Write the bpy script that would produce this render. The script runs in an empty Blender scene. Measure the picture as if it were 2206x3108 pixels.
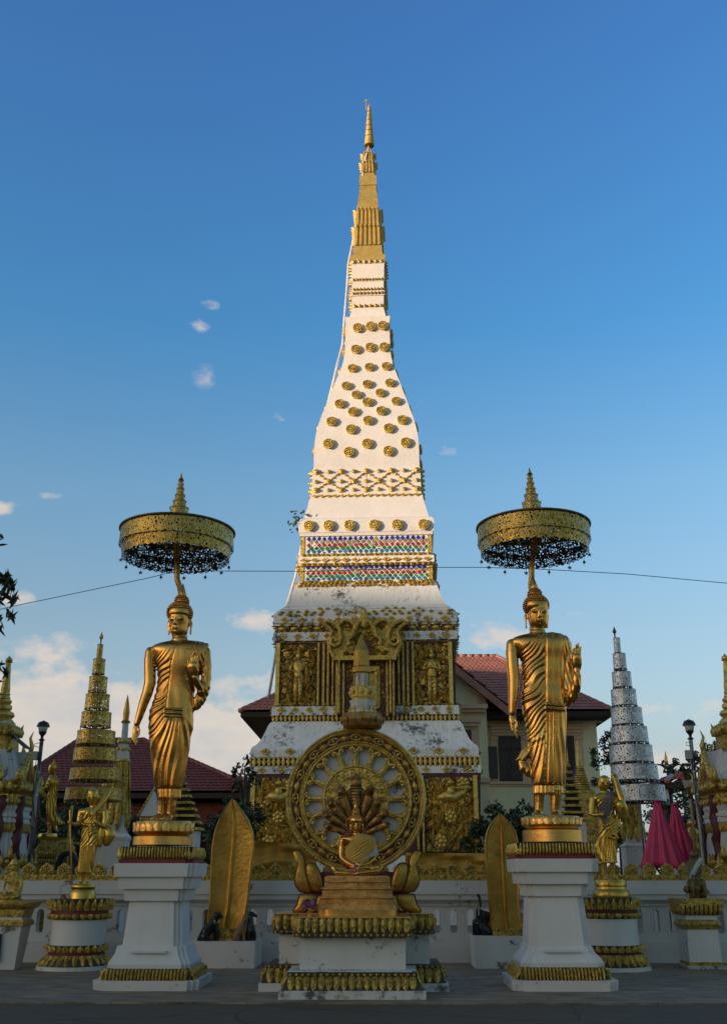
import bpy, bmesh, math, random
import numpy as np
from mathutils import Vector, Matrix, noise as mnoise
random.seed(7); RNG = np.random.default_rng(7)
R = math.radians; PI = math.pi
sc = bpy.context.scene
COL = sc.collection
# ------------------------------------------------------------------ camera
CAMP = np.array([0.4, 0.0, 1.6]); FPX = 3050.0; PITCH = R(19.8); YAW = R(0.83)
cam = bpy.data.cameras.new('camera'); camo = bpy.data.objects.new('camera', cam); COL.objects.link(camo)
camo.location = CAMP; camo.rotation_euler = (R(90) + PITCH, 0, YAW)
cam.sensor_fit = 'VERTICAL'; cam.sensor_height = 36.0; cam.lens = 36.0 * FPX / 3108.0
cam.clip_start = 0.1; cam.clip_end = 6000
sc.camera = camo
_M = np.array(camo.rotation_euler.to_matrix())
_RT, _UP, _FW = _M[:, 0], _M[:, 1], -_M[:, 2]
def W(px, py, Y):
    """real point at depth Y seen at photo pixel (px,py)"""
    d = _FW + _RT * (px - 1103) / FPX - _UP * (py - 1554) / FPX
    t = (Y - CAMP[1]) / d[1]
    return CAMP + d * t
def mpp(px, py, Y):
    p = W(px, py, Y) - CAMP
    return float(p @ _FW) / FPX
def proj(V):
    q = V - CAMP; z = q @ _FW
    return np.stack([1103 + FPX * (q @ _RT) / z, 1554 - FPX * (q @ _UP) / z], 1)
class Fr:
    """a crop of the photo at a fixed depth: p(x,y,d) -> metres, d = towards the camera in crop pixels"""
    def __init__(s, ox, oy, sc_, Y): s.ox, s.oy, s.s, s.Y = ox, oy, sc_, Y
    def m(s, x, y): return mpp(s.ox + x * s.s, s.oy + y * s.s, s.Y) * s.s
    def p(s, x, y, d=0.0):
        w = W(s.ox + x * s.s, s.oy + y * s.s, s.Y)
        return np.array([w[0], w[1] - d * s.m(x, y), w[2]])
    def inv(s, V):
        q = V.copy(); q[:, 1] = s.Y
        a = proj(q); return (a[:, 0] - s.ox) / s.s, (a[:, 1] - s.oy) / s.s
# ------------------------------------------------------------------ objects
OFF = {}
def tag(o, label, cat, group=None, kind=None):
    if label: o['label'] = label
    if cat: o['category'] = cat
    if group: o['group'] = group
    if kind: o['kind'] = kind
    return o
def thing(name, label, cat, loc=(0, 0, 0), group=None, rz=0.0, local=False):
    o = bpy.data.objects.new(name, None); COL.objects.link(o)
    o.location = loc; o.rotation_euler = (0, 0, rz); o.empty_display_size = 0.2
    OFF[o] = np.zeros(3) if local else np.array(loc, float)
    return tag(o, label, cat, group)
def copy_tree(o, parent=None, dx=None, label=None):
    c = o.copy(); COL.objects.link(c); c.parent = parent
    if dx is not None: c.location = Vector(o.location) + Vector(dx)
    if label: c['label'] = label
    OFF[c] = OFF.get(o, np.zeros(3))
    for ch in list(o.children): copy_tree(ch, c)
    return c
class MB:
    def __init__(s): s.v = []; s.f = []; s.m = []; s.n = 0
    def add(s, v, f, mi=0):
        v = np.asarray(v, float).reshape(-1, 3); b = s.n
        s.v.append(v); s.f += [tuple(i + b for i in q) for q in f]; s.m += [mi] * len(f); s.n += len(v)
        return s
    def join(s, o, T=None, mi=None):
        v = np.concatenate(o.v) if o.v else np.zeros((0, 3))
        if T is not None: v = T(v)
        b = s.n; s.v.append(v); s.f += [tuple(i + b for i in q) for q in o.f]
        s.m += o.m if mi is None else [mi] * len(o.f); s.n += len(v); return s
    def box(s, c, d, rz=0, mi=0, taper=1.0):
        x, y, z = d[0] / 2, d[1] / 2, d[2] / 2
        v = np.array([[-x, -y, -z], [x, -y, -z], [x, y, -z], [-x, y, -z], [-x * taper, -y * taper, z], [x * taper, -y * taper, z], [x * taper, y * taper, z], [-x * taper, y * taper, z]])
        if rz: cs, sn = math.cos(rz), math.sin(rz); v = v @ np.array([[cs, sn, 0], [-sn, cs, 0], [0, 0, 1]])
        return s.add(v + np.array(c), [(3, 2, 1, 0), (4, 5, 6, 7), (0, 1, 5, 4), (1, 2, 6, 5), (2, 3, 7, 6), (3, 0, 4, 7)], mi)
    def loft(s, rings, cap=True, mi=0, close=True):
        n = len(rings[0]); v = np.concatenate([np.asarray(r, float) for r in rings]); f = []
        for k in range(len(rings) - 1):
            for i in range(n if close else n - 1):
                j = (i + 1) % n; f.append((k * n + i, k * n + j, (k + 1) * n + j, (k + 1) * n + i))
        if cap: f.append(tuple(reversed(range(n)))); f.append(tuple((len(rings) - 1) * n + i for i in range(n)))
        return s.add(v, f, mi)
    def lathe(s, prof, c=(0, 0, 0), n=20, mi=0, fn=None, sx=1, sy=1, tilt=None):
        rings = []
        a = np.arange(n) / n * 2 * PI
        for (r, z) in prof:
            rr = np.full(n, max(r, 1e-4))
            if fn is not None: rr = fn(rr, a, z)
            p = np.stack([rr * np.cos(a) * sx, rr * np.sin(a) * sy, np.full(n, z)], 1)
            if tilt is not None: p[:, 0] += tilt[0] * z; p[:, 1] += tilt[1] * z
            rings.append(p + np.array(c))
        return s.loft(rings, mi=mi)
    def tube(s, pts, rad, n=8, mi=0, flat=1.0, up=None, round_cap=False):
        pts = [np.array(p, float) for p in pts]
        if not hasattr(rad, '__len__'): rad = [rad] * len(pts)
        rad = list(rad)
        if round_cap:
            d0 = pts[0] - pts[1]; d0 /= np.linalg.norm(d0) + 1e-9; d1 = pts[-1] - pts[-2]; d1 /= np.linalg.norm(d1) + 1e-9
            r0, r1 = rad[0], rad[-1]
            pts = [pts[0] + d0 * r0 * .95, pts[0] + d0 * r0 * .6] + pts + [pts[-1] + d1 * r1 * .6, pts[-1] + d1 * r1 * .95]
            rad = [r0 * .25, r0 * .8] + rad + [r1 * .8, r1 * .25]
        rings = []; ref = np.array(up if up is not None else (0.0, -1.0, 0.01))
        for i, p in enumerate(pts):
            t = pts[min(i + 1, len(pts) - 1)] - pts[max(i - 1, 0)]; t /= np.linalg.norm(t) + 1e-12
            q = ref - t * (ref @ t)
            if np.linalg.norm(q) < 1e-3: q = np.array([0.3, 0.2, 1.0]); q = q - t * (q @ t)
            b = q / np.linalg.norm(q); a = np.cross(b, t)
            ang = np.arange(n) / n * 2 * PI
            rings.append(p + rad[i] * (np.outer(np.cos(ang), a) + flat * np.outer(np.sin(ang), b)))
        return s.loft(rings, mi=mi)
    def ball(s, c, r, n=8, m=5, mi=0):
        r = np.array(r if hasattr(r, '__len__') else (r, r, r), float)
        rings = []
        for k in range(m + 1):
            t = PI * (k + (0.08 if k == 0 else -0.08 if k == m else 0)) / m
            a = np.arange(n) / n * 2 * PI
            rings.append(np.stack([np.sin(t) * np.cos(a), np.sin(t) * np.sin(a), np.full(n, -math.cos(t))], 1) * r + np.array(c))
        return s.loft(rings, mi=mi)
    def prism(s, poly, y0, y1, mi=0):
        """outline in the XZ plane given depth from y0 (front) to y1"""
        n = len(poly); P = np.array(poly, float)
        v = np.concatenate([np.stack([P[:, 0], np.full(n, y0), P[:, 1]], 1), np.stack([P[:, 0], np.full(n, y1), P[:, 1]], 1)])
        f = [tuple(range(n)), tuple(reversed(range(n, 2 * n)))] + [(i, i + n, (i + 1) % n + n, (i + 1) % n) for i in range(n)]
        return s.add(v, f, mi)
    def build(s, name, mat, parent=None, smooth=False, fix=True, angle=None):
        me = bpy.data.meshes.new(name)
        v = np.concatenate(s.v) if s.v else np.zeros((0, 3))
        off = OFF.get(parent, np.zeros(3)) if parent is not None else np.zeros(3)
        v = v - off
        me.from_pydata(v.tolist(), [], s.f)
        mats = mat if isinstance(mat, (list, tuple)) else [mat]
        for m in mats: me.materials.append(m)
        if len(mats) > 1: me.polygons.foreach_set('material_index', s.m)
        if fix:
            bm = bmesh.new(); bm.from_mesh(me); bmesh.ops.recalc_face_normals(bm, faces=bm.faces); bm.to_mesh(me); bm.free()
        if smooth or angle:
            me.polygons.foreach_set('use_smooth', [True] * len(me.polygons))
            if angle: me.set_sharp_from_angle(angle=R(angle))
        me.update()
        o = bpy.data.objects.new(name, me); COL.objects.link(o)
        if parent is not None: o.parent = parent; OFF[o] = off
        else: OFF[o] = np.zeros(3)
        return o
def rooted(name, mb, mat, label, cat, loc, group=None, **k):
    """single-mesh thing with its origin at loc"""
    o = mb.build(name, mat, None, **k)
    L = Vector([float(a) for a in loc]); o.data.transform(Matrix.Translation(-L)); o.location = L
    OFF[o] = np.array(loc, float)
    return tag(o, label, cat, group)
def remeshed(name, mb, mat, parent, voxel, it=2, post=None):
    me = bpy.data.meshes.new('t'); me.from_pydata(np.concatenate(mb.v).tolist(), [], mb.f)
    bm = bmesh.new(); bm.from_mesh(me); bmesh.ops.recalc_face_normals(bm, faces=bm.faces); bm.to_mesh(me); bm.free()
    o = bpy.data.objects.new('t', me); COL.objects.link(o)
    m = o.modifiers.new('r', 'REMESH'); m.mode = 'VOXEL'; m.voxel_size = voxel
    if it: q = o.modifiers.new('s', 'SMOOTH'); q.factor = .5; q.iterations = it
    bpy.context.view_layer.update()
    dg = bpy.context.evaluated_depsgraph_get()
    nm = bpy.data.meshes.new_from_object(o.evaluated_get(dg)); nm.name = name
    bpy.data.objects.remove(o); bpy.data.meshes.remove(me)
    n = len(nm.vertices); V = np.empty(n * 3); nm.vertices.foreach_get('co', V); V = V.reshape(-1, 3)
    if post is not None:
        N = np.empty(n * 3); nm.vertices.foreach_get('normal', N); V = post(V, N.reshape(-1, 3))
    off = OFF.get(parent, np.zeros(3)); V = V - off
    nm.vertices.foreach_set('co', V.ravel()); nm.materials.clear(); nm.materials.append(mat)
    nm.polygons.foreach_set('use_smooth', [True] * len(nm.polygons)); nm.update()
    r = bpy.data.objects.new(name, nm); COL.objects.link(r); r.parent = parent; OFF[r] = off
    return r
def sq(hx, hy, z, c=(0, 0), red=0.0, steps=1):
    """square outline with stepped-in corners, counter-clockwise"""
    if red <= 0: P = [(-hx, -hy), (hx, -hy), (hx, hy), (-hx, hy)]
    else:
        q = []
        for k in range(steps): q += [(hx - red * k, hy - red * (steps - k)), (hx - red * (k + 1), hy - red * (steps - k))]
        q.append((hx - red * steps, hy)); q = [(hx, hy - red * steps)] + q[1:] if False else q
        # corner staircase from (hx, hy-red*steps) to (hx-red*steps, hy)
        q = []
        for k in range(steps):
            q.append((hx - red * k, hy - red * (steps - k))); q.append((hx - red * (k + 1), hy - red * (steps - k)))
        q.append((hx - red * steps, hy))
        P = list(q)
        P += [(-x, y) for x, y in reversed(q)]; P += [(-x, -y) for x, y in q]; P += [(x, -y) for x, y in reversed(q)]
    return np.array([(x + c[0], y + c[1], z) for x, y in P])
def tri(x): return 2 * np.abs(2 * (x - np.floor(x + .5))) - 1
def sstep(a, b, x): t = np.clip((x - a) / (b - a), 0, 1); return t * t * (3 - 2 * t)
# ------------------------------------------------------------------ materials
MATS = {}
def nt(name):
    m = bpy.data.materials.new(name); m.use_nodes = True; t = m.node_tree; b = t.nodes['Principled BSDF']
    MATS[name] = m; return m, t, b
def N(t, ty, **k):
    n = t.nodes.new(ty)
    for a, v in k.items():
        if a.startswith('_'): setattr(n, a[1:], v)
        else: n.inputs[a.replace('_', ' ')].default_value = v
    return n
def ramp(t, src, stops):
    r = t.nodes.new('ShaderNodeValToRGB'); e = r.color_ramp.elements
    while len(e) < len(stops): e.new(0.5)
    for i, (p, c) in enumerate(stops): e[i].position = p; e[i].color = (*c, 1) if len(c) == 3 else c
    t.links.new(src, r.inputs[0]); return r.outputs[0]
def coord(t, scale=(1, 1, 1), obj=False):
    g = t.nodes.new('ShaderNodeTexCoord') if obj else t.nodes.new('ShaderNodeNewGeometry')
    mp = t.nodes.new('ShaderNodeMapping'); mp.inputs['Scale'].default_value = scale
    t.links.new(g.outputs['Object' if obj else 'Position'], mp.inputs[0]); return mp.outputs[0]
def noise(t, vec, scale, detail=4, rough=.55):
    n = N(t, 'ShaderNodeTexNoise'); n.inputs['Scale'].default_value = scale; n.inputs['Detail'].default_value = detail; n.inputs['Roughness'].default_value = rough
    t.links.new(vec, n.inputs['Vector']); return n.outputs['Fac']
def mix(t, fac, a, b, mode='MIX'):
    n = t.nodes.new('ShaderNodeMix'); n.data_type = 'RGBA'; n.blend_type = mode
    for sock, val in ((0, fac), (6, a), (7, b)):
        if hasattr(val, 'is_linked') or isinstance(val, bpy.types.NodeSocket): t.links.new(val, n.inputs[sock])
        else: n.inputs[sock].default_value = (*val, 1) if isinstance(val, tuple) else val
    return n.outputs[2]
def math_(t, op, a, b=None, clamp=False):
    n = t.nodes.new('ShaderNodeMath'); n.operation = op; n.use_clamp = clamp
    for i, v in enumerate((a, b)):
        if v is None: continue
        if isinstance(v, bpy.types.NodeSocket): t.links.new(v, n.inputs[i])
        else: n.inputs[i].default_value = v
    return n.outputs[0]
def bump(t, b, h, strength=.3, dist=.01):
    n = t.nodes.new('ShaderNodeBump'); n.inputs['Strength'].default_value = strength; n.inputs['Distance'].default_value = dist
    t.links.new(h, n.inputs['Height']); t.links.new(n.outputs[0], b.inputs['Normal'])
def gold(name, c1, c2, rough=.3, metal=1.0, sc_=3.0, bs=.15, bd=.01, bscale=30, dirt=0.0, dirtc=(.03, .022, .012), rr=.12):
    m, t, b = nt(name); v = coord(t)
    n1 = noise(t, v, sc_, 5)
    col = ramp(t, n1, [(.3, c1), (.7, c2)])
    if dirt > 0:
        n2 = noise(t, v, sc_ * 2.3, 8, .7)
        f = ramp(t, n2, [(max(.0, .62 - dirt * .3), (0, 0, 0)), (.75 - dirt * .2, (1, 1, 1))])
        g = math_(t, 'MULTIPLY', f, min(1, .5 + dirt)); col = mix(t, g, col, dirtc)
        mt = math_(t, 'SUBTRACT', metal, math_(t, 'MULTIPLY', g, metal * .9)); t.links.new(mt, b.inputs['Metallic'])
    else: b.inputs['Metallic'].default_value = metal
    t.links.new(col, b.inputs['Base Color'])
    n3 = noise(t, v, sc_ * 4, 4); rg = N(t, 'ShaderNodeMapRange', To_Min=rough - rr * .6, To_Max=rough + rr)
    t.links.new(n3, rg.inputs[0]); t.links.new(rg.outputs[0], b.inputs['Roughness'])
    bump(t, b, noise(t, v, bscale, 5), bs, bd); return m
gold('gold_statue', (.50, .22, .05), (.76, .41, .11), .24, 1, 2.0, .10, .01, 10)
gold('gold_lotus', (.58, .29, .08), (.78, .45, .13), .3, 1, 5, .3, .01, 30)
gold('gold_relief', (.50, .33, .07), (.82, .58, .16), .38, .78, 9, .9, .03, 22, dirt=.30, dirtc=(.05, .028, .012))
gold('gold_spire', (.50, .33, .09), (.66, .46, .14), .5, .6, 4, .8, .03, 22)
gold('gold_old', (.48, .31, .06), (.76, .52, .12), .38, .8, 8, .9, .03, 26, dirt=.5)
gold('gold_slab', (.40, .21, .04), (.60, .35, .07), .40, .85, 3, .7, .015, 14, dirt=.12)
gold('gold_throne', (.50, .25, .07), (.76, .43, .14), .33, .95, 10, .9, .02, 70)
gold('gold_monk', (.48, .28, .05), (.70, .45, .10), .28, .95, 4, .15, .01, 20)
gold('naga_bronze', (.14, .065, .022), (.46, .25, .08), .35, .9, 9, .6, .01, 60)
gold('dark_bronze', (.08, .06, .03), (.22, .17, .07), .4, .8, 9, .5, .01, 50)
def stucco(name, c, mould=0.0, streak=0.0, bs=.5, bscale=25, rough=.8, mc=(.025, .025, .03), tint=(.55, .5, .42), ms=.9):
    m, t, b = nt(name); v = coord(t)
    col = ramp(t, noise(t, v, 1.3, 6), [(.25, tuple(x * .86 for x in c)), (.75, c)])
    if streak > 0:
        vs = coord(t, (9, 9, .8)); s = ramp(t, noise(t, vs, 1.0, 6, .65), [(.5, (0, 0, 0)), (.78, (1, 1, 1))])
        col = mix(t, math_(t, 'MULTIPLY', s, streak), col, tint)
    if mould > 0:
        big = noise(t, v, ms, 3); fine = noise(t, v, 7.0, 10, .75)
        k = math_(t, 'ADD', math_(t, 'MULTIPLY', big, .6), math_(t, 'MULTIPLY', fine, .6))
        f = ramp(t, k, [(.70 - mould * .12, (0, 0, 0)), (.76 - mould * .10, (1, 1, 1))])
        col = mix(t, math_(t, 'MULTIPLY', f, .9), col, mc)
    t.links.new(col, b.inputs['Base Color']); b.inputs['Roughness'].default_value = rough
    bump(t, b, noise(t, v, bscale, 5), bs, .012); return m
stucco('stucco_high', (.80, .735, .68), 0, .15, .9, 9)
stucco('stucco_mid', (.88, .84, .81), .36, .55, .5, 12, tint=(.36, .35, .34))
stucco('stucco_dirty', (.88, .85, .83), .55, .6, .5, 12, tint=(.32, .31, .31))
stucco('white_paint', (.70, .67, .64), 0, .35, .12, 18, .55)
stucco('white_pedestal', (.66, .63, .60), .12, .6, .2, 18, .6, mc=(.05, .045, .035), ms=2.0)
stucco('white_grimy', (.62, .61, .59), .6, .8, .3, 18, .7, mc=(.03, .03, .03), tint=(.30, .2, .1), ms=2.5)
stucco('wall_white', (.60, .59, .575), .06, .35, .2, 14, .7, ms=2.2)
stucco('cream_wall', (.90, .77, .50), 0, .15, .15, 10, .85)
stucco('peach_trim', (.78, .52, .34), 0, .1, .1, 10, .8)
stucco('pole_grime', (.30, .29, .27), .6, .5, .2, 20, .6)
def plain(name, c, rough=.5, metal=0.0, var=.25, scale=6, bs=0.0, **kw):
    m, t, b = nt(name); v = coord(t)
    t.links.new(ramp(t, noise(t, v, scale, 5), [(.3, tuple(x * (1 - var) for x in c)), (.7, c)]), b.inputs['Base Color'])
    b.inputs['Roughness'].default_value = rough; b.inputs['Metallic'].default_value = metal
    if bs: bump(t, b, noise(t, v, scale * 5, 4), bs, .01)
    for k, x in kw.items(): b.inputs[k].default_value = x
    return m
plain('gap_shade', (.07, .045, .018), .7, bs=.4)  # dark backing painted in as the shade between gold petals
plain('red_paint', (.30, .02, .03), .45); plain('maroon', (.10, .012, .012), .5); plain('deep_red', (.22, .02, .025), .5)
plain('black_gloss', (.012, .012, .013), .12, var=.5); plain('brown_fur', (.20, .10, .04), .4); plain('ivory', (.6, .56, .5), .3)
plain('lamp_black', (.015, .015, .018), .35); plain('lamp_glass', (.62, .60, .55), .25)
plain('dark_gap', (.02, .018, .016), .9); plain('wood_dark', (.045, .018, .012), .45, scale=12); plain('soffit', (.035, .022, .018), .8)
plain('gold_cloth', (.50, .27, .03), .6, scale=3, bs=.3); plain('robe_cloth', (.56, .33, .055), .5, .2, scale=8, bs=.3); plain('grey_cloth', (.20, .17, .15), .95, scale=30, bs=.8)
plain('white_cloth', (.50, .50, .52), .8); plain('pink_cloth', (.62, .035, .12), .55, scale=3, bs=.2); plain('pink_flower', (.55, .12, .33), .7)
plain('white_cord', (.7, .66, .66), .7); plain('blue_wire', (.05, .13, .28), .6); plain('bamboo', (.33, .25, .1), .6); plain('panel_blue', (.18, .23, .30), .2, .3)
plain('sign_blue', (.02, .10, .35), .5); plain('purple_cloth', (.07, .02, .2), .8); plain('plaque', (.02, .02, .02), .3); plain('plaque_text', (.35, .3, .2), .4)
plain('silver_solid', (.35, .35, .37), .35, .9); plain('beige_box', (.35, .33, .27), .5)
for nm, c in (('tile_blue', (.02, .03, .45)), ('tile_gold', (.45, .33, .16)), ('tile_red', (.50, .02, .03)), ('tile_green', (.01, .26, .06)), ('tile_cyan', (.01, .22, .50))):
    plain(nm, c, .12, 0, .6, 4)
def roof(name, c):
    m, t, b = nt(name); v = coord(t)
    c1 = ramp(t, noise(t, v, 3, 6, .7), [(.3, tuple(x * .6 for x in c)), (.7, c)])
    t.links.new(c1, b.inputs['Base Color']); b.inputs['Roughness'].default_value = .5
    bump(t, b, noise(t, v, 30, 4), .2, .01)
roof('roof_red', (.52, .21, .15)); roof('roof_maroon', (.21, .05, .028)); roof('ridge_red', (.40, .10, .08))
def filigree(name, c, metal, rough, scale, thr=.42, c2=None):
    m, t, b = nt(name)
    g = t.nodes.new('ShaderNodeTexCoord'); mp = t.nodes.new('ShaderNodeMapping'); mp.inputs['Scale'].default_value = (1, 1, 1); t.links.new(g.outputs['UV'], mp.inputs[0])
    vo = N(t, 'ShaderNodeTexVoronoi', _feature='DISTANCE_TO_EDGE'); vo.inputs['Scale'].default_value = scale; t.links.new(mp.outputs[0], vo.inputs['Vector'])
    n = noise(t, mp.outputs[0], scale * .6, 3)
    sx = t.nodes.new('ShaderNodeSeparateXYZ'); t.links.new(mp.outputs[0], sx.inputs[0])
    # periodic upright ribs and solid borders
    fr = math_(t, 'FRACT', math_(t, 'MULTIPLY', sx.outputs[0], 2.0)); rib = math_(t, 'LESS_THAN', fr, .16)
    v = math_(t, 'FRACT', sx.outputs[1]); bd = math_(t, 'MAXIMUM', math_(t, 'GREATER_THAN', v, .93), math_(t, 'LESS_THAN', v, .06))
    h = math_(t, 'LESS_THAN', vo.outputs['Distance'], math_(t, 'MULTIPLY', n, thr))
    solid = math_(t, 'MAXIMUM', math_(t, 'MAXIMUM', h, rib), bd)
    b.inputs['Base Color'].default_value = (*c, 1); b.inputs['Metallic'].default_value = metal; b.inputs['Roughness'].default_value = rough
    t.links.new(ramp(t, noise(t, mp.outputs[0], 3, 4), [(.3, tuple(x * .6 for x in c)), (.7, c)]), b.inputs['Base Color'])
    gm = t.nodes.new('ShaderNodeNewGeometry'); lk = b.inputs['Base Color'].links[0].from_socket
    t.links.new(mix(t, gm.outputs['Backfacing'], lk, tuple(x * .16 for x in c)), b.inputs['Base Color'])  # back faces coloured darker, standing in for shade inside the parasols
    t.links.new(solid, b.inputs['Alpha']); bump(t, b, vo.outputs['Distance'], .5, .02); return m
filigree('gold_filigree', (.60, .38, .09), .85, .38, 8, .36)
filigree('gold_filigree_dense', (.62, .39, .09), .85, .38, 6, .38)
filigree('silver_filigree', (.66, .66, .68), .7, .42, 8, .46)
def leafmat(name, c):
    m, t, b = nt(name); v = coord(t)
    t.links.new(ramp(t, noise(t, v, 3.0, 3), [(.35, tuple(x * .45 for x in c)), (.7, c)]), b.inputs['Base Color'])
    b.inputs['Roughness'].default_value = .5
leafmat('leaf_dark', (.045, .075, .022)); leafmat('leaf_tree', (.05, .07, .025)); plain('bark', (.10, .07, .05), .9, bs=.5)
m, t, b = nt('carved_foliage'); v = coord(t)
n1 = N(t, 'ShaderNodeTexNoise', Scale=3.2, Detail=2); t.links.new(v, n1.inputs['Vector']); v2 = mix(t, .28, v, n1.outputs['Color'], 'ADD')
mp = t.nodes.new('ShaderNodeMapping'); mp.inputs['Scale'].default_value = (1.0, .4, .8); t.links.new(v2, mp.inputs[0])
vo = N(t, 'ShaderNodeTexVoronoi', _feature='DISTANCE_TO_EDGE'); vo.inputs['Scale'].default_value = 5.6; t.links.new(mp.outputs[0], vo.inputs['Vector'])
vc = N(t, 'ShaderNodeTexVoronoi'); vc.inputs['Scale'].default_value = 5.6; t.links.new(mp.outputs[0], vc.inputs['Vector'])
msk = ramp(t, vo.outputs['Distance'], [(.045, (0, 0, 0)), (.085, (1, 1, 1))])
hgt = math_(t, 'ADD', ramp(t, vo.outputs['Distance'], [(.03, (0, 0, 0)), (.10, (.7, .7, .7)), (.3, (1, 1, 1))]), math_(t, 'MULTIPLY', math_(t, 'SINE', math_(t, 'MULTIPLY', vc.outputs['Distance'], 34.0)), .16))
gc = ramp(t, vc.outputs['Color'], [(.2, (.42, .28, .06)), (.8, (.80, .58, .17))])
t.links.new(mix(t, msk, (.05, .012, .010), gc), b.inputs['Base Color']); t.links.new(math_(t, 'MULTIPLY', msk, .6), b.inputs['Metallic']); b.inputs['Roughness'].default_value = .42
bump(t, b, hgt, 1.0, .10)
# plaza: old polished stone slabs, dark and uneven
m, t, b = nt('plaza_stone'); v = coord(t)
br = N(t, 'ShaderNodeTexBrick'); br.inputs['Scale'].default_value = 1.0; br.inputs['Mortar Size'].default_value = .006; br.inputs['Brick Width'].default_value = .9; br.inputs['Row Height'].default_value = .45
br.inputs['Color1'].default_value = (.20, .15, .095, 1); br.inputs['Color2'].default_value = (.25, .185, .12, 1); br.inputs['Mortar'].default_value = (.07, .065, .06, 1)
t.links.new(v, br.inputs['Vector']); vs = coord(t, (.7, 3.5, 1)); st = ramp(t, noise(t, vs, 2.2, 8, .7), [(.38, (.35, .35, .35)), (.6, (1.3, 1.27, 1.2))])
t.links.new(mix(t, 1.0, br.outputs['Color'], st, 'MULTIPLY'), b.inputs['Base Color'])
t.links.new(ramp(t, noise(t, v, 3, 6), [(.3, (.42, .42, .42)), (.7, (.75, .75, .75))]), b.inputs['Roughness']); bump(t, b, noise(t, v, 8, 8, .7), .25, .01)
m, t, b = nt('road_concrete'); v = coord(t)
vo = N(t, 'ShaderNodeTexVoronoi', _feature='DISTANCE_TO_EDGE'); vo.inputs['Scale'].default_value = .28
nn = N(t, 'ShaderNodeTexNoise', Scale=1.6, Detail=6); t.links.new(v, nn.inputs['Vector']); ad = mix(t, .25, v, nn.outputs['Color'], 'ADD'); t.links.new(ad, vo.inputs['Vector'])
ck = ramp(t, vo.outputs['Distance'], [(.0, (1, 1, 1)), (.006, (0, 0, 0))])
base = ramp(t, noise(t, coord(t, (1, 2.5, 1)), 2.5, 10, .75), [(.3, (.060, .042, .024)), (.7, (.12, .085, .050))])
t.links.new(mix(t, ck, base, (.02, .018, .016)), b.inputs['Base Color']); b.inputs['Roughness'].default_value = .8; bump(t, b, noise(t, v, 25, 8, .8), .8, .015)
plain('far_ground', (.07, .075, .05), .9, scale=.3)
M = MATS
# ------------------------------------------------------------------ light
SUN_EL, SUN_AZ = R(5.5), R(60)      # az measured from -Y towards -X
sd = Vector((-math.sin(SUN_AZ) * math.cos(SUN_EL), -math.cos(SUN_AZ) * math.cos(SUN_EL), math.sin(SUN_EL)))
sl = bpy.data.lights.new('sun', 'SUN'); sl.energy = 4.2; sl.angle = R(.6); sl.color = (1.0, .80, .62)
so = bpy.data.objects.new('sun', sl); COL.objects.link(so); so.rotation_euler = sd.to_track_quat('Z', 'Y').to_euler()
w = bpy.data.worlds.new('World'); sc.world = w; w.use_nodes = True; t = w.node_tree; bg = t.nodes['Background']
sky = t.nodes.new('ShaderNodeTexSky'); sky.sky_type = 'NISHITA'; sky.sun_disc = False
sky.sun_elevation = SUN_EL; sky.sun_rotation = PI + SUN_AZ if False else math.atan2(sd.x, sd.y); sky.altitude = 150; sky.air_density = 1.0; sky.dust_density = 1.3; sky.ozone_density = 2.5
tc = t.nodes.new('ShaderNodeTexCoord'); D = tc.outputs['Generated']
sp = t.nodes.new('ShaderNodeSeparateXYZ'); t.links.new(D, sp.inputs[0])
el = sp.outputs[2]; az = math_(t, 'ARCTAN2', sp.outputs[0], sp.outputs[1])
def nz(scale, detail, rough, vs=(1, 1, 1), loc=(0, 0, 0)):
    mp = t.nodes.new('ShaderNodeMapping'); mp.inputs['Scale'].default_value = vs; mp.inputs['Location'].default_value = loc; t.links.new(D, mp.inputs[0]); return noise(t, mp.outputs[0], scale, detail, rough)
def gau(v, c, wd):
    q = math_(t, 'DIVIDE', math_(t, 'SUBTRACT', v, c), wd); return math_(t, 'POWER', 2.718, math_(t, 'MULTIPLY', math_(t, 'MULTIPLY', q, q), -1.0))
def puff(a, e, wa, we, k): return math_(t, 'MULTIPLY', math_(t, 'MULTIPLY', gau(az, a, wa), gau(el, e, we)), k)
def pix(px, py):
    d = W(px, py, 100.0) - CAMP; d /= np.linalg.norm(d); return math.atan2(d[0], d[1]), float(d[2])
cl = None
for (px, py, wx, wy, k) in ((250, 2180, 330, 170, .42), (60, 2330, 300, 170, .36), (760, 2230, 330, 120, .35), (800, 2060, 150, 50, .22), (600, 2330, 300, 120, .33), (800, 1890, 110, 38, .33), (1500, 1940, 150, 40, .34),
                            (1760, 1865, 90, 22, .2), (855, 1270, 60, 28, .30), (607, 992, 46, 20, .30), (755, 870, 60, 24, .26), (645, 925, 46, 30, .14), (628, 1150, 44, 34, .10), (820, 935, 42, 18, .2), 
                            (1370, 1370, 50, 20, .2), (60, 1815, 110, 30, .25), (210, 1950, 60, 30, .24), (2050, 2310, 260, 60, .34), (0, 1540, 50, 20, .2), (160, 1505, 40, 14, .17), (1990, 2150, 300, 30, .12)):
    a, e = pix(px, py); q = puff(a, e, wx / 3050, wy / 3050, k); cl = q if cl is None else math_(t, 'ADD', cl, q)
dens = math_(t, 'ADD', cl, math_(t, 'MULTIPLY', math_(t, 'SUBTRACT', math_(t, 'ADD', math_(t, 'MULTIPLY', nz(9, 9, .6, (1, 1, 1.8)), .6), math_(t, 'MULTIPLY', nz(30, 8, .65, (1, 1, 1.6)), .4)), .5), 1.7))
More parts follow.
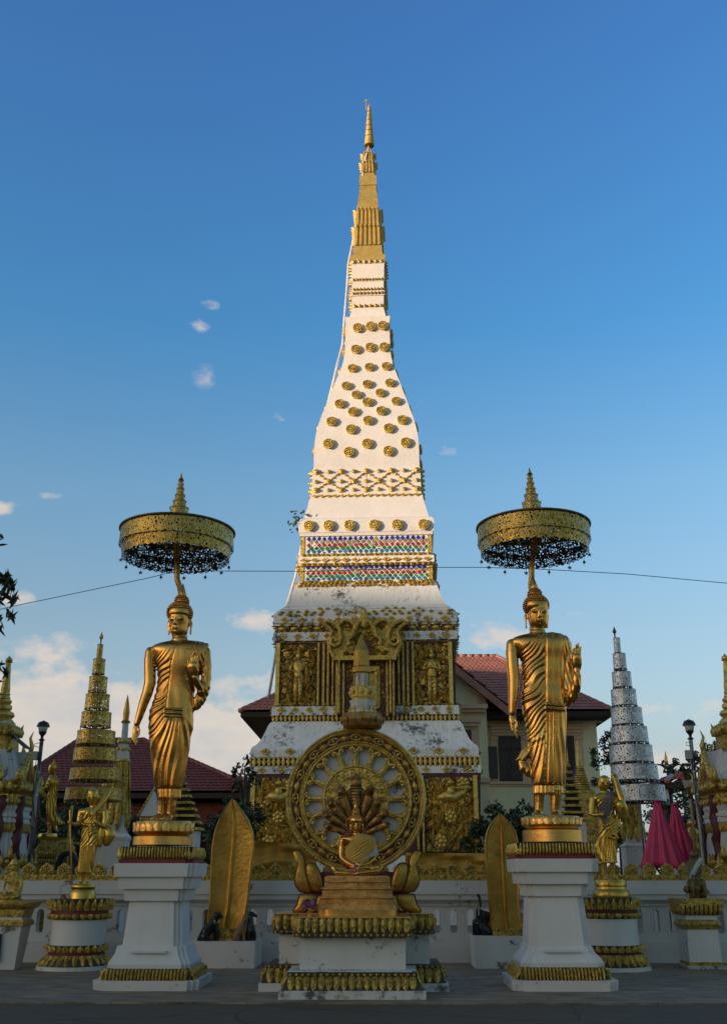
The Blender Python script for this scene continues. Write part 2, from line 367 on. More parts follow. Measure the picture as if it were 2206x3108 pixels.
dens = ramp(t, math_(t, 'MULTIPLY', math_(t, 'SUBTRACT', dens, .12), math_(t, 'MINIMUM', math_(t, 'MULTIPLY', cl, 9.0), 1.0)), [(.02, (0, 0, 0)), (.22, (1, 1, 1))])
shade = nz(16, 8, .6, (1, 1, 2.2), (.3, .1, .35))
ccol = ramp(t, shade, [(.3, (.70, .68, .70)), (.62, (1.0, .84, .70))])
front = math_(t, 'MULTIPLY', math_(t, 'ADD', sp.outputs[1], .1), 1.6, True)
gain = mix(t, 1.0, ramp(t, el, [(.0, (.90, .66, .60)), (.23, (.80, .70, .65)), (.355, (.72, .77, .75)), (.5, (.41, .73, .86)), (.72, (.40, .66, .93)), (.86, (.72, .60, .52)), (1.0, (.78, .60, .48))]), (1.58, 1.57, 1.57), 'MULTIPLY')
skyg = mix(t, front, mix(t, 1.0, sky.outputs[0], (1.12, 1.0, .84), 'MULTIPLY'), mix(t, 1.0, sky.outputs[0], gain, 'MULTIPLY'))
# pale evening horizon opposite the sun
hz = math_(t, 'MULTIPLY', gau(el, .0, .16), math_(t, 'MULTIPLY', front, .85))
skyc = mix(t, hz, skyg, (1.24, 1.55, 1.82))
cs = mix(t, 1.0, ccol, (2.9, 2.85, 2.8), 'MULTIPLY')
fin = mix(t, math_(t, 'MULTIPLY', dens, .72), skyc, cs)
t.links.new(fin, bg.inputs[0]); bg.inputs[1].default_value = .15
sl.energy = 2.6
sc.view_settings.view_transform = 'Standard'; sc.view_settings.look = 'None'; sc.view_settings.gamma = 1.0; sc.view_settings.exposure = 0.97
sc.cycles.max_bounces = 6; sc.cycles.transparent_max_bounces = 24
# ------------------------------------------------------------------ added unseen halls behind the camera, for shading the lower court and for reflections
def hall(name, cx, y, L, Dp, wallh, ridge, label):
    o = thing(name, label, 'building', (cx, y, 0))
    b = MB().box((cx, y, wallh / 2), (L, Dp, wallh)); b.build('wall', M['cream_wall'], o)
    for i in range(int(L // 6)):
        x = cx - L / 2 + 3 + i * 6
        for z in (wallh * .25, wallh * .65): MB().box((x, y + Dp / 2 + .03, z), (1.6, .1, wallh * .22)).build('window', M['wood_dark'], o)
    P = [(cx - L / 2 - 1.5, wallh - .3), (cx + L / 2 + 1.5, wallh - .3), (cx + L / 2 - 1.5, ridge), (cx - L / 2 + 1.5, ridge)]
    r = MB(); v = []
    hx, hy = L / 2 + 1.5, Dp / 2 + 1.8
    r.add([(cx - hx, y - hy, wallh), (cx + hx, y - hy, wallh), (cx + hx, y + hy, wallh), (cx - hx, y + hy, wallh), (cx - hx + 2, y, ridge), (cx + hx - 2, y, ridge)],
          [(3, 2, 1, 0), (0, 1, 5, 4), (2, 3, 4, 5), (1, 2, 5), (3, 0, 4)])
    r.build('roof', M['roof_maroon'], o)
    return o
_h = hall('shade_hall', 0, 0, 116, 16, 19, 26.4, 'added long cream hall with dark tiled roof, out of view, shading the lower court')
_h.location = (-127, -44, 0); _h.rotation_euler = (0, 0, -R(60))  # added hall, placed and turned so its shadow covers the lower court
hall('reflection_hall', 6, -100, 120, 16, 9, 15.0, 'added lower cream hall with dark roof, out of view, there for reflections')  # added hall, out of view, kept only for what the gold reflects
# ------------------------------------------------------------------ grounds
G = MB(); G.box((0, 600, -.55), (5000, 5000, .5)); o = G.build('terrain', M['far_ground']); tag(o, None, None, kind='structure')
G = MB(); G.box((0, -22, -.175), (160, 73.4, .3)); o = G.build('road', M['road_concrete']); tag(o, None, None, kind='structure')
G = MB(); G.box((0, 46.7, -.15), (160, 64, .3)); o = G.build('plaza', M['plaza_stone']); tag(o, None, None, kind='structure')
# ------------------------------------------------------------------ the stupa
SX, SY = 0.05, 40.3                    # centre of the stupa
ST = thing('stupa', 'tall white and gold square tower with a bulbous rosette-covered neck and golden spire', 'stupa', (SX, SY, 0), rz=R(-2.2), local=True)
K = 1.3583                             # my measuring scale -> photo pixels
def lv(y, xl, xr):
    """measured silhouette (y, left, right) -> height and half width of a square tier"""
    h = 4.0
    for _ in range(8):
        Yf = SY - h; px = (xl + xr) / 2 * K
        h = (xr - xl) / 2 * K * mpp(px, y * K, Yf)
    return W(px, y * K, SY - h)[2], h
def tier(mb, rows, red=0.0, steps=1, mi=0):
    rings = []
    for r in rows:
        z, h = lv(*r); rings.append(sq(h, h, z, (0, 0), red, steps))
    rings = sorted(rings, key=lambda q: q[0][2]); mb.loft(rings, mi=mi)
    return mb
def face_pt(u, z, h, face=0, d=0.0):
    """local point on a face: u sideways, z up, d out from the wall"""
    p = np.array([u, -(h + d), z]); a = [0, PI / 2, PI, -PI / 2][face]
    c, s = math.cos(a), math.sin(a); return np.array([c * p[0] - s * p[1], s * p[0] + c * p[1], p[2]])
def side(face):
    a = [0, PI / 2, PI, -PI / 2][face]; c, s = math.cos(a), math.sin(a)
    return lambda v: np.stack([c * v[:, 0] - s * v[:, 1], s * v[:, 0] + c * v[:, 1], v[:, 2]], 1)
mb = MB(); tier(mb, [(2200, 565, 1082), (1735, 565, 1082), (1728.1, 565, 1082)]); mb.build('lower_storey', M['maroon'], ST)
# base plinth behind the court wall
mb = MB()
zb, hb = lv(1905, 560, 1087); mb.box((0, 0, zb / 2 - .1), (2 * hb + .5, 2 * hb + .5, zb)); mb.build('plinth', M['stucco_dirty'], ST)
mb = MB(); tier(mb, [(1728, 562, 1083), (1711, 562, 1083)]); tier(mb, [(1710.9, 571, 1074), (1693, 571, 1074)]); tier(mb, [(1693, 565, 1079), (1690, 567, 1077), (1689.9, 565, 1079), (1674, 565, 1075), (1668, 568, 1072), (1663, 576, 1063)])
mb.build('lower_cornice', M['stucco_dirty'], ST)
mb = MB(); tier(mb, [(1663, 577, 1063), (1652, 588, 1054), (1635, 599, 1047), (1622, 605, 1042), (1616, 607, 1036), (1611, 612, 1030)]); mb.build('lower_roof', M['stucco_dirty'], ST)
mb = MB(); tier(mb, [(1611, 621, 1025), (1597, 621, 1025)]); tier(mb, [(1597, 613, 1033), (1577, 614, 1031)]); mb.build('upper_footing', M['stucco_dirty'], ST)
mb = MB(); tier(mb, [(1577, 620, 1024), (1430, 622, 1022)]); mb.build('upper_storey', M['maroon'], ST)
mb = MB(); tier(mb, [(1430, 617, 1028), (1411, 617, 1028)]); tier(mb, [(1411, 625, 1022), (1396, 625, 1022)]); tier(mb, [(1396, 619, 1027), (1391, 621, 1025), (1390, 618, 1028), (1375, 617, 1028), (1366, 622, 1023), (1357, 634, 1007), (1353, 643, 1000)])
mb.build('upper_cornice', M['stucco_dirty'], ST)
mb = MB(); tier(mb, [(1353, 643, 1003), (1335, 655, 993), (1318, 662, 986), (1311, 665, 984), (1306, 667, 980), (1300, 673, 976), (1297, 675, 973)]); mb.build('upper_roof', M['stucco_mid'], ST)
mb = MB(); tier(mb, [(1297, 677, 972), (1262, 678, 971)]); tier(mb, [(1262, 672, 976), (1258, 674, 974), (1257, 672, 977), (1243, 673, 977), (1241, 676, 973), (1236, 678, 972)]); tier(mb, [(1236, 680, 971), (1196, 681, 970)])
tier(mb, [(1196, 676, 973), (1189, 675, 974), (1188, 673, 975), (1163, 672, 975), (1158, 675, 970), (1156, 683, 966)])
mb.build('mosaic_storey', M['stucco_high'], ST)
mb = MB(); tier(mb, [(1156, 685, 965), (1140, 689, 958), (1122, 694, 952), (1113, 697, 949), (1110, 697, 949), (1107, 698, 948), (1104, 701, 945)])
tier(mb, [(1104, 701, 945.5), (1046, 703, 943)])
tier(mb, [(1046, 704.5, 941), (1015, 705, 940.5), (995, 706.5, 940), (975, 708.5, 937.5), (962, 711, 935), (945, 717, 931.5), (925, 725, 926), (900, 735.5, 916), (875, 747, 908), (850, 757, 898), (830, 765, 890), (818, 770, 885), (800, 775, 881), (785, 777.5, 879), (755, 779, 878), (720, 779.5, 877.5), (707, 778, 879)])
mb.build('neck', M['stucco_high'], ST, angle=35)
mb = MB(); tier(mb, [(707, 788, 868), (695, 791, 865), (686, 793, 863), (660, 793, 864)]); tier(mb, [(660, 791, 866), (650, 791, 866)]); tier(mb, [(650, 794, 864), (628, 794, 865)]); tier(mb, [(628, 793, 866), (621, 793, 866)]); tier(mb, [(621, 794, 865), (588, 793, 867)]); tier(mb, [(588, 791, 868), (581, 791, 868)])
mb.build('upper_shaft', M['stucco_high'], ST)
# golden spire
mb = MB(); tier(mb, [(581, 790, 868.5), (569, 790, 868.5)]); tier(mb, [(569, 797, 863), (548, 799, 861)]); tier(mb, [(548, 800, 859), (508, 801, 858)]); tier(mb, [(508, 804, 857), (470, 806, 854)])
tier(mb, [(470, 807, 855), (455, 809, 855), (440, 811, 853), (425, 813, 851), (412, 814, 850)]); tier(mb, [(413, 813, 852), (392, 814, 851)]); tier(mb, [(392, 817, 848), (385, 818, 847)]); tier(mb, [(385, 819, 846), (362, 820, 845), (345, 822, 842), (335, 826, 838), (327, 830, 834)])
for (y0, x0, x1, y1, nn) in ((548, 799, 861, 506, 6), (508, 803, 858, 468, 6), (385, 818, 848, 363, 4), (363, 820, 845, 343, 4)):
    z0, h0 = lv(y0, x0, x1); z1, h1 = lv(y1, x0 + 2, x1 - 2)
    for fc in range(4):
        q = MB()
        for i in range(nn):
            u = (-1 + (2 * i + 1) / nn)
            q.tube([face_pt(u * h0, z0, h0, 0, .0), face_pt(u * h1, z1 - .12, h1, 0, .02), face_pt(u * h1, z1, h1, 0, .10)], [h0 / nn * .75] * 3, 6)
            q.ball(face_pt(u * h1, z1, h1, 0, .12), h0 / nn * .7, 6, 4)
        mb.join(q, side(fc))
mb.build('golden_spire', M['gold_spire'], ST)
# finial umbrella of diminishing rings
mb = MB(); zs = [(318, 823, 845), (300, 824.5, 843.5), (288, 825.5, 842), (277, 826.3, 840.5), (266, 827, 839.2), (256, 827.8, 838), (247, 828.5, 837)]
rings = [lv(*q) for q in zs]; tx = 0.05
for i, (z, h) in enumerate(rings):
    z2 = rings[i + 1][0] - .04 if i < len(rings) - 1 else z + .28
    mb.lathe([(h, z), (h * .92, z2), (h * .86, z2), (h * .93, z + .02)], (tx, 0, 0), 16)
zt = rings[-1][0]
mb.tube([(0, 0, lv(331, 828, 838)[0] - .2), (tx, 0, zt + .3)], .04, 6); mb.tube([(tx, 0, zt + .2), (tx, 0, zt + .55)], [.07, .01], 8)
mb.tube([(tx - .15, 0, zt + .1), (tx - .15, 0, zt + .8)], .022, 6)
for a in range(4): mb.tube([(tx - .15, 0, zt + .68), (tx - .15 + .17 * math.cos(a * PI / 2 + .4), .1 * math.sin(a * PI / 2), zt + .68 + .1 * math.sin(a * PI / 2 + .7))], [.04, .01], 5)
mb.build('spire_umbrella', M['gold_spire'], ST, angle=40)
# ---- ornament helpers
def rosette_mb(r):
    b = MB(); n = 22
    def fn(rr, a, z): return rr * (1 + .035 * np.sin(a * 5 + z * 9) + .03 * np.sin(a * 8 + 1))
    b.lathe([(r * .85, -.05), (r * .93, .10), (r, .17), (r * .97, .22), (r * .82, .23), (r * .76, .15), (r * .64, .16), (r * .60, .25), (r * .47, .25), (r * .42, .17), (r * .30, .18), (r * .26, .27), (r * .1, .28), (.004, .28)], (0, 0, 0), n, fn=fn)
    v = np.concatenate(b.v); b.v = [np.stack([v[:, 0], -v[:, 2], v[:, 1]], 1)]; return b
ros_src = None
def rosette(u, z, h, face, r, tilt=0.0):
    global ros_src
    if ros_src is None: ros_src = rosette_mb(1.0); o = ros_src.build('rosette', M['gold_relief'], ST, angle=18)
    else: o = ros_src.copy(); COL.objects.link(o)
    if isinstance(ros_src, MB): ros_src = o
    o.location = face_pt(u, z, h, face, 0); o.rotation_euler = (tilt, random.uniform(-.0, .0), [0, PI / 2, PI, -PI / 2][face]); o.rotation_mode = 'XYZ'
    o.scale = (r, .55, r); return o
prof = [lv(*q) for q in ((1046, 704.5, 941), (1015, 705, 940.5), (995, 706.5, 940), (975, 708.5, 937.5), (962, 711, 935), (945, 717, 931.5), (925, 725, 926), (900, 735.5, 916), (875, 747, 908), (850, 757, 898), (830, 765, 890), (818, 770, 885), (800, 775, 881), (785, 777.5, 879), (755, 779, 878), (720, 779.5, 877.5), (707, 778, 879))]
pz = np.array([a for a, b in prof]); ph = np.array([b for a, b in prof])
# (x, y) in the 1624-wide view of the photo
ROS = [(801, 734), (830, 731), (857, 730), (797, 782), (829, 778), (860, 778), (790, 825), (828, 823), (866, 822), (777, 864), (824, 861), (874, 859), (800, 884), (853, 881), (763, 904), (825, 901), (889, 900), (793, 922), (856, 921), (745, 943), (827, 942), (903, 942), (789, 961), (873, 960), (738, 992), (825, 993), (911, 992), (784, 1011), (872, 1010)]
for (x, y) in ROS:
    h = 2.0
    for _ in range(6):
        p = W(x * K, y * K, SY - h); h = float(np.interp(p[2], pz, ph))
    u = p[0] - SX; u -= 0; sl_ = float(np.interp(p[2] + .2, pz, ph) - np.interp(p[2] - .2, pz, ph)) / .4
    r = 12.3 * K * mpp(x * K, y * K, SY - h) * (1.0 if y > 900 else .93)
    rosette(u, p[2], h, 0, r, math.atan(sl_)); 
    if abs(u) > h * .35 or y > 1000: 
        q = rosette(u * .9, p[2], h, 1, r); q.rotation_euler = (math.atan(sl_), 0, PI / 2)
        q = rosette(u * .9, p[2], h, 3, r); q.rotation_euler = (math.atan(sl_), 0, -PI / 2)
z, h = lv(1175, 672, 975)
for x in (695.5, 740, 786.5, 842, 893, 951.5):
    p = W(x * K, 1174.5 * K, SY - h); rosette(p[0] - SX, p[2], h, 0, 12.5 * K * mpp(x * K, 1174 * K, SY - h))
# small studs and diamonds, as one applied ornament band per course
def studs(name, y, x0, x1, n, w, hgt, jit=.0, kind='diamond', faces=(0, 1, 3), rows=((0, 0),), skip=0, out=.0):
    z, h = lv(y, x0, x1)
    zs = [dz for dz, ds in rows]
    for fc in faces:
        q = MB(); d = h + out
        single = kind == 'diamond' and fc == 0
        if not single: q.box((0, -d - .002, z + (min(zs) + max(zs)) / 2), (2 * h * .96, .012, max(zs) - min(zs) + .008))
        for (dz, ds) in rows:
            for i in range(n):
                if random.random() < skip: continue
                u = (-1 + (2 * i + 1 + ds) / n) * h * .97 + random.uniform(-jit, jit); zz = z + dz + random.uniform(-jit, jit) * .5
                if abs(u) > h: continue
                a, c = w * random.uniform(.88, 1.1), hgt * random.uniform(.9, 1.1)
                if kind == 'diamond':
                    P = [(u - a, zz), (u, zz - c), (u + a, zz), (u, zz + c)]
                    v = [(x, -d + .01, y_) for x, y_ in P] + [(u + (x - u) * .8, -d - .06, zz + (y_ - zz) * .8) for x, y_ in P] + [(u + (x - u) * .45, -d - .05, zz + (y_ - zz) * .45) for x, y_ in P] + [(u, -d - .12, zz)]
                    f = [(i_, (i_ + 1) % 4, 4 + (i_ + 1) % 4, 4 + i_) for i_ in range(4)] + [(4 + i_, 4 + (i_ + 1) % 4, 8 + (i_ + 1) % 4, 8 + i_) for i_ in range(4)] + [(8 + i_, 8 + (i_ + 1) % 4, 12) for i_ in range(4)]
                    q.add(v, f)
                    if single: q.build('diamond_stud', M['gold_relief'], ST); q = MB()
                else:
                    q.ball((u, -d, zz), (a, .10, c), 7, 4); q.ball((u, -d - .09, zz), (a * .5, .06, c * .5), 6, 4)
        if single: continue
        w_ = MB(); w_.join(q, side(fc)); w_.build(name, M['gold_relief'], ST)
studs('diamond_studs', 1585, 613, 1032, 13, .16, .13); studs('diamond_studs', 1420, 617, 1028, 12, .17, .13)
studs('diamond_studs', 1383, 618, 1028, 10, .17, .13); studs('diamond_studs', 1678, 565, 1078, 9, .20, .14); studs('diamond_studs', 1720, 562, 1083, 11, .18, .12)
studs('bead_studs', 1366, 622, 1023, 21, .10, .07, .05, 'b', skip=.3); studs('bead_studs', 1360, 630, 1014, 20, .10, .07, .05, 'b', skip=.4); studs('bead_studs', 1372, 619, 1026, 22, .10, .07, .05, 'b', skip=.3)
studs('bead_studs', 1303, 670, 978, 30, .11, .08, .04, 'b', skip=.1); studs('bead_studs', 1299, 673, 975, 30, .10, .07, .04, 'b', skip=.2); studs('bead_studs', 1308, 667, 981, 31, .10, .07, .04, 'b', skip=.15)
studs('bead_studs', 1393, 620, 1027, 18, .10, .06, .02, 'b'); studs('bead_studs', 1573, 614, 1030, 16, .10, .06, .03, 'b'); studs('bead_studs', 1594, 614, 1030, 16, .1, .05, .03, 'b'); studs('bead_studs', 1434, 619, 1026, 16, .10, .05, .03, 'b')
studs('diamond_studs', 1250, 672, 977, 13, .20, .11); studs('bead_studs', 1239, 675, 973, 27, .12, .07, .02, 'b'); studs('bead_studs', 1260, 672, 976, 24, .12, .07, .02, 'b')
studs('diamond_studs', 1107, 698, 948, 16, .16, .09)
studs('bead_studs', 584.5, 791, 868, 6, .10, .09, .0, 'b'); studs('bead_studs', 624.5, 793, 866, 10, .07, .07, 0, 'b'); studs('bead_studs', 646, 793, 865, 9, .07, .06, 0, 'b'); studs('bead_studs', 655, 791, 866, 9, .07, .08, 0, 'b'); studs('bead_studs', 683, 792, 865, 6, .09, .08, 0, 'b')
# lattice of blossoms and lozenges
zt_, ht = lv(1053, 703, 943); zm, hm = lv(1075, 702, 944); zl, hl = lv(1094, 702, 945)
b = MB()
for fc in (0, 1, 3):
    q = MB()
    def bl(u, z, r): q.ball((u, -hm - .02, z), (r, .12, r), 8, 4); q.ball((u, -hm - .12, z), (r * .5, .07, r * .5), 6, 4)
    xs = np.linspace(-.93, .93, 9) * hm
    for i, u in enumerate(xs):
        bl(u, zt_, .13 if i % 2 == 0 else .09); bl(u, zl, .13 if i % 2 == 0 else .09); bl(u, zm, .13 if i % 2 == 1 else .09)
    for i in range(8):
        for (za, zb_) in (((zt_, zm) if i % 2 == 0 else (zm, zt_)), ((zl, zm) if i % 2 == 0 else (zm, zl))):
            for s_ in (.36, .66):
                u = xs[i] + (xs[i + 1] - xs[i]) * s_; z = za + (zb_ - za) * s_; dx, dz = xs[i + 1] - xs[i], zb_ - za; L = math.hypot(dx, dz); dx, dz = dx / L, dz / L
                P = [(u - dx * .15, z - dz * .15), (u + dz * .07, z - dx * .07), (u + dx * .15, z + dz * .15), (u - dz * .07, z + dx * .07)]
                q.add([(x, -hm + .01, y_) for x, y_ in P] + [(u, -hm - .1, z)], [(0, 1, 4), (1, 2, 4), (2, 3, 4), (3, 0, 4)])
    q.box((0, -hm - .002, zm), (2 * hm * .95, .012, .008)); q.box((0, -hm - .002, zt_), (2 * hm * .95, .012, .008)); q.box((0, -hm - .002, zl), (2 * hm * .95, .012, .008)); q.box((0, -hm - .001, (zt_ + zl) / 2), (.02, .016, zt_ - zl))
    b = MB(); b.join(q, side(fc)); b.build('blossom_lattice', M['gold_relief'], ST)
# mosaic of coloured glass lozenges
def mosaic(y0, y1, x0, x1):
    z0, h = lv(y1, x0, x1); z1, _ = lv(y0, x0, x1); b = MB(); n = 23; rows = 5; dz = (z1 - z0) / (rows + .3)
    for fc in (0, 1, 3):
        q = MB()
        for k in range(rows):
            for i in range(n):
                u = (-1 + (2 * i + 1 + (k % 2)) / n) * h * .93; z = z1 - dz * (k + .65); a = h * .93 / n * .84; c = dz * .76
                if abs(u) > h * .93: continue
                tl = [random.uniform(-.02, .02) for _ in range(4)]
                P = [(u - a, z), (u, z - c), (u + a, z), (u, z + c)]
                q.add([(x, -h + .005, y_) for x, y_ in P] + [(x, -h - .03 + tl[j], y_) for j, (x, y_) in enumerate(P)], [(4, 5, 6, 7), (0, 1, 5, 4), (1, 2, 6, 5), (2, 3, 7, 6), (3, 0, 4, 7)], [0, 1, 2, 3, 4][k] if random.random() > .04 else 1)
        q.box((0, -h - .002, (z0 + z1) / 2), (2 * h * .95, .016, z1 - z0 - .02), mi=5)
        b = MB(); b.join(q, side(fc)); b.build('glass_mosaic', [M['tile_' + c] for c in ('blue', 'gold', 'red', 'green', 'cyan')] + [M['stucco_high']], ST)
    b = MB()
    for sx in (-1, 1):
        for sy in (-1, 1): b = MB().box((sx * (h * .985), sy * (h * .985), (z0 + z1) / 2), (.16, .16, z1 - z0)); b.build('corner_strip', M['gold_old'], ST)
mosaic(1198, 1236, 681, 970); mosaic(1263, 1297, 678, 971)
# ---- carved foliage
def carved(b, u0, u1, z0, z1, yw, n, s=.16, avoid=None, depth=.10):
    """leafy relief in front of plane y=yw: curled leaves and blossoms on a scrolling vine"""
    for _ in range(n):
        u, z = random.uniform(u0 + s * .5, u1 - s * .5), random.uniform(z0 + s * .5, z1 - s * .5)
        if avoid and avoid(u, z): continue
        a = random.uniform(0, 2 * PI); k = random.random(); d = random.uniform(.5, 1) * depth
        if k < .72:      # curled leaf
            L = s * random.uniform(.7, 1.35); cu = random.uniform(-1.4, 1.4); pts = []; x, y = u - math.cos(a) * L * .5, z - math.sin(a) * L * .5; aa = a
            P = []
            for t_ in range(4):
                P.append((x, y, aa)); aa += cu * .4; x += math.cos(aa) * L / 3; y += math.sin(aa) * L / 3
            wd = [.05, .30, .26, .02]; v = []
            for (x, y, aa), w_ in zip(P, wd):
                w_ *= s; nx, ny = -math.sin(aa), math.cos(aa)
                v += [(x + nx * w_, yw + .02, y + ny * w_), (x, yw - d, y), (x - nx * w_, yw + .02, y - ny * w_)]
            f = []
            for t_ in range(3):
                o_ = t_ * 3; f += [(o_, o_ + 1, o_ + 4, o_ + 3), (o_ + 1, o_ + 2, o_ + 5, o_ + 4)]
            b.add(v, f)
        elif k < .9:     # vine ring / scroll
            r = s * random.uniform(.35, .6); P = []
            for t_ in range(7): q = a + t_ * .85; rr = r * (1 - t_ * .09); P.append((u + rr * math.cos(q), yw - d * .5, z + rr * math.sin(q)))
            b.tube(P, [s * .10] * 6 + [s * .16], 4)
        else:
            r = s * random.uniform(.3, .45)
            for q in range(5): b.ball((u + r * .6 * math.cos(q * 1.257 + a), yw, z + r * .6 * math.sin(q * 1.257 + a)), (r * .5, d * .7, r * .5), 5, 3)
            b.ball((u, yw, z), (r * .4, d, r * .4), 5, 3)
def figure_relief(b, u, z0, hh, yw, face=1, halo=False):
    s = hh; F_ = lambda x, z, d=.0: (u + x * s, yw - d, z0 + z * s)
    b.ball(F_(0, .865), (.055 * s, .12, .065 * s), 10, 7); b.tube([F_(0, .91), F_(0, .95), F_(0, 1.03)], [.05 * s, .032 * s, .006 * s], 8)
    if halo:
        for i in range(9):
            a = i / 8 * PI; b.tube([F_(-.13 * math.cos(a), .84 + .13 * math.sin(a)), F_(-.10 * math.cos(a + .2), .86 + .19 * math.sin(a + .1))], [.022 * s, .008 * s], 5)
    b.tube([F_(0, .78), F_(0, .80), F_(0, .72), F_(0, .60), F_(0, .52), F_(0, .46)], [.03 * s, .05 * s, .105 * s, .07 * s, .085 * s, .07 * s], 10, flat=.5)
    for sx in (-1, 1):
        b.tube([F_(sx * .035, .46), F_(sx * .045, .25), F_(sx * .035, .02)], [.055 * s, .04 * s, .03 * s], 8, flat=.7); b.ball(F_(sx * .055, .01, .05), (.04 * s, .09, .02 * s), 6, 4)
        for k in range(6): b.tube([F_(sx * .0, .43 - k * .07, .08), F_(sx * .085, .45 - k * .07, .05)], .008 * s, 4)
    if face == 1:
        b.tube([F_(-.10, .76), F_(-.16, .62), F_(-.03, .58, .08)], [.035 * s, .03 * s, .022 * s], 7); b.tube([F_(.10, .76), F_(.15, .60), F_(.14, .46)], [.035 * s, .03 * s, .02 * s], 7)
    else:
        for sx in (-1, 1): b.tube([F_(sx * .10, .76), F_(sx * .15, .62), F_(0, .66, .12)], [.035 * s, .03 * s, .022 * s], 7)
        b.tube([F_(0, .62, .12), F_(0, .72, .14)], [.025 * s, .008 * s], 6)
    for k in range(3): b.tube([F_(-.07, .755 - k * .02, .06), F_(0, .73 - k * .02, .10), F_(.07, .755 - k * .02, .06)], .007 * s, 4)
def xz(x, y, h, dm=0): p = W(x * K, y * K, SY - h); return p[0] - SX, p[2]
# upper storey panels
_, hu = lv(1505, 621, 1023)
def post(name, x, y0, y1, wpx, h, mat='gold_relief', d=.08, faces=(0,)):
    u, z0 = xz(x, y1, h); u1, z1 = xz(x, y0, h); wd = wpx * K * mpp(x * K, y1 * K, SY - h)
    b = MB().box((u, -h - d / 2 + .0, (z0 + z1) / 2), (wd, d, z1 - z0)); return b.build(name, M[mat], ST)
def framed_panel(x0, x1, y0, y1, h, fig=None, halo=False, n=520, s=.26):
    u0, z0 = xz(x0, y1, h); u1, z1 = xz(x1, y0, h); b = MB(); cu = (u0 + u1) / 2; hh = (z1 - z0) * .93
    av = (lambda u, z: abs(u - cu) < hh * .12 and z < z0 + hh * .97) if fig else None
    b.box(((u0 + u1) / 2, -h - .03, (z0 + z1) / 2), (u1 - u0, .06, z1 - z0)); o = b.build('carved_panel', M['carved_foliage'], ST)
    b = MB(); carved(b, u0, u1, z0, z1, -h - .05, int(n * .16), s * 1.15, av, .16); b.box(((u0 + u1) / 2, -h - .04, (z0 + z1) / 2), (u1 - u0 - .1, .03, z1 - z0 - .1)); b.build('leaf_relief', M['gold_relief'], ST, fix=False)
    if fig:
        b = MB(); figure_relief(b, cu, z0 + .05, hh * .97, -h - .08, fig, halo); b.build('guardian_relief', M['gold_relief'], ST, smooth=True)
    return o
framed_panel(632, 715, 1440, 1577, hu, 1); framed_panel(934, 1010, 1440, 1577, hu, 2, True)
for x in (626, 1016): post('corner_post', x, 1437, 1577, 9, hu, d=.14)
for x in (718, 730, 740, 932, 920, 910): post('pilaster', x, 1437, 1577, 5, hu, 'gold_old', .16)
# balusters and frame of the false door
def turned(x, y0, y1, h, d=.22, r=4.0):
    u, z0 = xz(x, y1, h); _, z1 = xz(x, y0, h); r *= K * mpp(x * K, y1 * K, SY - h); b = MB(); L = z1 - z0; pr = []
    for i in range(13):
        t_ = i / 12; pr += [(r * .62, z0 + L * t_), (r, z0 + L * (t_ + .02)), (r * .7, z0 + L * (t_ + .04))] if i % 3 == 0 and i < 12 else [(r * (.62 + .2 * math.sin(i)), z0 + L * t_)]
    b.lathe(pr, (u, -h - d, 0), 10); b.build('turned_column', M['gold_old'], ST, smooth=True)
for x in (752, 899): turned(x, 1440, 1577, hu)
for x in (768, 882): turned(x, 1478, 1600, hu, .75)
b = MB()
for (x0, x1) in ((760, 891),):
    u0, z0 = xz(x0, 1600, hu); u1, z1 = xz(x1, 1470, hu); b.box(((u0 + u1) / 2, -hu - .2, (z0 + z1) / 2), (u1 - u0, .4, z1 - z0))
b.build('false_door', M['maroon'], ST)
for x in (776, 760.5, 874, 889): post('door_jamb', x, 1475, 1600, 4.5, hu + .4, 'gold_old', .1)
b = MB(); H4 = hu + .4
def fr(b, x0, x1, y0, y1, wd, h, d):
    u0, z0 = xz(x0, y1, h); u1, z1 = xz(x1, y0, h)
    b.box(((u0 + u1) / 2, -h - d / 2, z1 - wd / 2), (u1 - u0, d, wd)); b.box(((u0 + u1) / 2, -h - d / 2, z0 + wd / 2), (u1 - u0, d, wd))
    for u in (u0 + wd / 2, u1 - wd / 2): b.box((u, -h - d / 2 + .01, (z0 + z1) / 2), (wd, d - .02, z1 - z0 - wd * 1.98))
fr(b, 800, 857, 1490, 1584, .12, H4, .12); fr(b, 806, 851, 1497, 1577, .08, H4, .2); b.build('door_frame', M['gold_old'], ST)
b = MB(); u0, z0 = xz(780, 1598, H4); u1, z1 = xz(870, 1473, H4)
carved(b, u0, u1, z0, z1, -H4, 330, .15, lambda u, z: xz(800, 1580, H4)[0] < u < xz(857, 1580, H4)[0] and z < xz(850, 1490, H4)[1], .1); b.build('carved_surround', M['gold_relief'], ST, fix=False)
b = MB(); u0, z0 = xz(828, 1575, H4); u1, z1 = xz(828, 1500, H4); b.box((u0, -H4, (z0 + z1) / 2), (1.0, .06, z1 - z0)); figure_relief(b, u0, z0, (z1 - z0) * .95, -H4 - .05, 1); b.build('door_panel', M['gold_old'], ST)
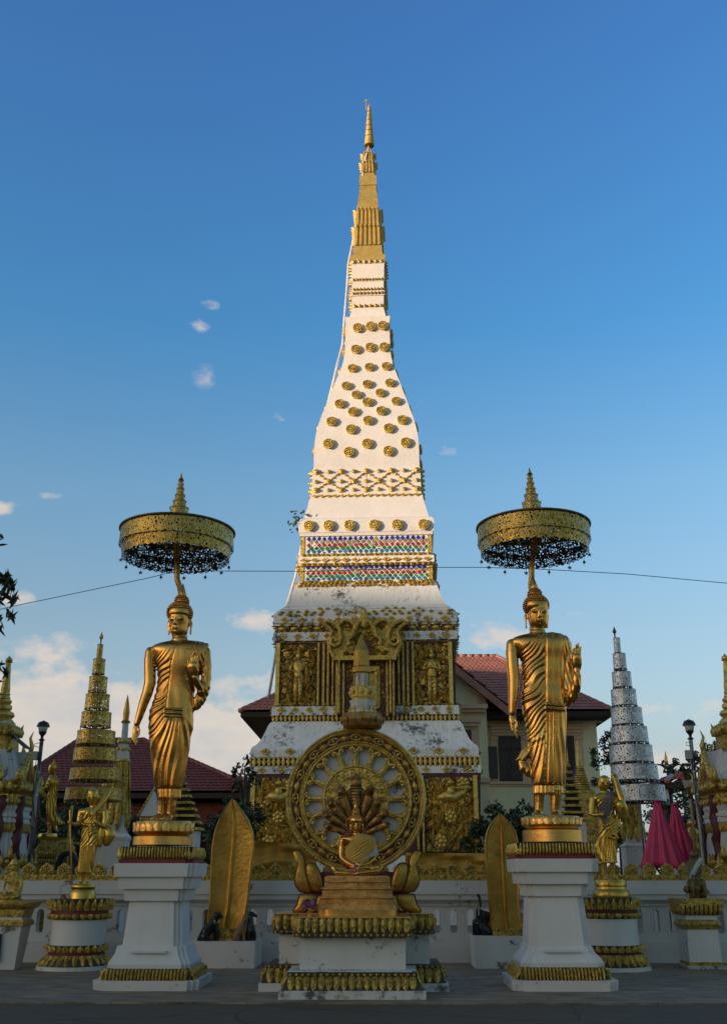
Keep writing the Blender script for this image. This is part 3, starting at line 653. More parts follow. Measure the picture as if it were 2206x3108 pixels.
# pediment: two upswept flame wings each side of a leaf, with scrolls
b = MB(); H5 = hu + .45
def crest(pts, d0, d1, wall=True):
    P = [xz(x, y, H5) for x, y in pts]; b.prism(P, -H5 - d1, -H5 - d0 + .6)
def arcp(b, pts, r, d=.0):
    P = [(*xz(x, y, H5), 0) for x, y in pts]; b.tube([(p[0], -H5 - .25 - d, p[1]) for p in P], r, 7)
cxp = 824
for s_ in (-1, 1):
    f = lambda L: [(cxp + s_ * (x - cxp), y) for x, y in L]
    crest(f([(891, 1471), (905, 1440), (903, 1424), (898, 1412), (907, 1402), (918, 1394), (906, 1391), (892, 1395), (882, 1402), (876, 1396), (870, 1389), (857, 1391), (846, 1398), (840, 1412), (846, 1424), (856, 1430), (862, 1445), (868, 1458), (876, 1471)]), 0, .16)
    arcp(b, f([(918, 1394), (905, 1391), (890, 1397), (880, 1408), (876, 1425), (880, 1440), (890, 1446), (900, 1440), (898, 1430), (889, 1428), (886, 1436)]), [.03] + [.09] * 9 + [.1])
    arcp(b, f([(882, 1402), (870, 1388), (856, 1391), (846, 1399), (842, 1412)]), [.03, .08, .09, .09, .07]); arcp(b, f([(917, 1395), (904, 1404), (896, 1414), (900, 1426), (904, 1440), (900, 1455), (892, 1471)]), .07)
    arcp(b, f([(828, 1390), (838, 1396), (846, 1410), (850, 1424), (860, 1432), (858, 1445)]), .08, .05)
crest([(762, 1474), (886, 1474), (870, 1440), (850, 1400), (824, 1392), (798, 1400), (778, 1440)], 0, .1)
crest([(824, 1365), (830, 1374), (835, 1388), (834, 1400), (824, 1408), (814, 1400), (813, 1388), (818, 1374)], 0, .3)
for q in ((824, 1372, 5), (824, 1384, 9), (824, 1396, 7)): u, z = xz(q[0], q[1], H5); b.ball((u, -H5 - .32, z), (q[2] * .018, .08, q[2] * .025), 8, 5)
u0, z0 = xz(762, 1474, H5); u1, _ = xz(888, 1474, H5); b.box(((u0 + u1) / 2, -H5 - .12, z0), (u1 - u0 + .2, .5, .16))
q0 = xz(790, 1468, H5); q1 = xz(860, 1410, H5); carved(b, q0[0], q1[0], q0[1], q1[1], -H5 - .1, 120, .16)
for (x, y) in ((765, 1402), (862, 1400), (890, 1404), (790, 1402), (785, 1462), (868, 1462), (752, 1396)): u, z = xz(x if x < 824 else x, y, H5); carved(b, u - .22, u + .22, z - .2, z + .2, -H5 - .16, 14, .14)
b.build('door_pediment', M['gold_old'], ST, angle=30)
b = MB()
for k in range(7): a0 = PI * (.1 + .8 * k / 6)
u, z = xz(829, 1448, H5); b.prism([(u + .27 * math.cos(a), z + .30 * math.sin(a)) for a in np.linspace(0, PI, 9)] + [(u - .27, z - .3), (u + .27, z - .3)], -H5 - .13, -H5 + .0); b.build('pediment_niche', M['maroon'], ST)
# friezes of little animals / dwarfs
def frieze(y, x0, x1, n, s, kind):
    z, h = lv(y, x0, x1); b = MB()
    for fc in (0, 1, 3):
        q = MB(); b_len = 2 * h
        for i in range(n):
            u = -h + (i + .5) * b_len / n
            if kind == 'animal':
                q.ball((u, -h - .03, z), (s * .9, .1, s * .5), 7, 4); q.ball((u + s * .95, -h - .04, z + s * .3), (s * .32, .09, s * .3), 6, 4)
                for t_ in (-.6, -.2, .4, .7): q.tube([(u + s * t_, -h - .04, z - s * .2), (u + s * t_ * 1.1, -h - .04, z - s * .95)], s * .13, 4)
                q.tube([(u - s * .8, -h - .03, z + s * .2), (u - s * 1.1, -h - .03, z - s * .3)], s * .08, 4)
            else:
                r = s * .5; q.lathe([(r, z - s), (r * .5, z - s * .6), (r * 1.1, z), (r * .5, z + s * .5), (r * .9, z + s)], (u, -h - .06, 0), 7)
        q.box((0, -h - .03, z - s), (2 * h * .98, .06, .03)); b = MB(); b.join(q, side(fc)); b.build('animal_frieze' if kind == 'animal' else 'baluster_frieze', M['gold_relief'], ST, smooth=True)
    b = MB(); 
    b.box((0, 0, z), (2 * h + .02, 2 * h + .02, s * 2.1)); b.build('frieze_ground', M['maroon'], ST)
frieze(1403.5, 625, 1022, 15, .19, 'animal'); frieze(1604, 621, 1025, 42, .15, 'b'); frieze(1702, 571, 1074, 46, .18, 'b')
# lower storey panels
_, hlw = lv(1800, 565, 1082)
def lower_panel(x0, x1):
    o = framed_panel(x0, x1, 1738, 1903, hlw, None, n=1050, s=.30)
    b = MB(); u, z = xz((x0 + x1) / 2, 1785, hlw)
    # leaping deer with rider
    s = .42
    T0 = b; b = MB(); u_, z_ = u, z
    b.tube([(u - s * 1.1, -hlw - .12, z), (u - s * .5, -hlw - .16, z + .12), (u + s * .3, -hlw - .16, z + .05), (u + s * .9, -hlw - .14, z + .3), (u + s * 1.2, -hlw - .12, z + .55)], [.12, .3, .27, .16, .12], 9)
    b.ball((u + s * 1.35, -hlw - .12, z + .58), (.2, .12, .11), 7, 5)
    for (a, c) in ((-1.0, -1.6), (-.7, -1.2), (.6, 1.2), (.8, 1.5)): b.tube([(u + s * a, -hlw - .12, z - .1), (u + s * (a + c) / 2, -hlw - .1, z - .35), (u + s * c, -hlw - .08, z - .3)], [.12, .08, .05], 6)
    b.tube([(u, -hlw - .2, z + .2), (u, -hlw - .22, z + .6)], [.17, .13], 7); b.ball((u, -hlw - .22, z + .85), (.13, .1, .15), 7, 5); b.tube([(u, -hlw - .2, z + .9), (u, -hlw - .2, z + 1.1)], [.08, .01], 6); b.tube([(u, -hlw - .25, z + .6), (u + .5, -hlw - .25, z + .5)], .05, 6)
    T0.join(b, lambda v: np.stack([u_ + (v[:, 0] - u_) * .62 if False else v[:, 0], -hlw + (v[:, 1] + hlw) * .8, z_ + (v[:, 2] - z_) * .62], 1)); b = T0
    b.build('rider_relief', M['gold_relief'], ST, smooth=True)
    for (px, py) in ((.75, 1752), (.5, 1826), (.3, 1880)):
        b = MB(); u, z = xz(x0 + (x1 - x0) * px, py, hlw)
        for a in range(7): b.ball((u + .15 * math.cos(a * .9), -hlw - .12, z + .15 * math.sin(a * .9)), (.095, .09, .095), 6, 4)
        b.ball((u, -hlw - .16, z), (.10, .08, .10), 7, 4); b.build('flower_relief', M['gold_relief'], ST, smooth=True)
lower_panel(575, 690); lower_panel(963, 1070)
for x in (570, 1076): post('corner_post', x, 1734, 1905, 10, hlw, d=.16)
for x in (957, 945): post('pilaster', x, 1734, 1905, 5, hlw, 'gold_old', .2)
# weeds rooted in the ledge, and the white cable down the left edge
b = MB(); z, h = lv(1160, 672, 975)
for _ in range(34):
    a = random.uniform(0, 6.28); r = random.uniform(0, .45); c = np.array((-h - .15 + r * math.cos(a), -h + .3 + random.uniform(-.3, .3), z + random.uniform(-.5, .45)))
    d = np.array((random.uniform(-1, .2), random.uniform(-1, 1), random.uniform(-.6, 1))) * .12; q = np.cross(d, (0, 1, 0)); q = q / (np.linalg.norm(q) + 1e-6) * .05
    b.add([c - d, c + q, c + d, c - q], [(0, 1, 2, 3)])
o = b.build('weed', M['leaf_dark'], None, fix=False); o.location = (SX, SY, 0); tag(o, 'small withered weed rooted on the ledge beside the rosette course of the tower', 'weed')
pts = [(824, 330), (817, 352), (809, 400), (799, 470), (788, 540), (778, 590), (775, 640), (770, 700), (765, 770), (757, 800), (744, 855), (733, 900), (719, 945), (707, 1010), (700, 1080), (693, 1120), (685, 1160), (672, 1230), (660, 1290), (645, 1340), (635, 1370), (622, 1420), (610, 1500), (600, 1560)]
P = []
for x, y in pts: P.append(W(x * K, y * K, SY - .3))
b = MB(); b.tube(P[:10], .045, 6); b.tube(P[9:], .055, 6); rooted('cable', b, M['white_cord'], 'slack white cable hanging down the left edge of the tower', 'cable', P[-1], smooth=True)
# ------------------------------------------------------------------ figures (built as one continuous gilded surface each)
def ell(F, cx, y, a, b, d=0.0, n=40, e=2.2, top=0.0):
    th = np.arange(n) / n * 2 * PI; c, s = np.cos(th), np.sin(th)
    X = cx + a * np.sign(c) * np.abs(c) ** (2 / e); Dp = d + b * np.sign(s) * np.abs(s) ** (2 / e); m = F.m(cx, y)
    w0 = F.p(cx, y); return np.stack([w0[0] + (X - cx) * m, w0[1] - Dp * m, np.full(n, w0[2])], 1)
def bloft(mb, F, rows, n=40, e=2.2):
    rows = sorted([tuple(r) + ((0,) if len(r) == 4 else ()) for r in rows])
    if len(rows) > 3:
        A = np.array([r[:5] for r in rows], float); A[:, 3] *= (A[:, 2] - A[:, 1]) / 2; ys = A[:, 0]; tn = np.gradient(A, axis=0) / np.gradient(ys)[:, None]; o_ = []
        for i in range(len(ys) - 1):
            h = ys[i + 1] - ys[i]
            for t_ in np.linspace(0, 1, max(2, min(6, int(h / 12))), endpoint=False):
                o_.append((2 * t_ ** 3 - 3 * t_ ** 2 + 1) * A[i] + (t_ ** 3 - 2 * t_ ** 2 + t_) * h * tn[i] + (-2 * t_ ** 3 + 3 * t_ ** 2) * A[i + 1] + (t_ ** 3 - t_ ** 2) * h * tn[i + 1])
        o_.append(A[-1]); rows = [(q[0], q[1], q[2], q[3] / max(1e-3, (q[2] - q[1]) / 2), q[4]) for q in o_ if q[2] - q[1] > 1]
    mb.loft([ell(F, (r[1] + r[2]) / 2, r[0], (r[2] - r[1]) / 2, (r[2] - r[1]) / 2 * r[3] if len(r) < 6 else r[5], r[4] if len(r) > 4 else 0, n, e) for r in sorted(rows, key=lambda q: -q[0])])
def ftube(mb, F, pts, n=10, flat=1.0):
    """pts (x,y,d,r)"""
    mb.tube([F.p(*q[:3]) for q in pts], [q[3] * F.m(q[0], q[1]) for q in pts], n, flat=flat, round_cap=True)
def fball(mb, F, x, y, d, rx, ry, rd, n=12, m=8):
    k = F.m(x, y); mb.ball(F.p(x, y, d), (rx * k, rd * k, ry * k), n, m)
def hand(mb, F, wx, wy, wd, palm, fingers, thumb, r, pr):
    """wrist, palm end (x,y,d), finger chains, thumb chain"""
    ftube(mb, F, [(wx, wy, wd, pr * .75), ((wx + palm[0]) / 2, (wy + palm[1]) / 2, (wd + palm[2]) / 2, pr), (*palm, pr * .95)], 12, .5)
    for ch in list(fingers) + [thumb]:
        n = len(ch); ftube(mb, F, [(*p, r * (1.15 - .35 * i / (n - 1))) for i, p in enumerate(ch)], 7)
def head(mb, F, U, cx, fx, y0, y1, rows, eyes, nose, mouth, ears, soft=1.0):
    bloft(mb, F, rows, 36, 2.1)
    R_ = sorted(rows); ys = [r[0] for r in R_]
    def fd(x, y):
        xl = np.interp(y, ys, [r[1] for r in R_]); xr = np.interp(y, ys, [r[2] for r in R_]); b = np.interp(y, ys, [(r[2] - r[1]) / 2 * r[3] for r in R_]); a = (xr - xl) / 2
        q = min(.999, abs((x - (xl + xr) / 2) / a)); return b * math.sqrt(1 - q * q) + np.interp(y, ys, [r[4] if len(r) > 4 else 0 for r in R_])
    nx, ny0, ny1 = nose
    ftube(mb, F, [(nx + 2 * U, ny0, fd(nx, ny0) - 3 * U, 5 * U), (nx, (ny0 + ny1) / 2, fd(nx, ny0) + 6 * U, 7 * U), (nx - 1 * U, ny1 - 4 * U, fd(nx, ny1) + 13 * U, 9 * U)], 9)
    for s in (-1, 1): fball(mb, F, nx + s * 9 * U, ny1, fd(nx, ny1) + 3 * U, 7 * U, 6 * U, 8 * U)
    for i, (ex, ey) in enumerate(eyes):
        fball(mb, F, ex, ey + 2 * U, fd(ex, ey) - 5 * U, 22 * U, 11 * U, 13 * U); s = -1 if i == 0 else 1
        ftube(mb, F, [(nx + s * 10 * U, ey - 10 * U, fd(nx, ey) + 1 * U, 3.5 * U), (ex, ey - 22 * U, fd(ex, ey - 22 * U) + 1, 4 * U), (ex + s * 24 * U, ey - 10 * U, fd(ex + s * 24 * U, ey) - 1, 3 * U)], 7)
        ftube(mb, F, [(ex - 20 * U, ey + 4 * U, fd(ex - 20 * U, ey) + 1 * U, 2.2 * U), (ex, ey + 12 * U, fd(ex, ey) + 5 * U, 2.5 * U), (ex + 20 * U, ey + 4 * U, fd(ex + 20 * U, ey) + 1 * U, 2.2 * U)], 6)
    mx, my, mw = mouth
    ftube(mb, F, [(mx - mw, my - 3 * U, fd(mx - mw, my) - 2 * U, 2.5 * U), (mx - mw * .4, my - 5 * U, fd(mx, my) + 2 * U, 5.5 * U), (mx + mw * .4, my - 5 * U, fd(mx, my) + 2 * U, 5.5 * U), (mx + mw, my - 3 * U, fd(mx + mw, my) - 2 * U, 2.5 * U)], 8)
    ftube(mb, F, [(mx - mw * .7, my + 6 * U, fd(mx - mw, my) - 1 * U, 3 * U), (mx, my + 9 * U, fd(mx, my) + 2 * U, 7 * U), (mx + mw * .7, my + 6 * U, fd(mx + mw, my) - 1 * U, 3 * U)], 8)
    fball(mb, F, mx, my + 34 * U, fd(mx, my + 30 * U) - 12 * U, 18 * U, 12 * U, 15 * U)
    for (ax, ay0, ay1) in ears:
        s = -1 if ax < cx else 1
        ftube(mb, F, [(ax - s * 4 * U, ay0, -12 * U, 10 * U), (ax + s * 3 * U, ay0 + (ay1 - ay0) * .25, -10 * U, 13 * U), (ax, ay0 + (ay1 - ay0) * .6, -4 * U, 8 * U), (ax - s * 3 * U, ay1 - 4 * U, 0, 9 * U)], 8, 1.0)
    return fd
def curls(name, F, c, r, hair_y, ush, parent, mat, rr, step, side_y, back=True):
    """snail-curl hair: small beads over the skull and the topknot"""
    mb = MB(); cx, cy = c; rx, ry, rd = r
    fball(mb, F, cx, cy - ry * .1, -rd * .3, rx * .96, ry * .88, rd * .75, 20, 12)
    k = int(ry * PI / 2 / step)
    for (ccx, ccy, ax, ay, ad, lo, hi) in ((cx, cy, rx, ry, rd, -.75, 1.0), (ush[0], ush[1], ush[2], ush[3], ush[2], -.3, 1.0)):
        fball(mb, F, ccx, ccy, -4, ax * .98, ay * .98, ad * .98, 16, 10)
        nlat = max(4, int(ay * 2.2 / step))
        for i in range(nlat):
            la = -PI / 2 * .5 + (PI / 2 * 1.45) * i / (nlat - 1); yy = ccy - ay * math.sin(la); cr = math.cos(la); nn = max(1, int(2 * PI * ax * max(cr, .05) / step))
            for j in range(nn):
                a = 2 * PI * (j + .5 * (i % 2)) / nn; x = ccx + ax * cr * math.cos(a); d = ad * cr * math.sin(a) - 4
                if ccy == cy:
                    if math.sin(a) > -.1 and yy > hair_y + (side_y - hair_y) * max(0, (abs(math.cos(a)) - .80) / .2): continue
                fball(mb, F, x, yy, d, rr, rr, rr, 6, 4)
    return mb.build(name, mat, parent, smooth=True)
def petals_ring(mb, c, r0, r1, z0, z1, n, wf=1.0, th=.03, sx=1, sy=1, tip=.25):
    """a ring of pointed petals from (r0,z0) up or down to the tip (r1,z1)"""
    for i in range(n):
        a = 2 * PI * (i + .5) / n; wd = PI * (r0 + r1) / n * wf; v = []
        for (t_, w_) in ((0, .8), (.35, 1.0), (.7, .72), (1.0, .0)):
            r = r0 + (r1 - r0) * t_; z = z0 + (z1 - z0) * t_
            for s_, o_ in ((-1, 0), (0, th), (1, 0)):
                da = s_ * w_ * wd / 2 / max(r, .01); v.append((c[0] + (r + o_) * math.cos(a + da) * sx, c[1] + (r + o_) * math.sin(a + da) * sy, z))
        f = []
        for k in range(3): o_ = k * 3; f += [(o_, o_ + 1, o_ + 4, o_ + 3), (o_ + 1, o_ + 2, o_ + 5, o_ + 4)]
        mb.add(v, f, 1)
def petals_line(mb, p0, p1, z0, z1, out0, out1, n, nrm, th=.04, groove=True, wf=.94):
    """a straight run of hanging petals along p0->p1; out0/out1: offset along nrm at z0 (root) and z1 (tip)"""
    p0, p1, nrm = np.array(p0, float), np.array(p1, float), np.array(nrm, float)
    for i in range(n):
        cc = p0 + (p1 - p0) * (i + .5) / n; hw = (p1 - p0) / n / 2 * wf; v = []
        for (t_, w_) in ((0, .85), (.25, 1.0), (.6, .95), (.85, .6), (1.0, .05)):
            bulge = th * math.sin(PI * min(1, t_ * .8 + .2)); base = cc[:2] + nrm * (out0 + (out1 - out0) * t_); z = z0 + (z1 - z0) * t_
            for s_, b_ in ((-1, 0), (-.5, .8), (0, 1.15), (.5, .8), (1, 0)):
                q = base + hw[:2] * s_ * w_ + nrm * bulge * b_; v.append((q[0], q[1], z))
        f = []
        for k in range(4):
            for j in range(4): o_ = k * 5 + j; f.append((o_, o_ + 1, o_ + 6, o_ + 5))
        mb.add(v, f, 1)
        q = cc[:2] + nrm * (out0 + (out1 - out0) * .45 + th * 1.1); hh = np.linalg.norm(hw) * .35
        mb.ball((q[0], q[1], z0 + (z1 - z0) * .45), (hh, hh * .8, abs(z1 - z0) * .28), 6, 4, 1)
def petals_square(mb, cx, cy, hx0, hy0, hx1, hy1, z0, z1, n, th=.04, sides='fblr'):
    """petal courses on the sides of a rectangular block: root half sizes hx0,hy0, tip hx1,hy1"""
    nx = n; ny = max(2, round(n * hy0 / hx0))
    if 'f' in sides: petals_line(mb, (cx - hx0, cy), (cx + hx0, cy), z0, z1, hy0, hy1, nx, (0, -1), th)
    if 'b' in sides: petals_line(mb, (cx + hx0, cy), (cx - hx0, cy), z0, z1, hy0, hy1, nx, (0, 1), th)
    if 'r' in sides: petals_line(mb, (cx, cy - hy0), (cx, cy + hy0), z0, z1, hx0, hx1, ny, (1, 0), th)
    if 'l' in sides: petals_line(mb, (cx, cy + hy0), (cx, cy - hy0), z0, z1, hx0, hx1, ny, (-1, 0), th)
def lotus_seat(F, cx, x0, x1, y0, y1, bx0, bx1, by0, by1, parent, mat, n=22):
    mb = MB(); m = F.m(cx, y0); c = F.p(cx, y0); zt, zb = F.p(cx, y0)[2], F.p(cx, y1)[2]; r = (x1 - x0) / 2 * m; h = zt - zb; br = (bx1 - bx0) / 2 * m; z2, z3 = F.p(cx, by0)[2], F.p(cx, by1)[2]
    mb.lathe([(r * .9, z3 + .0), (br, z3), (br * .99, z2 - .01), (br * .86, z2 + .01), (r * .84, zb - .02), (r * .86, zb), (r * .97, zb + h * .12), (r, zb + h * .4), (r * .97, zb + h * .8), (r * .93, zt), (.01, zt)], (c[0], c[1], 0), 48)
    petals_ring(mb, c, r * 1.005, r * 1.0, zb + h * .2, zt - h * .08, n, .95, .018); petals_ring(mb, c, r * 1.02, r * 1.012, zb + h * .2, zt - h * .35, n, .55, .012)
    petals_ring(mb, c, r * .995, r * .9, zb + h * .2, zb - .0, n, .9, .01)
    return mb.build('lotus_seat', mat, parent, angle=45)
def ridge(u):
    q = np.abs(np.sin(PI * u)); return .25 + .75 * (1 - q) ** 1.6 + .2 * (1 - np.abs(np.sin(PI * (u * .5 + .2)))) - .35 * (q > .8) * (q - .8) * 5
def warp(x, y, s=1.0): return (.32 * np.sin(x / (41. * s) + y / (97. * s)) + .26 * np.sin(x / (67. * s) - y / (53. * s) + 1.3) + .16 * np.sin((x + y) / (29. * s)))
def big_buddha(F, U, P, label):
    base = F.p(P['cx'], P['seat'][3]); base[2] = F.p(P['cx'], P['seat'][7])[2]
    T = thing('buddha_statue', label, 'statue', base, 'standing gold Buddhas on the tall pedestals')
    mb = MB(); bloft(mb, F, P['robe']); bloft(mb, F, P['inner'], 32, 2.4)
    ftube(mb, F, P['neck'], 20)
    for t_ in P['tubes']: ftube(mb, F, t_[0], 14, t_[1])
    for L in P['legs']: ftube(mb, F, L, 14)
    for (ax, ay, tx, ty, w_) in P['feet']:
        ftube(mb, F, [(ax, ay - 30 * U, 0, w_ * .62), (ax, ay, 12 * U, w_ * .72), (tx, ty, 62 * U, w_ * .72)], 10, .62)
        for k in range(5): ftube(mb, F, [(tx + (k - 2) * w_ * .36, ty + 2 * U, 60 * U, w_ * .2), (tx + (k - 2) * w_ * .40, ty + 7 * U, (92 - abs(k - 1) * 5) * U, w_ * (.19 if k != 1 else .21))], 6)
        fball(mb, F, ax, ay + 6 * U, -14 * U, w_ * .55, 15 * U, 20 * U)
    for h in P['hands']: hand(mb, F, *h)
    head(mb, F, U, P['hc'][0], *P['head'])
    def post(V, Nn):
        x, y = F.inv(V); dpx = (F.Y - V[:, 1]) / F.m(P['cx'], P['robe'][6][0]); f = P['fold'](x, y, dpx)
        return V + Nn * (f * F.m(P['cx'], P['robe'][6][0]))[:, None]
    remeshed('body', mb, M['gold_statue'], T, .0115, 2, post)
    hc = P['hc']; curls('hair', F, hc[:2], hc[2:5], P['hair_y'], P['ush'], T, M['gold_statue'], 8.6 * U, 15.5 * U, P['side_y'])
    fx, fy0, fy1 = P['fin']; b = MB(); k = F.m(fx, fy0); c0 = F.p(fx, fy0); H = F.p(fx, fy1)[2] - c0[2]; w_ = 27 * U * k
    b.lathe([(w_ * .8, c0[2] - .03), (w_, c0[2] + H * .02), (w_ * 1.0, c0[2] + H * .12), (w_ * .8, c0[2] + H * .3), (w_ * .62, c0[2] + H * .5), (w_ * .3, c0[2] + H * .75), (.004, c0[2] + H)], (c0[0], c0[1], 0), 16, fn=lambda rr, a, z: rr * (1 + .22 * np.cos(4 * a + z * 3)))
    b.build('flame_finial', M['gold_statue'], T, smooth=True)
    lotus_seat(F, *P['seat'], T, M['gold_lotus'])
    return T
def interp(y, pts): return np.interp(y, [p[0] for p in pts], [p[1] for p in pts])
F1 = Fr(340, 1700, .3584, 16.8)
BL1 = [(850, 378), (900, 380), (1000, 390), (1100, 376), (1200, 347), (1280, 320), (1400, 310), (1480, 313)]
def fold1(x, y, d):
    robe = (y > interp(x, [(300, 900), (375, 850), (470, 762), (575, 716), (650, 690), (900, 690)])) & (y < 2030) & (x > interp(y, BL1) - 3) & ~((x > 640) & (x < 780) & (y > 775) & (y < 1020) & (d > 66)) & ~((x < 335) & (y < 1240))
    pl = interp(y, [(700, 600), (760, 560), (900, 517), (1000, 507), (1270, 478)]); pr = interp(y, [(700, 700), (1000, 668), (1300, 640)])
    dia = ridge((y + 1.0 * x + .0009 * (x - 520) ** 2) / 50.0 + warp(x, y)) * 6.5 - 3.5
    A = np.where(x < pl, dia * sstep(0, 25, pl - x), 0)
    A = np.where(x > pr, (ridge((x * 1.0 - .33 * y) / 34) * 4 - 2), A)
    A = np.where((x > pl) & (x <= pr), 3 + 2.5 * np.sin((x - y * .12) / 17) * sstep(900, 1200, y) , A) - 9 * np.exp(-((x - pl) / 4.0) ** 2) * (y < 1280)
    A = np.where((y > 1272) & (y < 1342) & (x > 462) & (x < 615), 9 + 5 * np.sign(np.sin((y - .05 * x) / 5.2)), A)
    ang = np.arctan2(x - 640, y - 900); fan = ridge(ang / .075 + .8 * warp(x, y * .4)) * 7.5 - 4
    C = fan * sstep(1340, 1420, y)
    bnd = 1345 + np.clip(480 - x, 0, 200) * 1.15
    k = sstep(-30, 40, y - bnd); out = A * (1 - k) + C * k
    out = np.where((y > 690) & (y < 860) & (x < 600), out * .6, out)
    out = np.where(y > 1925, ridge(x / 34.0) * 4 - 2, out)
    return np.where(robe, out, 0)
P1 = dict(cx=480, robe=[(672, 508, 642, .6), (684, 492, 656, .52), (697, 430, 728, .42), (716, 368, 800, .36), (745, 335, 818, .40), (800, 345, 815, .44), (900, 379, 780, .50), (1000, 388, 735, .52), (1100, 376, 705, .52), (1200, 347, 692, .52), (1280, 320, 692, .50), (1400, 310, 690, .50), (1480, 313, 676, .50), (1600, 326, 655, .52), (1700, 336, 641, .52), (1800, 347, 626, .54), (1900, 362, 608, .56), (1928, 368, 603, .56)],
    inner=[(1880, 390, 592, .5), (1960, 384, 590, .52), (2022, 388, 588, .54)],
    neck=[(574, 700, -6, 78), (573, 676, -16, 70), (572, 664, -20, 64), (571, 652, -22, 67), (570, 610, -24, 64)],
    tubes=[([(326, 775, 0, 42), (322, 840, 0, 48), (324, 940, 4, 50), (326, 1040, 8, 50), (303, 1130, 12, 46), (268, 1230, 18, 40), (238, 1330, 24, 32), (218, 1395, 28, 25)], 1.0),
           ([(790, 775, 0, 44), (800, 860, 0, 44), (800, 980, 4, 44), (790, 1080, 12, 46), (765, 1120, 30, 44)], 1.0),
           ([(768, 1100, 30, 44), (742, 1060, 66, 34), (716, 1010, 100, 26)], 1.0),
           ([(800, 1010, 0, 40), (778, 1120, 14, 50), (745, 1190, 18, 52), (712, 1250, 16, 36), (692, 1274, 12, 14)], .5),
           ([(600, 715, 40, 16), (660, 700, 30, 18), (740, 708, 10, 20), (806, 716, -6, 16)], .5)],
    legs=[[(428, 1990, 0, 40), (424, 2080, 0, 33), (418, 2150, 0, 31)], [(510, 1990, 10, 46), (508, 2080, 10, 40), (500, 2150, 10, 36)]],
    feet=[(412, 2165, 388, 2190, 48), (494, 2165, 476, 2190, 52)],
    hands=[(218, 1398, 28, (212, 1462, 36), [[(190, 1470, 38), (184, 1500, 42), (188, 1530, 50)], [(200, 1478, 40), (196, 1520, 46), (204, 1552, 54)], [(212, 1480, 40), (208, 1530, 48), (218, 1574, 56)], [(224, 1476, 38), (222, 1520, 46), (232, 1552, 52)]], [(236, 1425, 40), (248, 1460, 52), (240, 1500, 60)], 8.5, 31),
           (714, 1004, 104, (712, 925, 122), [[(690, 905, 124), (692, 866, 122), (700, 830, 128)], [(706, 898, 126), (710, 850, 124), (718, 800, 132)], [(724, 898, 126), (730, 850, 124), (738, 792, 132)], [(740, 906, 124), (748, 866, 122), (758, 826, 128)]], [(684, 970, 118), (664, 925, 122), (672, 872, 130)], 9.5, 44)],
    hc=(575, 448, 106, 92, 100), hair_y=432, side_y=540, ush=(592, 352, 58, 58), fin=(598, 302, 200),
    head=(551, 360, 645, [(650, 540, 600, .8, 24), (643, 520, 618, .85, 15), (630, 506, 632, .9, 9), (605, 497, 643, .92, 4), (560, 491, 650, .95), (520, 486, 656, .97), (480, 484, 659, .98), (440, 485, 660, .98), (400, 500, 650, .95), (380, 520, 630, .9)],
          ((518, 508), (601, 507)), (551, 500, 556), (551, 582, 27), ((480, 512, 632), (669, 512, 630))),
    seat=(443, 188, 680, 2216, 2325, 166, 662, 2340, 2415), fold=fold1)
# seat rows are (cx, x0, x1, y0, y1, bx0, bx1, by0, by1)
BUD1 = big_buddha(F1, 1.0, P1, 'gold standing Buddha under the left parasol, robe straight, one palm held before his chest')
F2 = Fr(1400, 1400, .5028, 16.8)
BL2 = [(1100, 345), (1180, 356), (1240, 360), (1340, 368), (1420, 357), (1500, 366), (1600, 385), (1740, 402), (1880, 415)]
def fold2(x, y, d):
    robe = (y > interp(x, [(260, 1220), (352, 1175), (390, 1110), (440, 1073), (515, 1042), (700, 1042)])) & (y < 2010) & (x > interp(y, BL2) - (3 if True else 0)) & ~((x > 636) & (y > 1105) & (y < 1285) & (d > 40))
    robe |= (y > 1740) & (y < 1905) & (x < 420) & (x > 320)
    pl, pr = 499, 610; dia = ridge((y + 1.1 * x + .001 * (x - 450) ** 2) / 42.0 + warp(x, y, .71)) * 5 - 2.6
    A = np.where(x < pl, dia * sstep(0, 18, pl - x), 0)
    A = np.where(x > pr, ridge((x - .3 * y) / 24) * 3 - 1.5, A)
    A = np.where((x > pl) & (x <= pr), 2 + 1.5 * np.sin(x / 9), A) - 6 * np.exp(-((x - pl) / 3.0) ** 2) * (y < 1470)
    A = np.where((y > 1466) & (y < 1512) & (x > 495) & (x < 612), 6 + 3.5 * np.sign(np.sin((y - .05 * x) / 3.6)), A)
    C = np.where(x > 495, ridge((x - .012 * (y - 1500)) / 29 + .7 * warp(x, y * .3, .71)) * 5.5 - 2.8, dia)
    ang = np.arctan2(x - 560, y - 1300); C = np.where((x <= 495), dia * (1 - sstep(1600, 1760, y)) + (ridge(ang / .07 + .6 * warp(x, y * .4, .71)) * 5.5 - 2.8) * sstep(1600, 1760, y), C)
    k = sstep(1505, 1525, y); out = A * (1 - k) + C * k
    out = np.where((y > 1950), ridge(x / 24.0) * 3 - 1.5, out)
    return np.where(robe, out, 0)
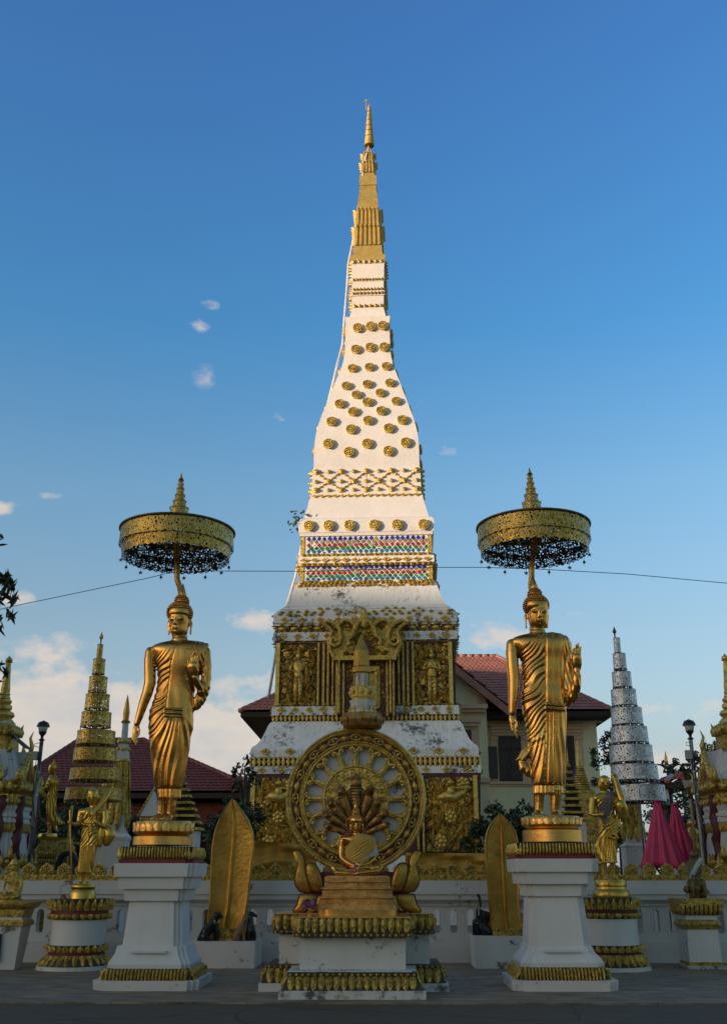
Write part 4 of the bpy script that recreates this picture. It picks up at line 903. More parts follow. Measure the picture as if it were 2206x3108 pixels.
P2 = dict(cx=540, robe=[(1033, 412, 508, .6), (1041, 398, 524, .5), (1050, 360, 606, .42), (1062, 320, 640, .36), (1085, 296, 655, .40), (1130, 310, 650, .44), (1200, 356, 632, .50), (1270, 362, 626, .52), (1340, 369, 622, .52), (1420, 357, 630, .52), (1500, 366, 632, .50), (1600, 385, 632, .48), (1740, 402, 630, .48), (1880, 414, 626, .50), (1940, 424, 622, .5), (1952, 428, 620, .5)],
    inner=[(1900, 440, 615, .46), (1980, 432, 616, .48), (2010, 430, 618, .48)],
    neck=[(460, 1052, -4, 56), (460, 1038, -12, 51), (460, 1029, -15, 47), (460, 1020, -16, 49), (460, 990, -18, 47)],
    tubes=[([(303, 1105, 0, 34), (304, 1160, 0, 38), (308, 1240, 3, 38), (314, 1310, 6, 38), (312, 1390, 10, 34), (308, 1460, 14, 28), (303, 1525, 18, 21)], 1.0),
           ([(628, 1105, 0, 36), (640, 1180, -4, 36), (650, 1290, -4, 34), (662, 1400, 8, 32), (668, 1435, 20, 28)], 1.0),
           ([(668, 1430, 24, 30), (684, 1360, 50, 30), (684, 1300, 66, 22), (680, 1275, 72, 18)], 1.0),
           ([(628, 1180, 8, 26), (632, 1280, 12, 30), (640, 1380, 14, 34), (640, 1450, 12, 22), (646, 1476, 10, 10)], .6),
           ([(480, 1058, 28, 12), (540, 1046, 20, 13), (590, 1052, 8, 14), (634, 1064, -4, 12)], .5),
           ([(425, 1700, 0, 22), (390, 1760, 0, 32), (360, 1800, 0, 26), (334, 1806, 0, 10)], .6), ([(350, 1806, 0, 16), (378, 1850, 0, 34), (410, 1880, 0, 30)], .6)],
    legs=[[(470, 1980, 0, 34), (468, 2060, 0, 27), (466, 2110, 0, 25)], [(568, 1980, 8, 38), (564, 2060, 8, 32), (562, 2110, 8, 28)]],
    feet=[(466, 2122, 458, 2136, 36), (563, 2122, 566, 2136, 38)],
    hands=[(303, 1528, 18, (308, 1578, 24), [[(294, 1586, 25), (298, 1612, 28), (304, 1634, 34)], [(303, 1592, 26), (308, 1626, 30), (320, 1654, 36)], [(312, 1592, 26), (318, 1636, 32), (333, 1678, 38)], [(321, 1586, 25), (325, 1615, 30), (331, 1636, 36)]], [(318, 1556, 28), (330, 1580, 36), (330, 1612, 40)], 6.2, 24),
           (682, 1272, 72, (680, 1205, 84), [[(660, 1190, 84), (657, 1166, 84), (660, 1150, 88)], [(672, 1184, 86), (671, 1150, 85), (674, 1128, 90)], [(685, 1184, 86), (686, 1148, 85), (688, 1118, 90)], [(698, 1190, 84), (700, 1164, 84), (702, 1140, 88)]], [(658, 1240, 80), (646, 1212, 84), (650, 1180, 90)], 6.8, 31)],
    hc=(450, 872, 76, 66, 70), hair_y=857, side_y=925, ush=(442, 806, 42, 40), fin=(438, 768, 696),
    head=(463, 810, 1018, [(1020, 442, 480, .8, 15), (1013, 430, 494, .85, 8), (1000, 418, 504, .9, 5), (982, 409, 512, .92, 3), (955, 402, 518, .95), (925, 399, 522, .97), (895, 398, 523, .98), (868, 398, 523, .98), (840, 408, 515, .95), (826, 420, 500, .9)],
          ((434, 914), (492, 914)), (465, 908, 950), (466, 968, 19), ((388, 918, 1008), (519, 915, 1006))),
    seat=(542, 366, 718, 2146, 2210, 362, 722, 2226, 2300), fold=fold2)
BUD2 = big_buddha(F2, .713, P2, 'gold standing Buddha under the right parasol, robe tail flaring out beside his calf')
# ------------------------------------------------------------------ pedestals of the two standing figures
def edge_h(px, py, Xc, Yc, s):
    h = .6
    for _ in range(12): h = s * (W(px, py, Yc - h)[0] - Xc)
    return h, W(px, py, Yc - h)[2]
def pedestal(Xc, Yc, s, rows, label):
    """rows: name -> list of (edge px, py)"""
    T = thing('statue_pedestal', label, 'pedestal', (Xc, Yc, 0), 'tapered white pedestals under the standing Buddhas')
    e = {k: [edge_h(px, py, Xc, Yc, s) for px, py in v] for k, v in rows.items()}
    rd = .055
    def blk(name, pr, mat, red=rd, steps=2, z0=None):
        pr = sorted(pr, key=lambda q: q[1]); mb = MB(); mb.loft([sq(h, h, z, (Xc, Yc), red, steps) for h, z in pr]); return mb
    b = blk('f', [(e['base'][0][0], 0), e['base'][1]], 0, .07); b.build('footing', M['white_pedestal'], T)
    g = e['slope']; b = blk('g', [(g[0][0] - .05, g[0][1]), (g[1][0] - .04, g[1][1])], 0); petals_square(b, Xc, Yc, g[1][0] - .06, g[1][0] - .06, g[0][0] - .02, g[0][0] - .02, g[1][1], g[0][1], 23, .04)
    for cx_, cy_ in ((-1, -1), (1, -1), (-1, 1), (1, 1)):
        for k in range(2): petals_line(b, (Xc + cx_ * (g[1][0] - .06), Yc + cy_ * (g[1][0] - .14), 0), (Xc + cx_ * (g[1][0] - .14), Yc + cy_ * (g[1][0] - .06), 0), g[1][1], g[0][1], 0, .09, 2, np.array((cx_, cy_)) / 1.414, .04)
    b.build('lotus_skirt', [M['gap_shade'], M['gold_old']], T)
    b = blk('s', [e['slab'][1], e['slab'][0]], 0); b.join(blk('s', e['flare'], 0)); b.join(blk('s', e['shaft'], 0)); b.join(blk('s', e['t3'], 0)); b.join(blk('s', e['t2'], 0)); b.join(blk('s', e['t1'], 0)); b.build('shaft', M['white_paint'], T, angle=25)
    zf = e['flare']; zz = [q[1] for q in zf]; hh = [q[0] for q in zf]; zc = min(zz) + (max(zz) - min(zz)) * .5
    b = MB(); y_ = Yc - np.interp(zc, sorted(zz), [x for _, x in sorted(zip(zz, hh))]) - .0; b.box((Xc, y_ - .02, zc + .05), (.52, .05, .03)); b.build('moulding', M['white_paint'], T)
    blk('r', e['red'], 0).build('red_band', M['deep_red'], T)
    c = e['cap']; b = blk('c', [(c[0][0] - .06, c[0][1]), (c[1][0] - .05, c[1][1] - .0)], 0); zm = (c[0][1] + c[1][1]) / 2
    petals_square(b, Xc, Yc, c[0][0] - .06, c[0][0] - .06, c[1][0] - .045, c[1][0] - .045, c[0][1] + .01, c[1][1], 23, .04); petals_square(b, Xc, Yc, c[0][0] - .05, c[0][0] - .05, c[0][0] - .05, c[0][0] - .05, zm, c[0][1], 23, .04)
    b.build('lotus_cap', [M['gap_shade'], M['gold_relief']], T)
    return T
pedestal(-3.02, 16.78, -1, dict(base=[(275, 3012), (275, 2978)], slope=[(289, 2981), (308, 2941)], slab=[(321, 2941), (321, 2928)], flare=[(322, 2928), (326, 2921), (335, 2909), (344, 2895), (351, 2873)], shaft=[(367, 2873), (389, 2734)], t3=[(373, 2734), (371, 2698)], t2=[(355, 2698), (354, 2661)], t1=[(341, 2661), (341, 2620)], red=[(356, 2620), (356, 2608)], cap=[(352, 2608), (350, 2569)]), 'white tapered pedestal with stained edge under the left standing Buddha')
pedestal(3.10, 16.78, 1, dict(base=[(1882, 3012), (1882, 2978)], slope=[(1869, 2980), (1847, 2936)], slab=[(1838, 2936), (1838, 2924)], flare=[(1837, 2924), (1833, 2917), (1822, 2905), (1808, 2892), (1799, 2872)], shaft=[(1796, 2872), (1772, 2720)], t3=[(1785, 2720), (1786, 2683)], t2=[(1804, 2683), (1805, 2646)], t1=[(1819, 2646), (1819, 2606)], red=[(1811, 2606), (1811, 2595)], cap=[(1815, 2595), (1817, 2557)]), 'white tapered pedestal with redented corners under the right standing Buddha')
# ------------------------------------------------------------------ the wheel shrine in the middle
FW = Fr(750, 2250, .4618, 15.3)
def X_(F, x, y, Y): return Fr(F.ox, F.oy, F.s, Y).p(x, y)
def rect(F, x0, x1, y, Yf, Yb, dz=0):
    a, b = X_(F, x0, y, Yf), X_(F, x1, y, Yf); return np.array([(a[0], Yf, a[2] + dz), (b[0], Yf, a[2] + dz), (b[0], Yb, a[2] + dz), (a[0], Yb, a[2] + dz)])
SH = thing('shrine_pedestal', 'white stepped pedestal with gold lotus skirts and black mould, carrying the wheel and seated Buddha', 'pedestal', (-.05, 16.1, 0))
def gr(r, z): r = r.copy(); r[:, 2] = z; return r
b = MB(); f0 = rect(FW, 205, 1175, 1642, 15.0, 16.2); b.loft([gr(f0, 0), f0]); b.build('front_footing', M['white_grimy'], SH)
b = MB(); f1 = rect(FW, 75, 1325, 1592, 15.95, 17.5); b.loft([gr(f1, 0), f1]); b.build('wing_footing', M['white_pedestal'], SH)
def skirt(F, bot, top, n, name, bead=None, sides='flr', th=.035, bead_y=None):
    """bot/top: (x0,x1,y,Yf,Yb)"""
    rb, rt = rect(F, *bot), rect(F, *top); c = ((rb[0] + rb[2]) / 2); b = MB()
    inner_b, inner_t = rb.copy(), rt.copy()
    for q in (inner_b, inner_t): q[:, 0] = c[0] + (q[:, 0] - c[0]) * .985; q[0:2, 1] += .02
    b.loft([inner_b, inner_t] if inner_b[0][2] < inner_t[0][2] else [inner_t, inner_b])
    hb = (rb[1][0] - rb[0][0]) / 2; ht = (rt[1][0] - rt[0][0]) / 2; cx = (rb[0][0] + rb[1][0]) / 2; cxt = (rt[0][0] + rt[1][0]) / 2
    petals_line(b, (cxt - ht, rt[0][1], 0), (cxt + ht, rt[0][1], 0), rt[0][2], rb[0][2], 0, rt[0][1] - rb[0][1], n, (0, -1), th)
    for s in (1, -1):
        L = rt[2][1] - rt[0][1]; petals_line(b, (cxt + s * ht, rt[0][1], 0), (cxt + s * ht, rt[2][1], 0), rt[0][2], rb[0][2], 0, hb - ht, max(3, int(n * L / (2 * ht))), (s, 0), th)
    if bead is not None:
        z = rt[0][2] + .02 if bead == 't' else rb[0][2] - .025; r0 = rt if bead == 't' else rb
        hw = (r0[1][0] - r0[0][0]) / 2 + .01; yy = r0[0][1] - .01; m_ = int(hw * 2 / .085); cc = (r0[0][0] + r0[1][0]) / 2
        b.loft([np.array([(cc - hw, yy, z + k), (cc + hw, yy, z + k), (cc + hw, r0[2][1], z + k), (cc - hw, r0[2][1], z + k)]) for k in (-.022, .022)])
        for i in range(m_): b.ball((cc - hw + (i + .5) * 2 * hw / m_, yy - .005, z), .022, 6, 4, 1)
        for s in (1, -1):
            for i in range(int((r0[2][1] - yy) / .09)): b.ball((cc + s * hw, yy + .05 + i * .09, z), .022, 6, 4, 1)
    return b.build(name, [M['gap_shade'], M['gold_old']], SH)
skirt(FW, (215, 1168, 1640, 15.04, 16.2), (268, 1112, 1545, 15.22, 16.2), 17, 'lower_lotus_skirt', 't')
skirt(FW, (80, 1320, 1590, 15.98, 17.4), (130, 1270, 1490, 16.15, 17.4), 21, 'wing_lotus_skirt', 't')
b = MB(); b.loft([rect(FW, 262, 1118, 1517, 15.2, 16.3), rect(FW, 288, 1108, 1507, 15.24, 16.3)]); b.build('front_ledge', M['white_grimy'], SH)
b = MB(); b.loft([rect(FW, 345, 1040, 1507, 15.42, 16.4), rect(FW, 345, 1042, 1290, 15.42, 16.4)]); b.build('front_block', M['white_pedestal'], SH)
b = MB(); b.loft([rect(FW, 130, 1272, 1481, 16.14, 17.4), rect(FW, 205, 1205, 1470, 16.3, 17.4)]); b.loft([rect(FW, 210, 1200, 1470, 16.36, 17.35), rect(FW, 210, 1198, 1268, 16.36, 17.35)]); b.build('wing_block', M['white_pedestal'], SH)
skirt(FW, (312, 1076, 1262, 15.25, 16.45), (322, 1072, 1162, 15.31, 16.45), 15, 'upper_lotus_band', 'b')
skirt(FW, (175, 1226, 1240, 16.2, 17.45), (185, 1218, 1138, 16.25, 17.45), 21, 'wing_lotus_band', 'b')
b = MB(); b.loft([rect(FW, 318, 1075, 1162, 15.28, 16.4), rect(FW, 318, 1075, 1155, 15.28, 16.4)]); b.loft([rect(FW, 180, 1222, 1137, 16.22, 17.45), rect(FW, 180, 1222, 1131, 16.22, 17.45)]); b.build('top_slab', M['gold_throne'], SH)
ztop = rect(FW, 318, 1075, 1155, 15.28, 16.4)[0][2]; zwing = rect(FW, 180, 1222, 1131, 16.22, 17.45)[0][2]
# throne + seated figure
FS = Fr(960, 2370, .16626, 15.85); TH = Fr(750, 2250, .4618, 15.85)
c = TH.p(725, 1155); T = thing('seated_buddha', 'gold Buddha seated cross-legged under a fan of serpent heads, yellow robe over one shoulder', 'statue', (c[0], 15.85, ztop))
b = MB(); rr = [(1160, 467, 988), (1100, 468, 986), (1096, 474, 982), (1075, 484, 974), (1040, 492, 962), (1024, 480, 972), (1020, 487, 960), (1000, 498, 950), (975, 505, 944), (966, 492, 956), (962, 500, 944), (940, 515, 932), (930, 520, 928), (922, 512, 936), (900, 518, 930), (886, 524, 924), (882, 535, 915)]
rings = [ell(TH, (x0 + x1) / 2, y, (x1 - x0) / 2, (x1 - x0) / 2 * .62, 0, 48, 4.5) for y, x0, x1 in rr]; rings[0][:, 2] = ztop
b.loft(rings)
for (y, x0, x1, r) in ((1024, 480, 972, .014), (966, 492, 956, .014), (922, 512, 936, .012)):
    e = ell(TH, (x0 + x1) / 2, y, (x1 - x0) / 2, (x1 - x0) / 2 * .62, 0, 48, 4.5); b.tube([*e, e[0]], r, 6)
for y, x0, x1 in ((1060, 486, 970), (992, 500, 948), (943, 514, 934), (905, 516, 932)):
    e = ell(TH, (x0 + x1) / 2, y, (x1 - x0) / 2, (x1 - x0) / 2 * .62, 0, 96, 4.5)
    for i, q in enumerate(e): b.ball(q + np.array((0, 0, .012 * (-1) ** i)), (.016, .012, .022), 5, 3)
b.build('coil_throne', M['gold_throne'], T, angle=40)
b = MB(); e0 = [ell(TH, 726, y, w_, w_ * .62, 0, 40, 4.5) for y, w_ in ((1157, 262), (1101, 261))]; e0[0][:, 2] = ztop + .002; b.loft(e0); b.build('throne_foot', M['gold_lotus'], T)
mb = MB(); bloft(mb, FS, [(960, 665, 800, .8), (985, 640, 840, .6), (1010, 540, 970, .45), (1040, 450, 1050, .38), (1085, 470, 1060, .42), (1180, 530, 1010, .5), (1300, 560, 960, .44), (1420, 555, 945, .44), (1520, 540, 950, .5), (1640, 540, 950, .5)])
ftube(mb, FS, [(735, 1010, 0, 66), (735, 960, 4, 58), (732, 920, 8, 58)], 16)
ftube(mb, FS, [(480, 1090, 0, 56), (465, 1200, 0, 54), (455, 1310, 10, 50), (470, 1400, 40, 50), (540, 1470, 120, 42), (640, 1530, 190, 34), (690, 1545, 215, 28)], 14)
ftube(mb, FS, [(1020, 1090, 0, 56), (1045, 1200, 0, 56), (1060, 1320, 10, 52), (1045, 1420, 50, 50), (960, 1500, 130, 42), (880, 1535, 190, 34), (830, 1545, 210, 28)], 14)
ftube(mb, FS, [(560, 1640, 60, 90), (420, 1625, 100, 82), (320, 1625, 150, 66), (380, 1680, 230, 56), (560, 1690, 250, 50), (740, 1700, 240, 44)], 14)
ftube(mb, FS, [(920, 1620, 60, 92), (1060, 1610, 100, 84), (1185, 1610, 150, 66), (1110, 1650, 240, 56), (930, 1670, 270, 50), (760, 1690, 290, 42), (690, 1700, 290, 26)], 14)
ftube(mb, FS, [(720, 1605, 180, 46), (780, 1600, 220, 46), (870, 1590, 200, 36), (960, 1585, 160, 26)], 12)
fball(mb, FS, 745, 1640, 130, 240, 60, 130)
hand(mb, FS, 690, 1548, 215, (760, 1535, 240), [[(790, 1522, 244), (830, 1505, 248), (850, 1480, 240)], [(792, 1532, 250), (840, 1520, 254), (862, 1500, 248)], [(792, 1542, 256), (845, 1536, 260), (870, 1520, 254)], [(790, 1552, 258), (835, 1550, 264), (860, 1540, 262)]], [(740, 1515, 240), (765, 1498, 240), (785, 1490, 238)], 10, 34)
hand(mb, FS, 830, 1552, 200, (770, 1562, 225), [[(740, 1552, 232), (700, 1556, 236), (670, 1566, 232)], [(740, 1562, 236), (700, 1570, 240), (668, 1580, 236)], [(742, 1572, 236), (702, 1582, 240), (672, 1592, 236)], [(744, 1580, 232), (708, 1592, 236), (680, 1600, 232)]], [(790, 1545, 230), (780, 1525, 240), (778, 1505, 244)], 10, 32)
head(mb, FS, 1.15, 730, 730, 500, 945, [(945, 700, 765, .8, 20), (936, 680, 785, .85, 14), (915, 660, 805, .9, 8), (880, 645, 820, .95, 4), (830, 636, 828, .97), (780, 632, 832, .97), (730, 632, 832, .97), (680, 640, 826, .97), (640, 660, 800, .9), (620, 680, 780, .8)], ((684, 775), (775, 775)), (728, 765, 845), (728, 880, 30), ((622, 780, 905), (850, 780, 905)))
remeshed('body', mb, M['gold_statue'], T, .0055, 2)
curls('hair', FS, (726, 725), (126, 112, 122), 688, (722, 575, 70, 80), T, M['gold_statue'], 9, 17, 800)
b = MB(); ftube(b, FS, [(718, 505, -4, 30), (718, 470, -4, 34), (718, 420, -4, 16), (718, 335, -4, 3)], 12); b.build('flame_finial', M['gold_statue'], T, smooth=True)
mb = MB(); bloft(mb, FS, [(958, 780, 850, .8, 0), (980, 700, 960, .75), (1008, 655, 1030, .66), (1040, 590, 1072, .60), (1090, 560, 1088, .58), (1180, 535, 1092, .52), (1300, 512, 1098, .50), (1400, 508, 1082, .50), (1455, 515, 1050, .54), (1500, 530, 1000, .60), (1540, 560, 940, .66)], 44, 2.2)
def fr_(V, Nn):
    x, y = FS.inv(V); f = (ridge((y + .85 * x) / 52 + warp(x, y, 1.5)) * 10 - 5) * sstep(960, 1100, y); return V + Nn * (f * FS.m(700, 1200))[:, None]
remeshed('robe', mb, M['robe_cloth'], T, .007, 2, fr_)
b = MB(); w_ = [(1095, 1205, 118), (1140, 1350, 100), (1010, 1385, 160), (840, 1440, 205), (900, 1400, 190), (1040, 1290, 150)]; b.loft([np.array([FS.p(x, y, d + k) for x, y, d in w_]) for k in (0, 8)]); b.build('robe_lining', M['white_cloth'], T)
b = MB()
for (x0, x1) in ((705, 650), (715, 700), (725, 715)): b.tube([FS.p(x0, 1520, 262), FS.p((x0 + x1) / 2, 1590, 300), FS.p(x1, 1670, 318)], .005, 5)
for _ in range(26): b.ball(FS.p(670 + random.uniform(-35, 35), 1660 + random.uniform(-25, 28), 318 + random.uniform(-8, 12)), .009, 5, 3)
rooted('flower_garland', b, M['pink_flower'], 'pink flower garland hanging from the hands of the seated Buddha', 'garland', FS.p(670, 1690, 318))
# serpent hood
for (tx, ty, bx, by, wd) in ((723, -166, 728, 640, 78), (400, 30, 650, 720, 66), (1030, 10, 812, 720, 66), (185, 290, 600, 790, 62), (1200, 280, 860, 790, 62), (85, 535, 570, 870, 58), (1335, 520, 890, 870, 58), (115, 790, 560, 950, 54), (1350, 770, 900, 950, 54)):
    b = MB(); n = 11; P = []; rad = []; L = math.hypot(tx - bx, ty - by); hx, hy = bx + (tx - bx) * .70, by + (ty - by) * .70
    for i in range(n * 2):
        t_ = i / (n * 2 - 1); P.append(FS.p(bx + (hx - bx) * t_, by + (hy - by) * t_ , -95 + 30 * math.sin(t_ * 2.2))); rad.append(wd * (.75 + .75 * t_) * (1.06 if i % 2 else .84) * FS.m(700, 700))
    b.tube(P, rad, 12, flat=.5)
    sx = (tx - hx) / (L * .3); sy = (ty - hy) / (L * .3); k = wd * 1.25
    hd = [(hx, hy, -50, k * .95), (hx + sx * k * .7, hy + sy * k * .7, -30, k * .98), (hx + sx * k * 1.3, hy + sy * k * 1.3, -35, k * .5), (tx, ty, -60, 3)]
    ftube(b, FS, hd, 8, .6)
    for q in range(9):
        a = (q - 4) * .27; ux, uy = sx * math.cos(a) - sy * math.sin(a), sx * math.sin(a) + sy * math.cos(a)
        ftube(b, FS, [(hx + sx * k * .6 + ux * k * .3, hy + sy * k * .6 + uy * k * .3, -20, k * .22), (hx + sx * k * .5 + ux * k * 1.2, hy + sy * k * .5 + uy * k * 1.2, -14, k * .12), (hx + sx * k * .5 + ux * k * 1.9, hy + sy * k * .5 + uy * k * 1.9, -20, 2)], 5)
    for q in range(5): fball(b, FS, hx + sx * k * .5 + random.uniform(-.5, .5) * k, hy + sy * k * .5 + random.uniform(-.5, .5) * k, 5, 11, 11, 11, 6, 4)
    b.build('serpent_head', M['naga_bronze'], T, angle=45)
b = MB()
for rr_, z_ in ((150, -70), (175, -78)):
    for i in range(52): a = i / 52 * 2 * PI; b.ball(FS.p(730 + rr_ * 1.15 * math.cos(a), 800 + rr_ * 1.15 * math.sin(a), z_), .008, 5, 3)
b.tube([FS.p(730 + 185 * math.cos(i / 24 * 2 * PI), 800 + 185 * math.sin(i / 24 * 2 * PI), -82) for i in range(25)], .02, 6)
for i in range(14): a = i / 14 * 2 * PI; ftube(b, FS, [(730 + 120 * math.cos(a), 800 + 120 * math.sin(a), -70, 12), (730 + 170 * math.cos(a), 800 + 170 * math.sin(a), -66, 3)], 5)
b.build('halo', M['naga_bronze'], T, smooth=True)
b = MB(); bloft(b, FS, [(1000, 520, 940, .1, -75), (850, 500, 960, .1, -100), (640, 560, 900, .1, -115), (440, 560, 890, .06, -118), (400, 600, 860, .05, -118), (370, 680, 780, .05, -118)], 20); b.build('hood_back', M['deep_red'], T)
b = MB(); fan = [(470, 1010), (250, 850), (235, 640), (300, 420), (450, 230), (610, 130), (727, 60), (850, 130), (990, 220), (1110, 400), (1190, 620), (1190, 850), (990, 1010)]; b.loft([np.array([FS.p(x, y, d) for x, y in fan]) for d in (-150, -128)]); b.build('hood_plate', M['naga_bronze'], T)
# the wheel
WY = 16.85; FK = Fr(750, 2250, .4618, WY); wc = FK.p(715, 378); wm = FK.m(715, 378); Rw = 455 * wm
WH = thing('dharma_wheel', 'large upright gold sixteen-spoked wheel with beaded rim standing behind the seated Buddha', 'wheel', (wc[0], WY, zwing))
def ann(mb, prof, n=96, c=None):
    """profile (radius,out) swept round the wheel axis; out towards the viewer"""
    a = np.arange(n) / n * 2 * PI; rings = [np.stack([wc[0] + r * wm * np.cos(a), np.full(n, WY - o * wm), wc[2] + r * wm * np.sin(a)], 1) for r, o in prof]
    k = len(prof); v = np.concatenate(rings); f = [(i * n + j, i * n + (j + 1) % n, ((i + 1) % k) * n + (j + 1) % n, ((i + 1) % k) * n + j) for i in range(k) for j in range(n)]
    mb.add(v, f)
def wp(r, a, o=0): return np.array([wc[0] + r * wm * math.cos(a), WY - o * wm, wc[2] + r * wm * math.sin(a)])
b = MB(); ann(b, [(455, -40), (462, -20), (458, 25), (448, 38), (438, 30), (430, 36), (420, 26), (418, 12), (372, 12), (370, 26), (362, 34), (352, 28), (342, 34), (334, 22), (332, -20), (340, -40)]); 
for rr_, n_ in ((448, 110), (362, 92)):
    for i in range(n_): b.ball(wp(rr_, i / n_ * 2 * PI, 40), .0165, 6, 4)
b.build('rim', M['gold_relief'], WH, angle=40)
b = MB(); ann(b, [(419, 11), (419, 16), (371, 16), (371, 11)]); b.build('rim_recess', M['maroon'], WH)
for i in range(16):
    a = i / 16 * 2 * PI + PI / 16; b = MB(); P = lambda r, da, o: wp(r, a + da, o)
    b.add([P(372, 0, 18), P(395, -.13, 18), P(418, 0, 18), P(395, .13, 18), P(382, 0, 34), P(395, -.07, 34), P(408, 0, 34), P(395, .07, 34), P(395, 0, 42)], [(0, 1, 5, 4), (1, 2, 6, 5), (2, 3, 7, 6), (3, 0, 4, 7), (4, 5, 8), (5, 6, 8), (6, 7, 8), (7, 4, 8)])
    a0 = a; a = a + PI / 16
    for s in (-1, 1):
        b.tube([P(395 + s * 4, -.09, 22), P(395 + s * 16, -.05, 26), P(395 + s * 18, 0, 26), P(395 + s * 16, .05, 26), P(395 + s * 4, .09, 22)], .011, 5); b.ball(P(395 + s * 10, -.06, 26), .02, 6, 4); b.ball(P(395 + s * 10, .06, 26), .02, 6, 4)
    b.ball(P(395, 0, 26), .026, 8, 5); b.tube([P(376, 0, 22), P(416, 0, 22)], .009, 5)
    b.build('rim_ornament', M['gold_relief'], WH, smooth=False)
for i in range(16):
    a = i / 16 * 2 * PI + PI / 2; b = MB(); P = lambda r, w_, o: np.array([wc[0] + wm * (r * math.cos(a) - w_ * math.sin(a)), WY - o * wm, wc[2] + wm * (r * math.sin(a) + w_ * math.cos(a))])
    for (r0, r1, w0, w1, o) in ((196, 318, 24, 13, 14), (205, 312, 14, 6, 26)):
        b.add([P(r0, -w0, -12), P(r1, -w1, -12), P(r1, w1, -12), P(r0, w0, -12), P(r0, -w0 * .8, o), P(r1, -w1 * .8, o), P(r1, w1 * .8, o), P(r0, w0 * .8, o)], [(3, 2, 1, 0), (4, 5, 6, 7), (0, 1, 5, 4), (1, 2, 6, 5), (2, 3, 7, 6), (3, 0, 4, 7)])
    b.tube([P(200, 0, 26), P(310, 0, 30)], .012, 5)
    for s in (-1, 1): b.tube([P(300, 0, 18), P(322, s * 14, 20), P(331, s * 28, 22), P(323, s * 38, 22), P(311, s * 35, 22), P(311, s * 26, 22), P(317, s * 27, 22)], [.024, .026, .024, .022, .018, .015, .012], 6)
    for s in (-1, 1): b.ball(P(300, s * 14, 16), .022, 6, 4)
    b.build('spoke', M['gold_relief'], WH)
b = MB(); ann(b, [(218, -14), (222, 0), (216, 22), (206, 26), (198, 16), (150, 20), (140, 30), (130, 24), (100, 26), (2, 30), (2, -14)])
for i in range(60): b.ball(wp(210, i / 60 * 2 * PI, 28), .013, 5, 3)
for rr_, n_ in ((180, 22), (158, 18)):
    for i in range(n_): a = i / n_ * 2 * PI; b.tube([wp(rr_ - 18, a - .08, 20), wp(rr_ + 8, a - .07, 24), wp(rr_ + 16, a, 26), wp(rr_ + 8, a + .07, 24), wp(rr_ - 18, a + .08, 20)], .012, 5)
b.build('hub', M['gold_relief'], WH, angle=40)
b = MB(); ann(b, [(340, -30), (340, -18), (3, -18), (3, -30)]); b.build('backing_disc', M['wall_white'], WH)
# lotus stand of the wheel: curled upright petals at both sides
def mir(L, s): return [((722 + s * (x - 722)), y) for x, y in L]
LS = thing('lotus_stand', 'gold lotus stand with maroon-edged curling petals clasping the foot of the wheel', 'stand', (wc[0], WY, zwing))
FL = Fr(750, 2250, .4618, 16.6)
def petal(L, y0, out, name, s):
    P = mir(L, s); cx = sum(p[0] for p in P) / len(P); cy = sum(p[1] for p in P) / len(P); b = MB()
    def ring(k, d): return np.array([FL.p(cx + (x - cx) * k, cy + (y - cy) * k, d) for x, y in P])
    b.loft([ring(1, -30), ring(1, y0), ring(.93, y0 + out * .5), ring(.75, y0 + out * .9), ring(.4, y0 + out)]); b.build(name, M['gold_slab'], LS, smooth=True)
    b = MB(); r = ring(.97, y0 + out * .35); b.tube([*r, r[0]], .012, 5); b.build('petal_edge', M['maroon'], LS, smooth=True)
OUT = [(298, 722), (318, 710), (345, 712), (368, 740), (380, 790), (392, 860), (415, 925), (452, 988), (400, 1002), (345, 990), (318, 950), (310, 905), (322, 860), (332, 810), (322, 765), (302, 740)]
INN = [(392, 805), (420, 795), (450, 805), (478, 850), (495, 905), (505, 985), (470, 992), (430, 985), (405, 935), (390, 880), (386, 840)]
LOW = [(345, 1004), (400, 1000), (455, 1002), (480, 1020), (478, 1070), (440, 1100), (400, 1118), (350, 1128), (306, 1128), (300, 1112), (322, 1080), (335, 1040)]
LO2 = [(470, 1010), (505, 1010), (520, 1100), (440, 1120), (410, 1118), (450, 1080)]
for s in (1, -1):
    petal(OUT, -5, 22, 'petal', s); petal(INN, 14, 26, 'petal', s); petal(LOW, 0, 26, 'petal', s); petal(LO2, 20, 16, 'petal', s)
b = MB(); b.loft([np.array([FL.p(x, y, d) for x, y in ((400, 1125), (1044, 1125), (1050, 1000), (1012, 868), (930, 856), (722, 880), (514, 856), (432, 868), (394, 1000))]) for d in (-30, -8)]); b.build('stand_core', M['maroon'], LS)
# little lantern spire on top of the wheel
FT = Fr(750, 1750, .4618, 16.85); FP = thing('finial_lantern', 'white and gold lantern-shaped finial with pointed gold cap standing on top of the wheel rim', 'finial', FT.p(755, 1000))
def oct_(mb, F, cx, rows, n=8, rot=.39):
    rings = []
    for y, w_ in sorted(rows, key=lambda q: -q[0]):
        p = F.p(cx, y); r = w_ * F.m(cx, y); a = np.arange(n) / n * 2 * PI + rot; rings.append(np.stack([p[0] + r * np.cos(a), p[1] + r * np.sin(a), np.full(n, p[2])], 1))
    mb.loft(rings)
b = MB(); oct_(b, FT, 757, [(1003, 118), (990, 136), (950, 146), (905, 136)])
for i in range(8):
    a = i / 8 * 2 * PI; p = FT.p(757, 950); r = 140 * FT.m(757, 950); q = p + np.array([r * math.cos(a), r * math.sin(a), 0]) * .97; b.ball(q, (.03, .03, .06), 4, 2)
b.build('base_bowl', M['naga_bronze'], FP)
b = MB(); oct_(b, FT, 757, [(905, 92), (880, 72), (860, 80), (820, 90), (818, 60)]); b.build('white_cup', M['white_pedestal'], FP)
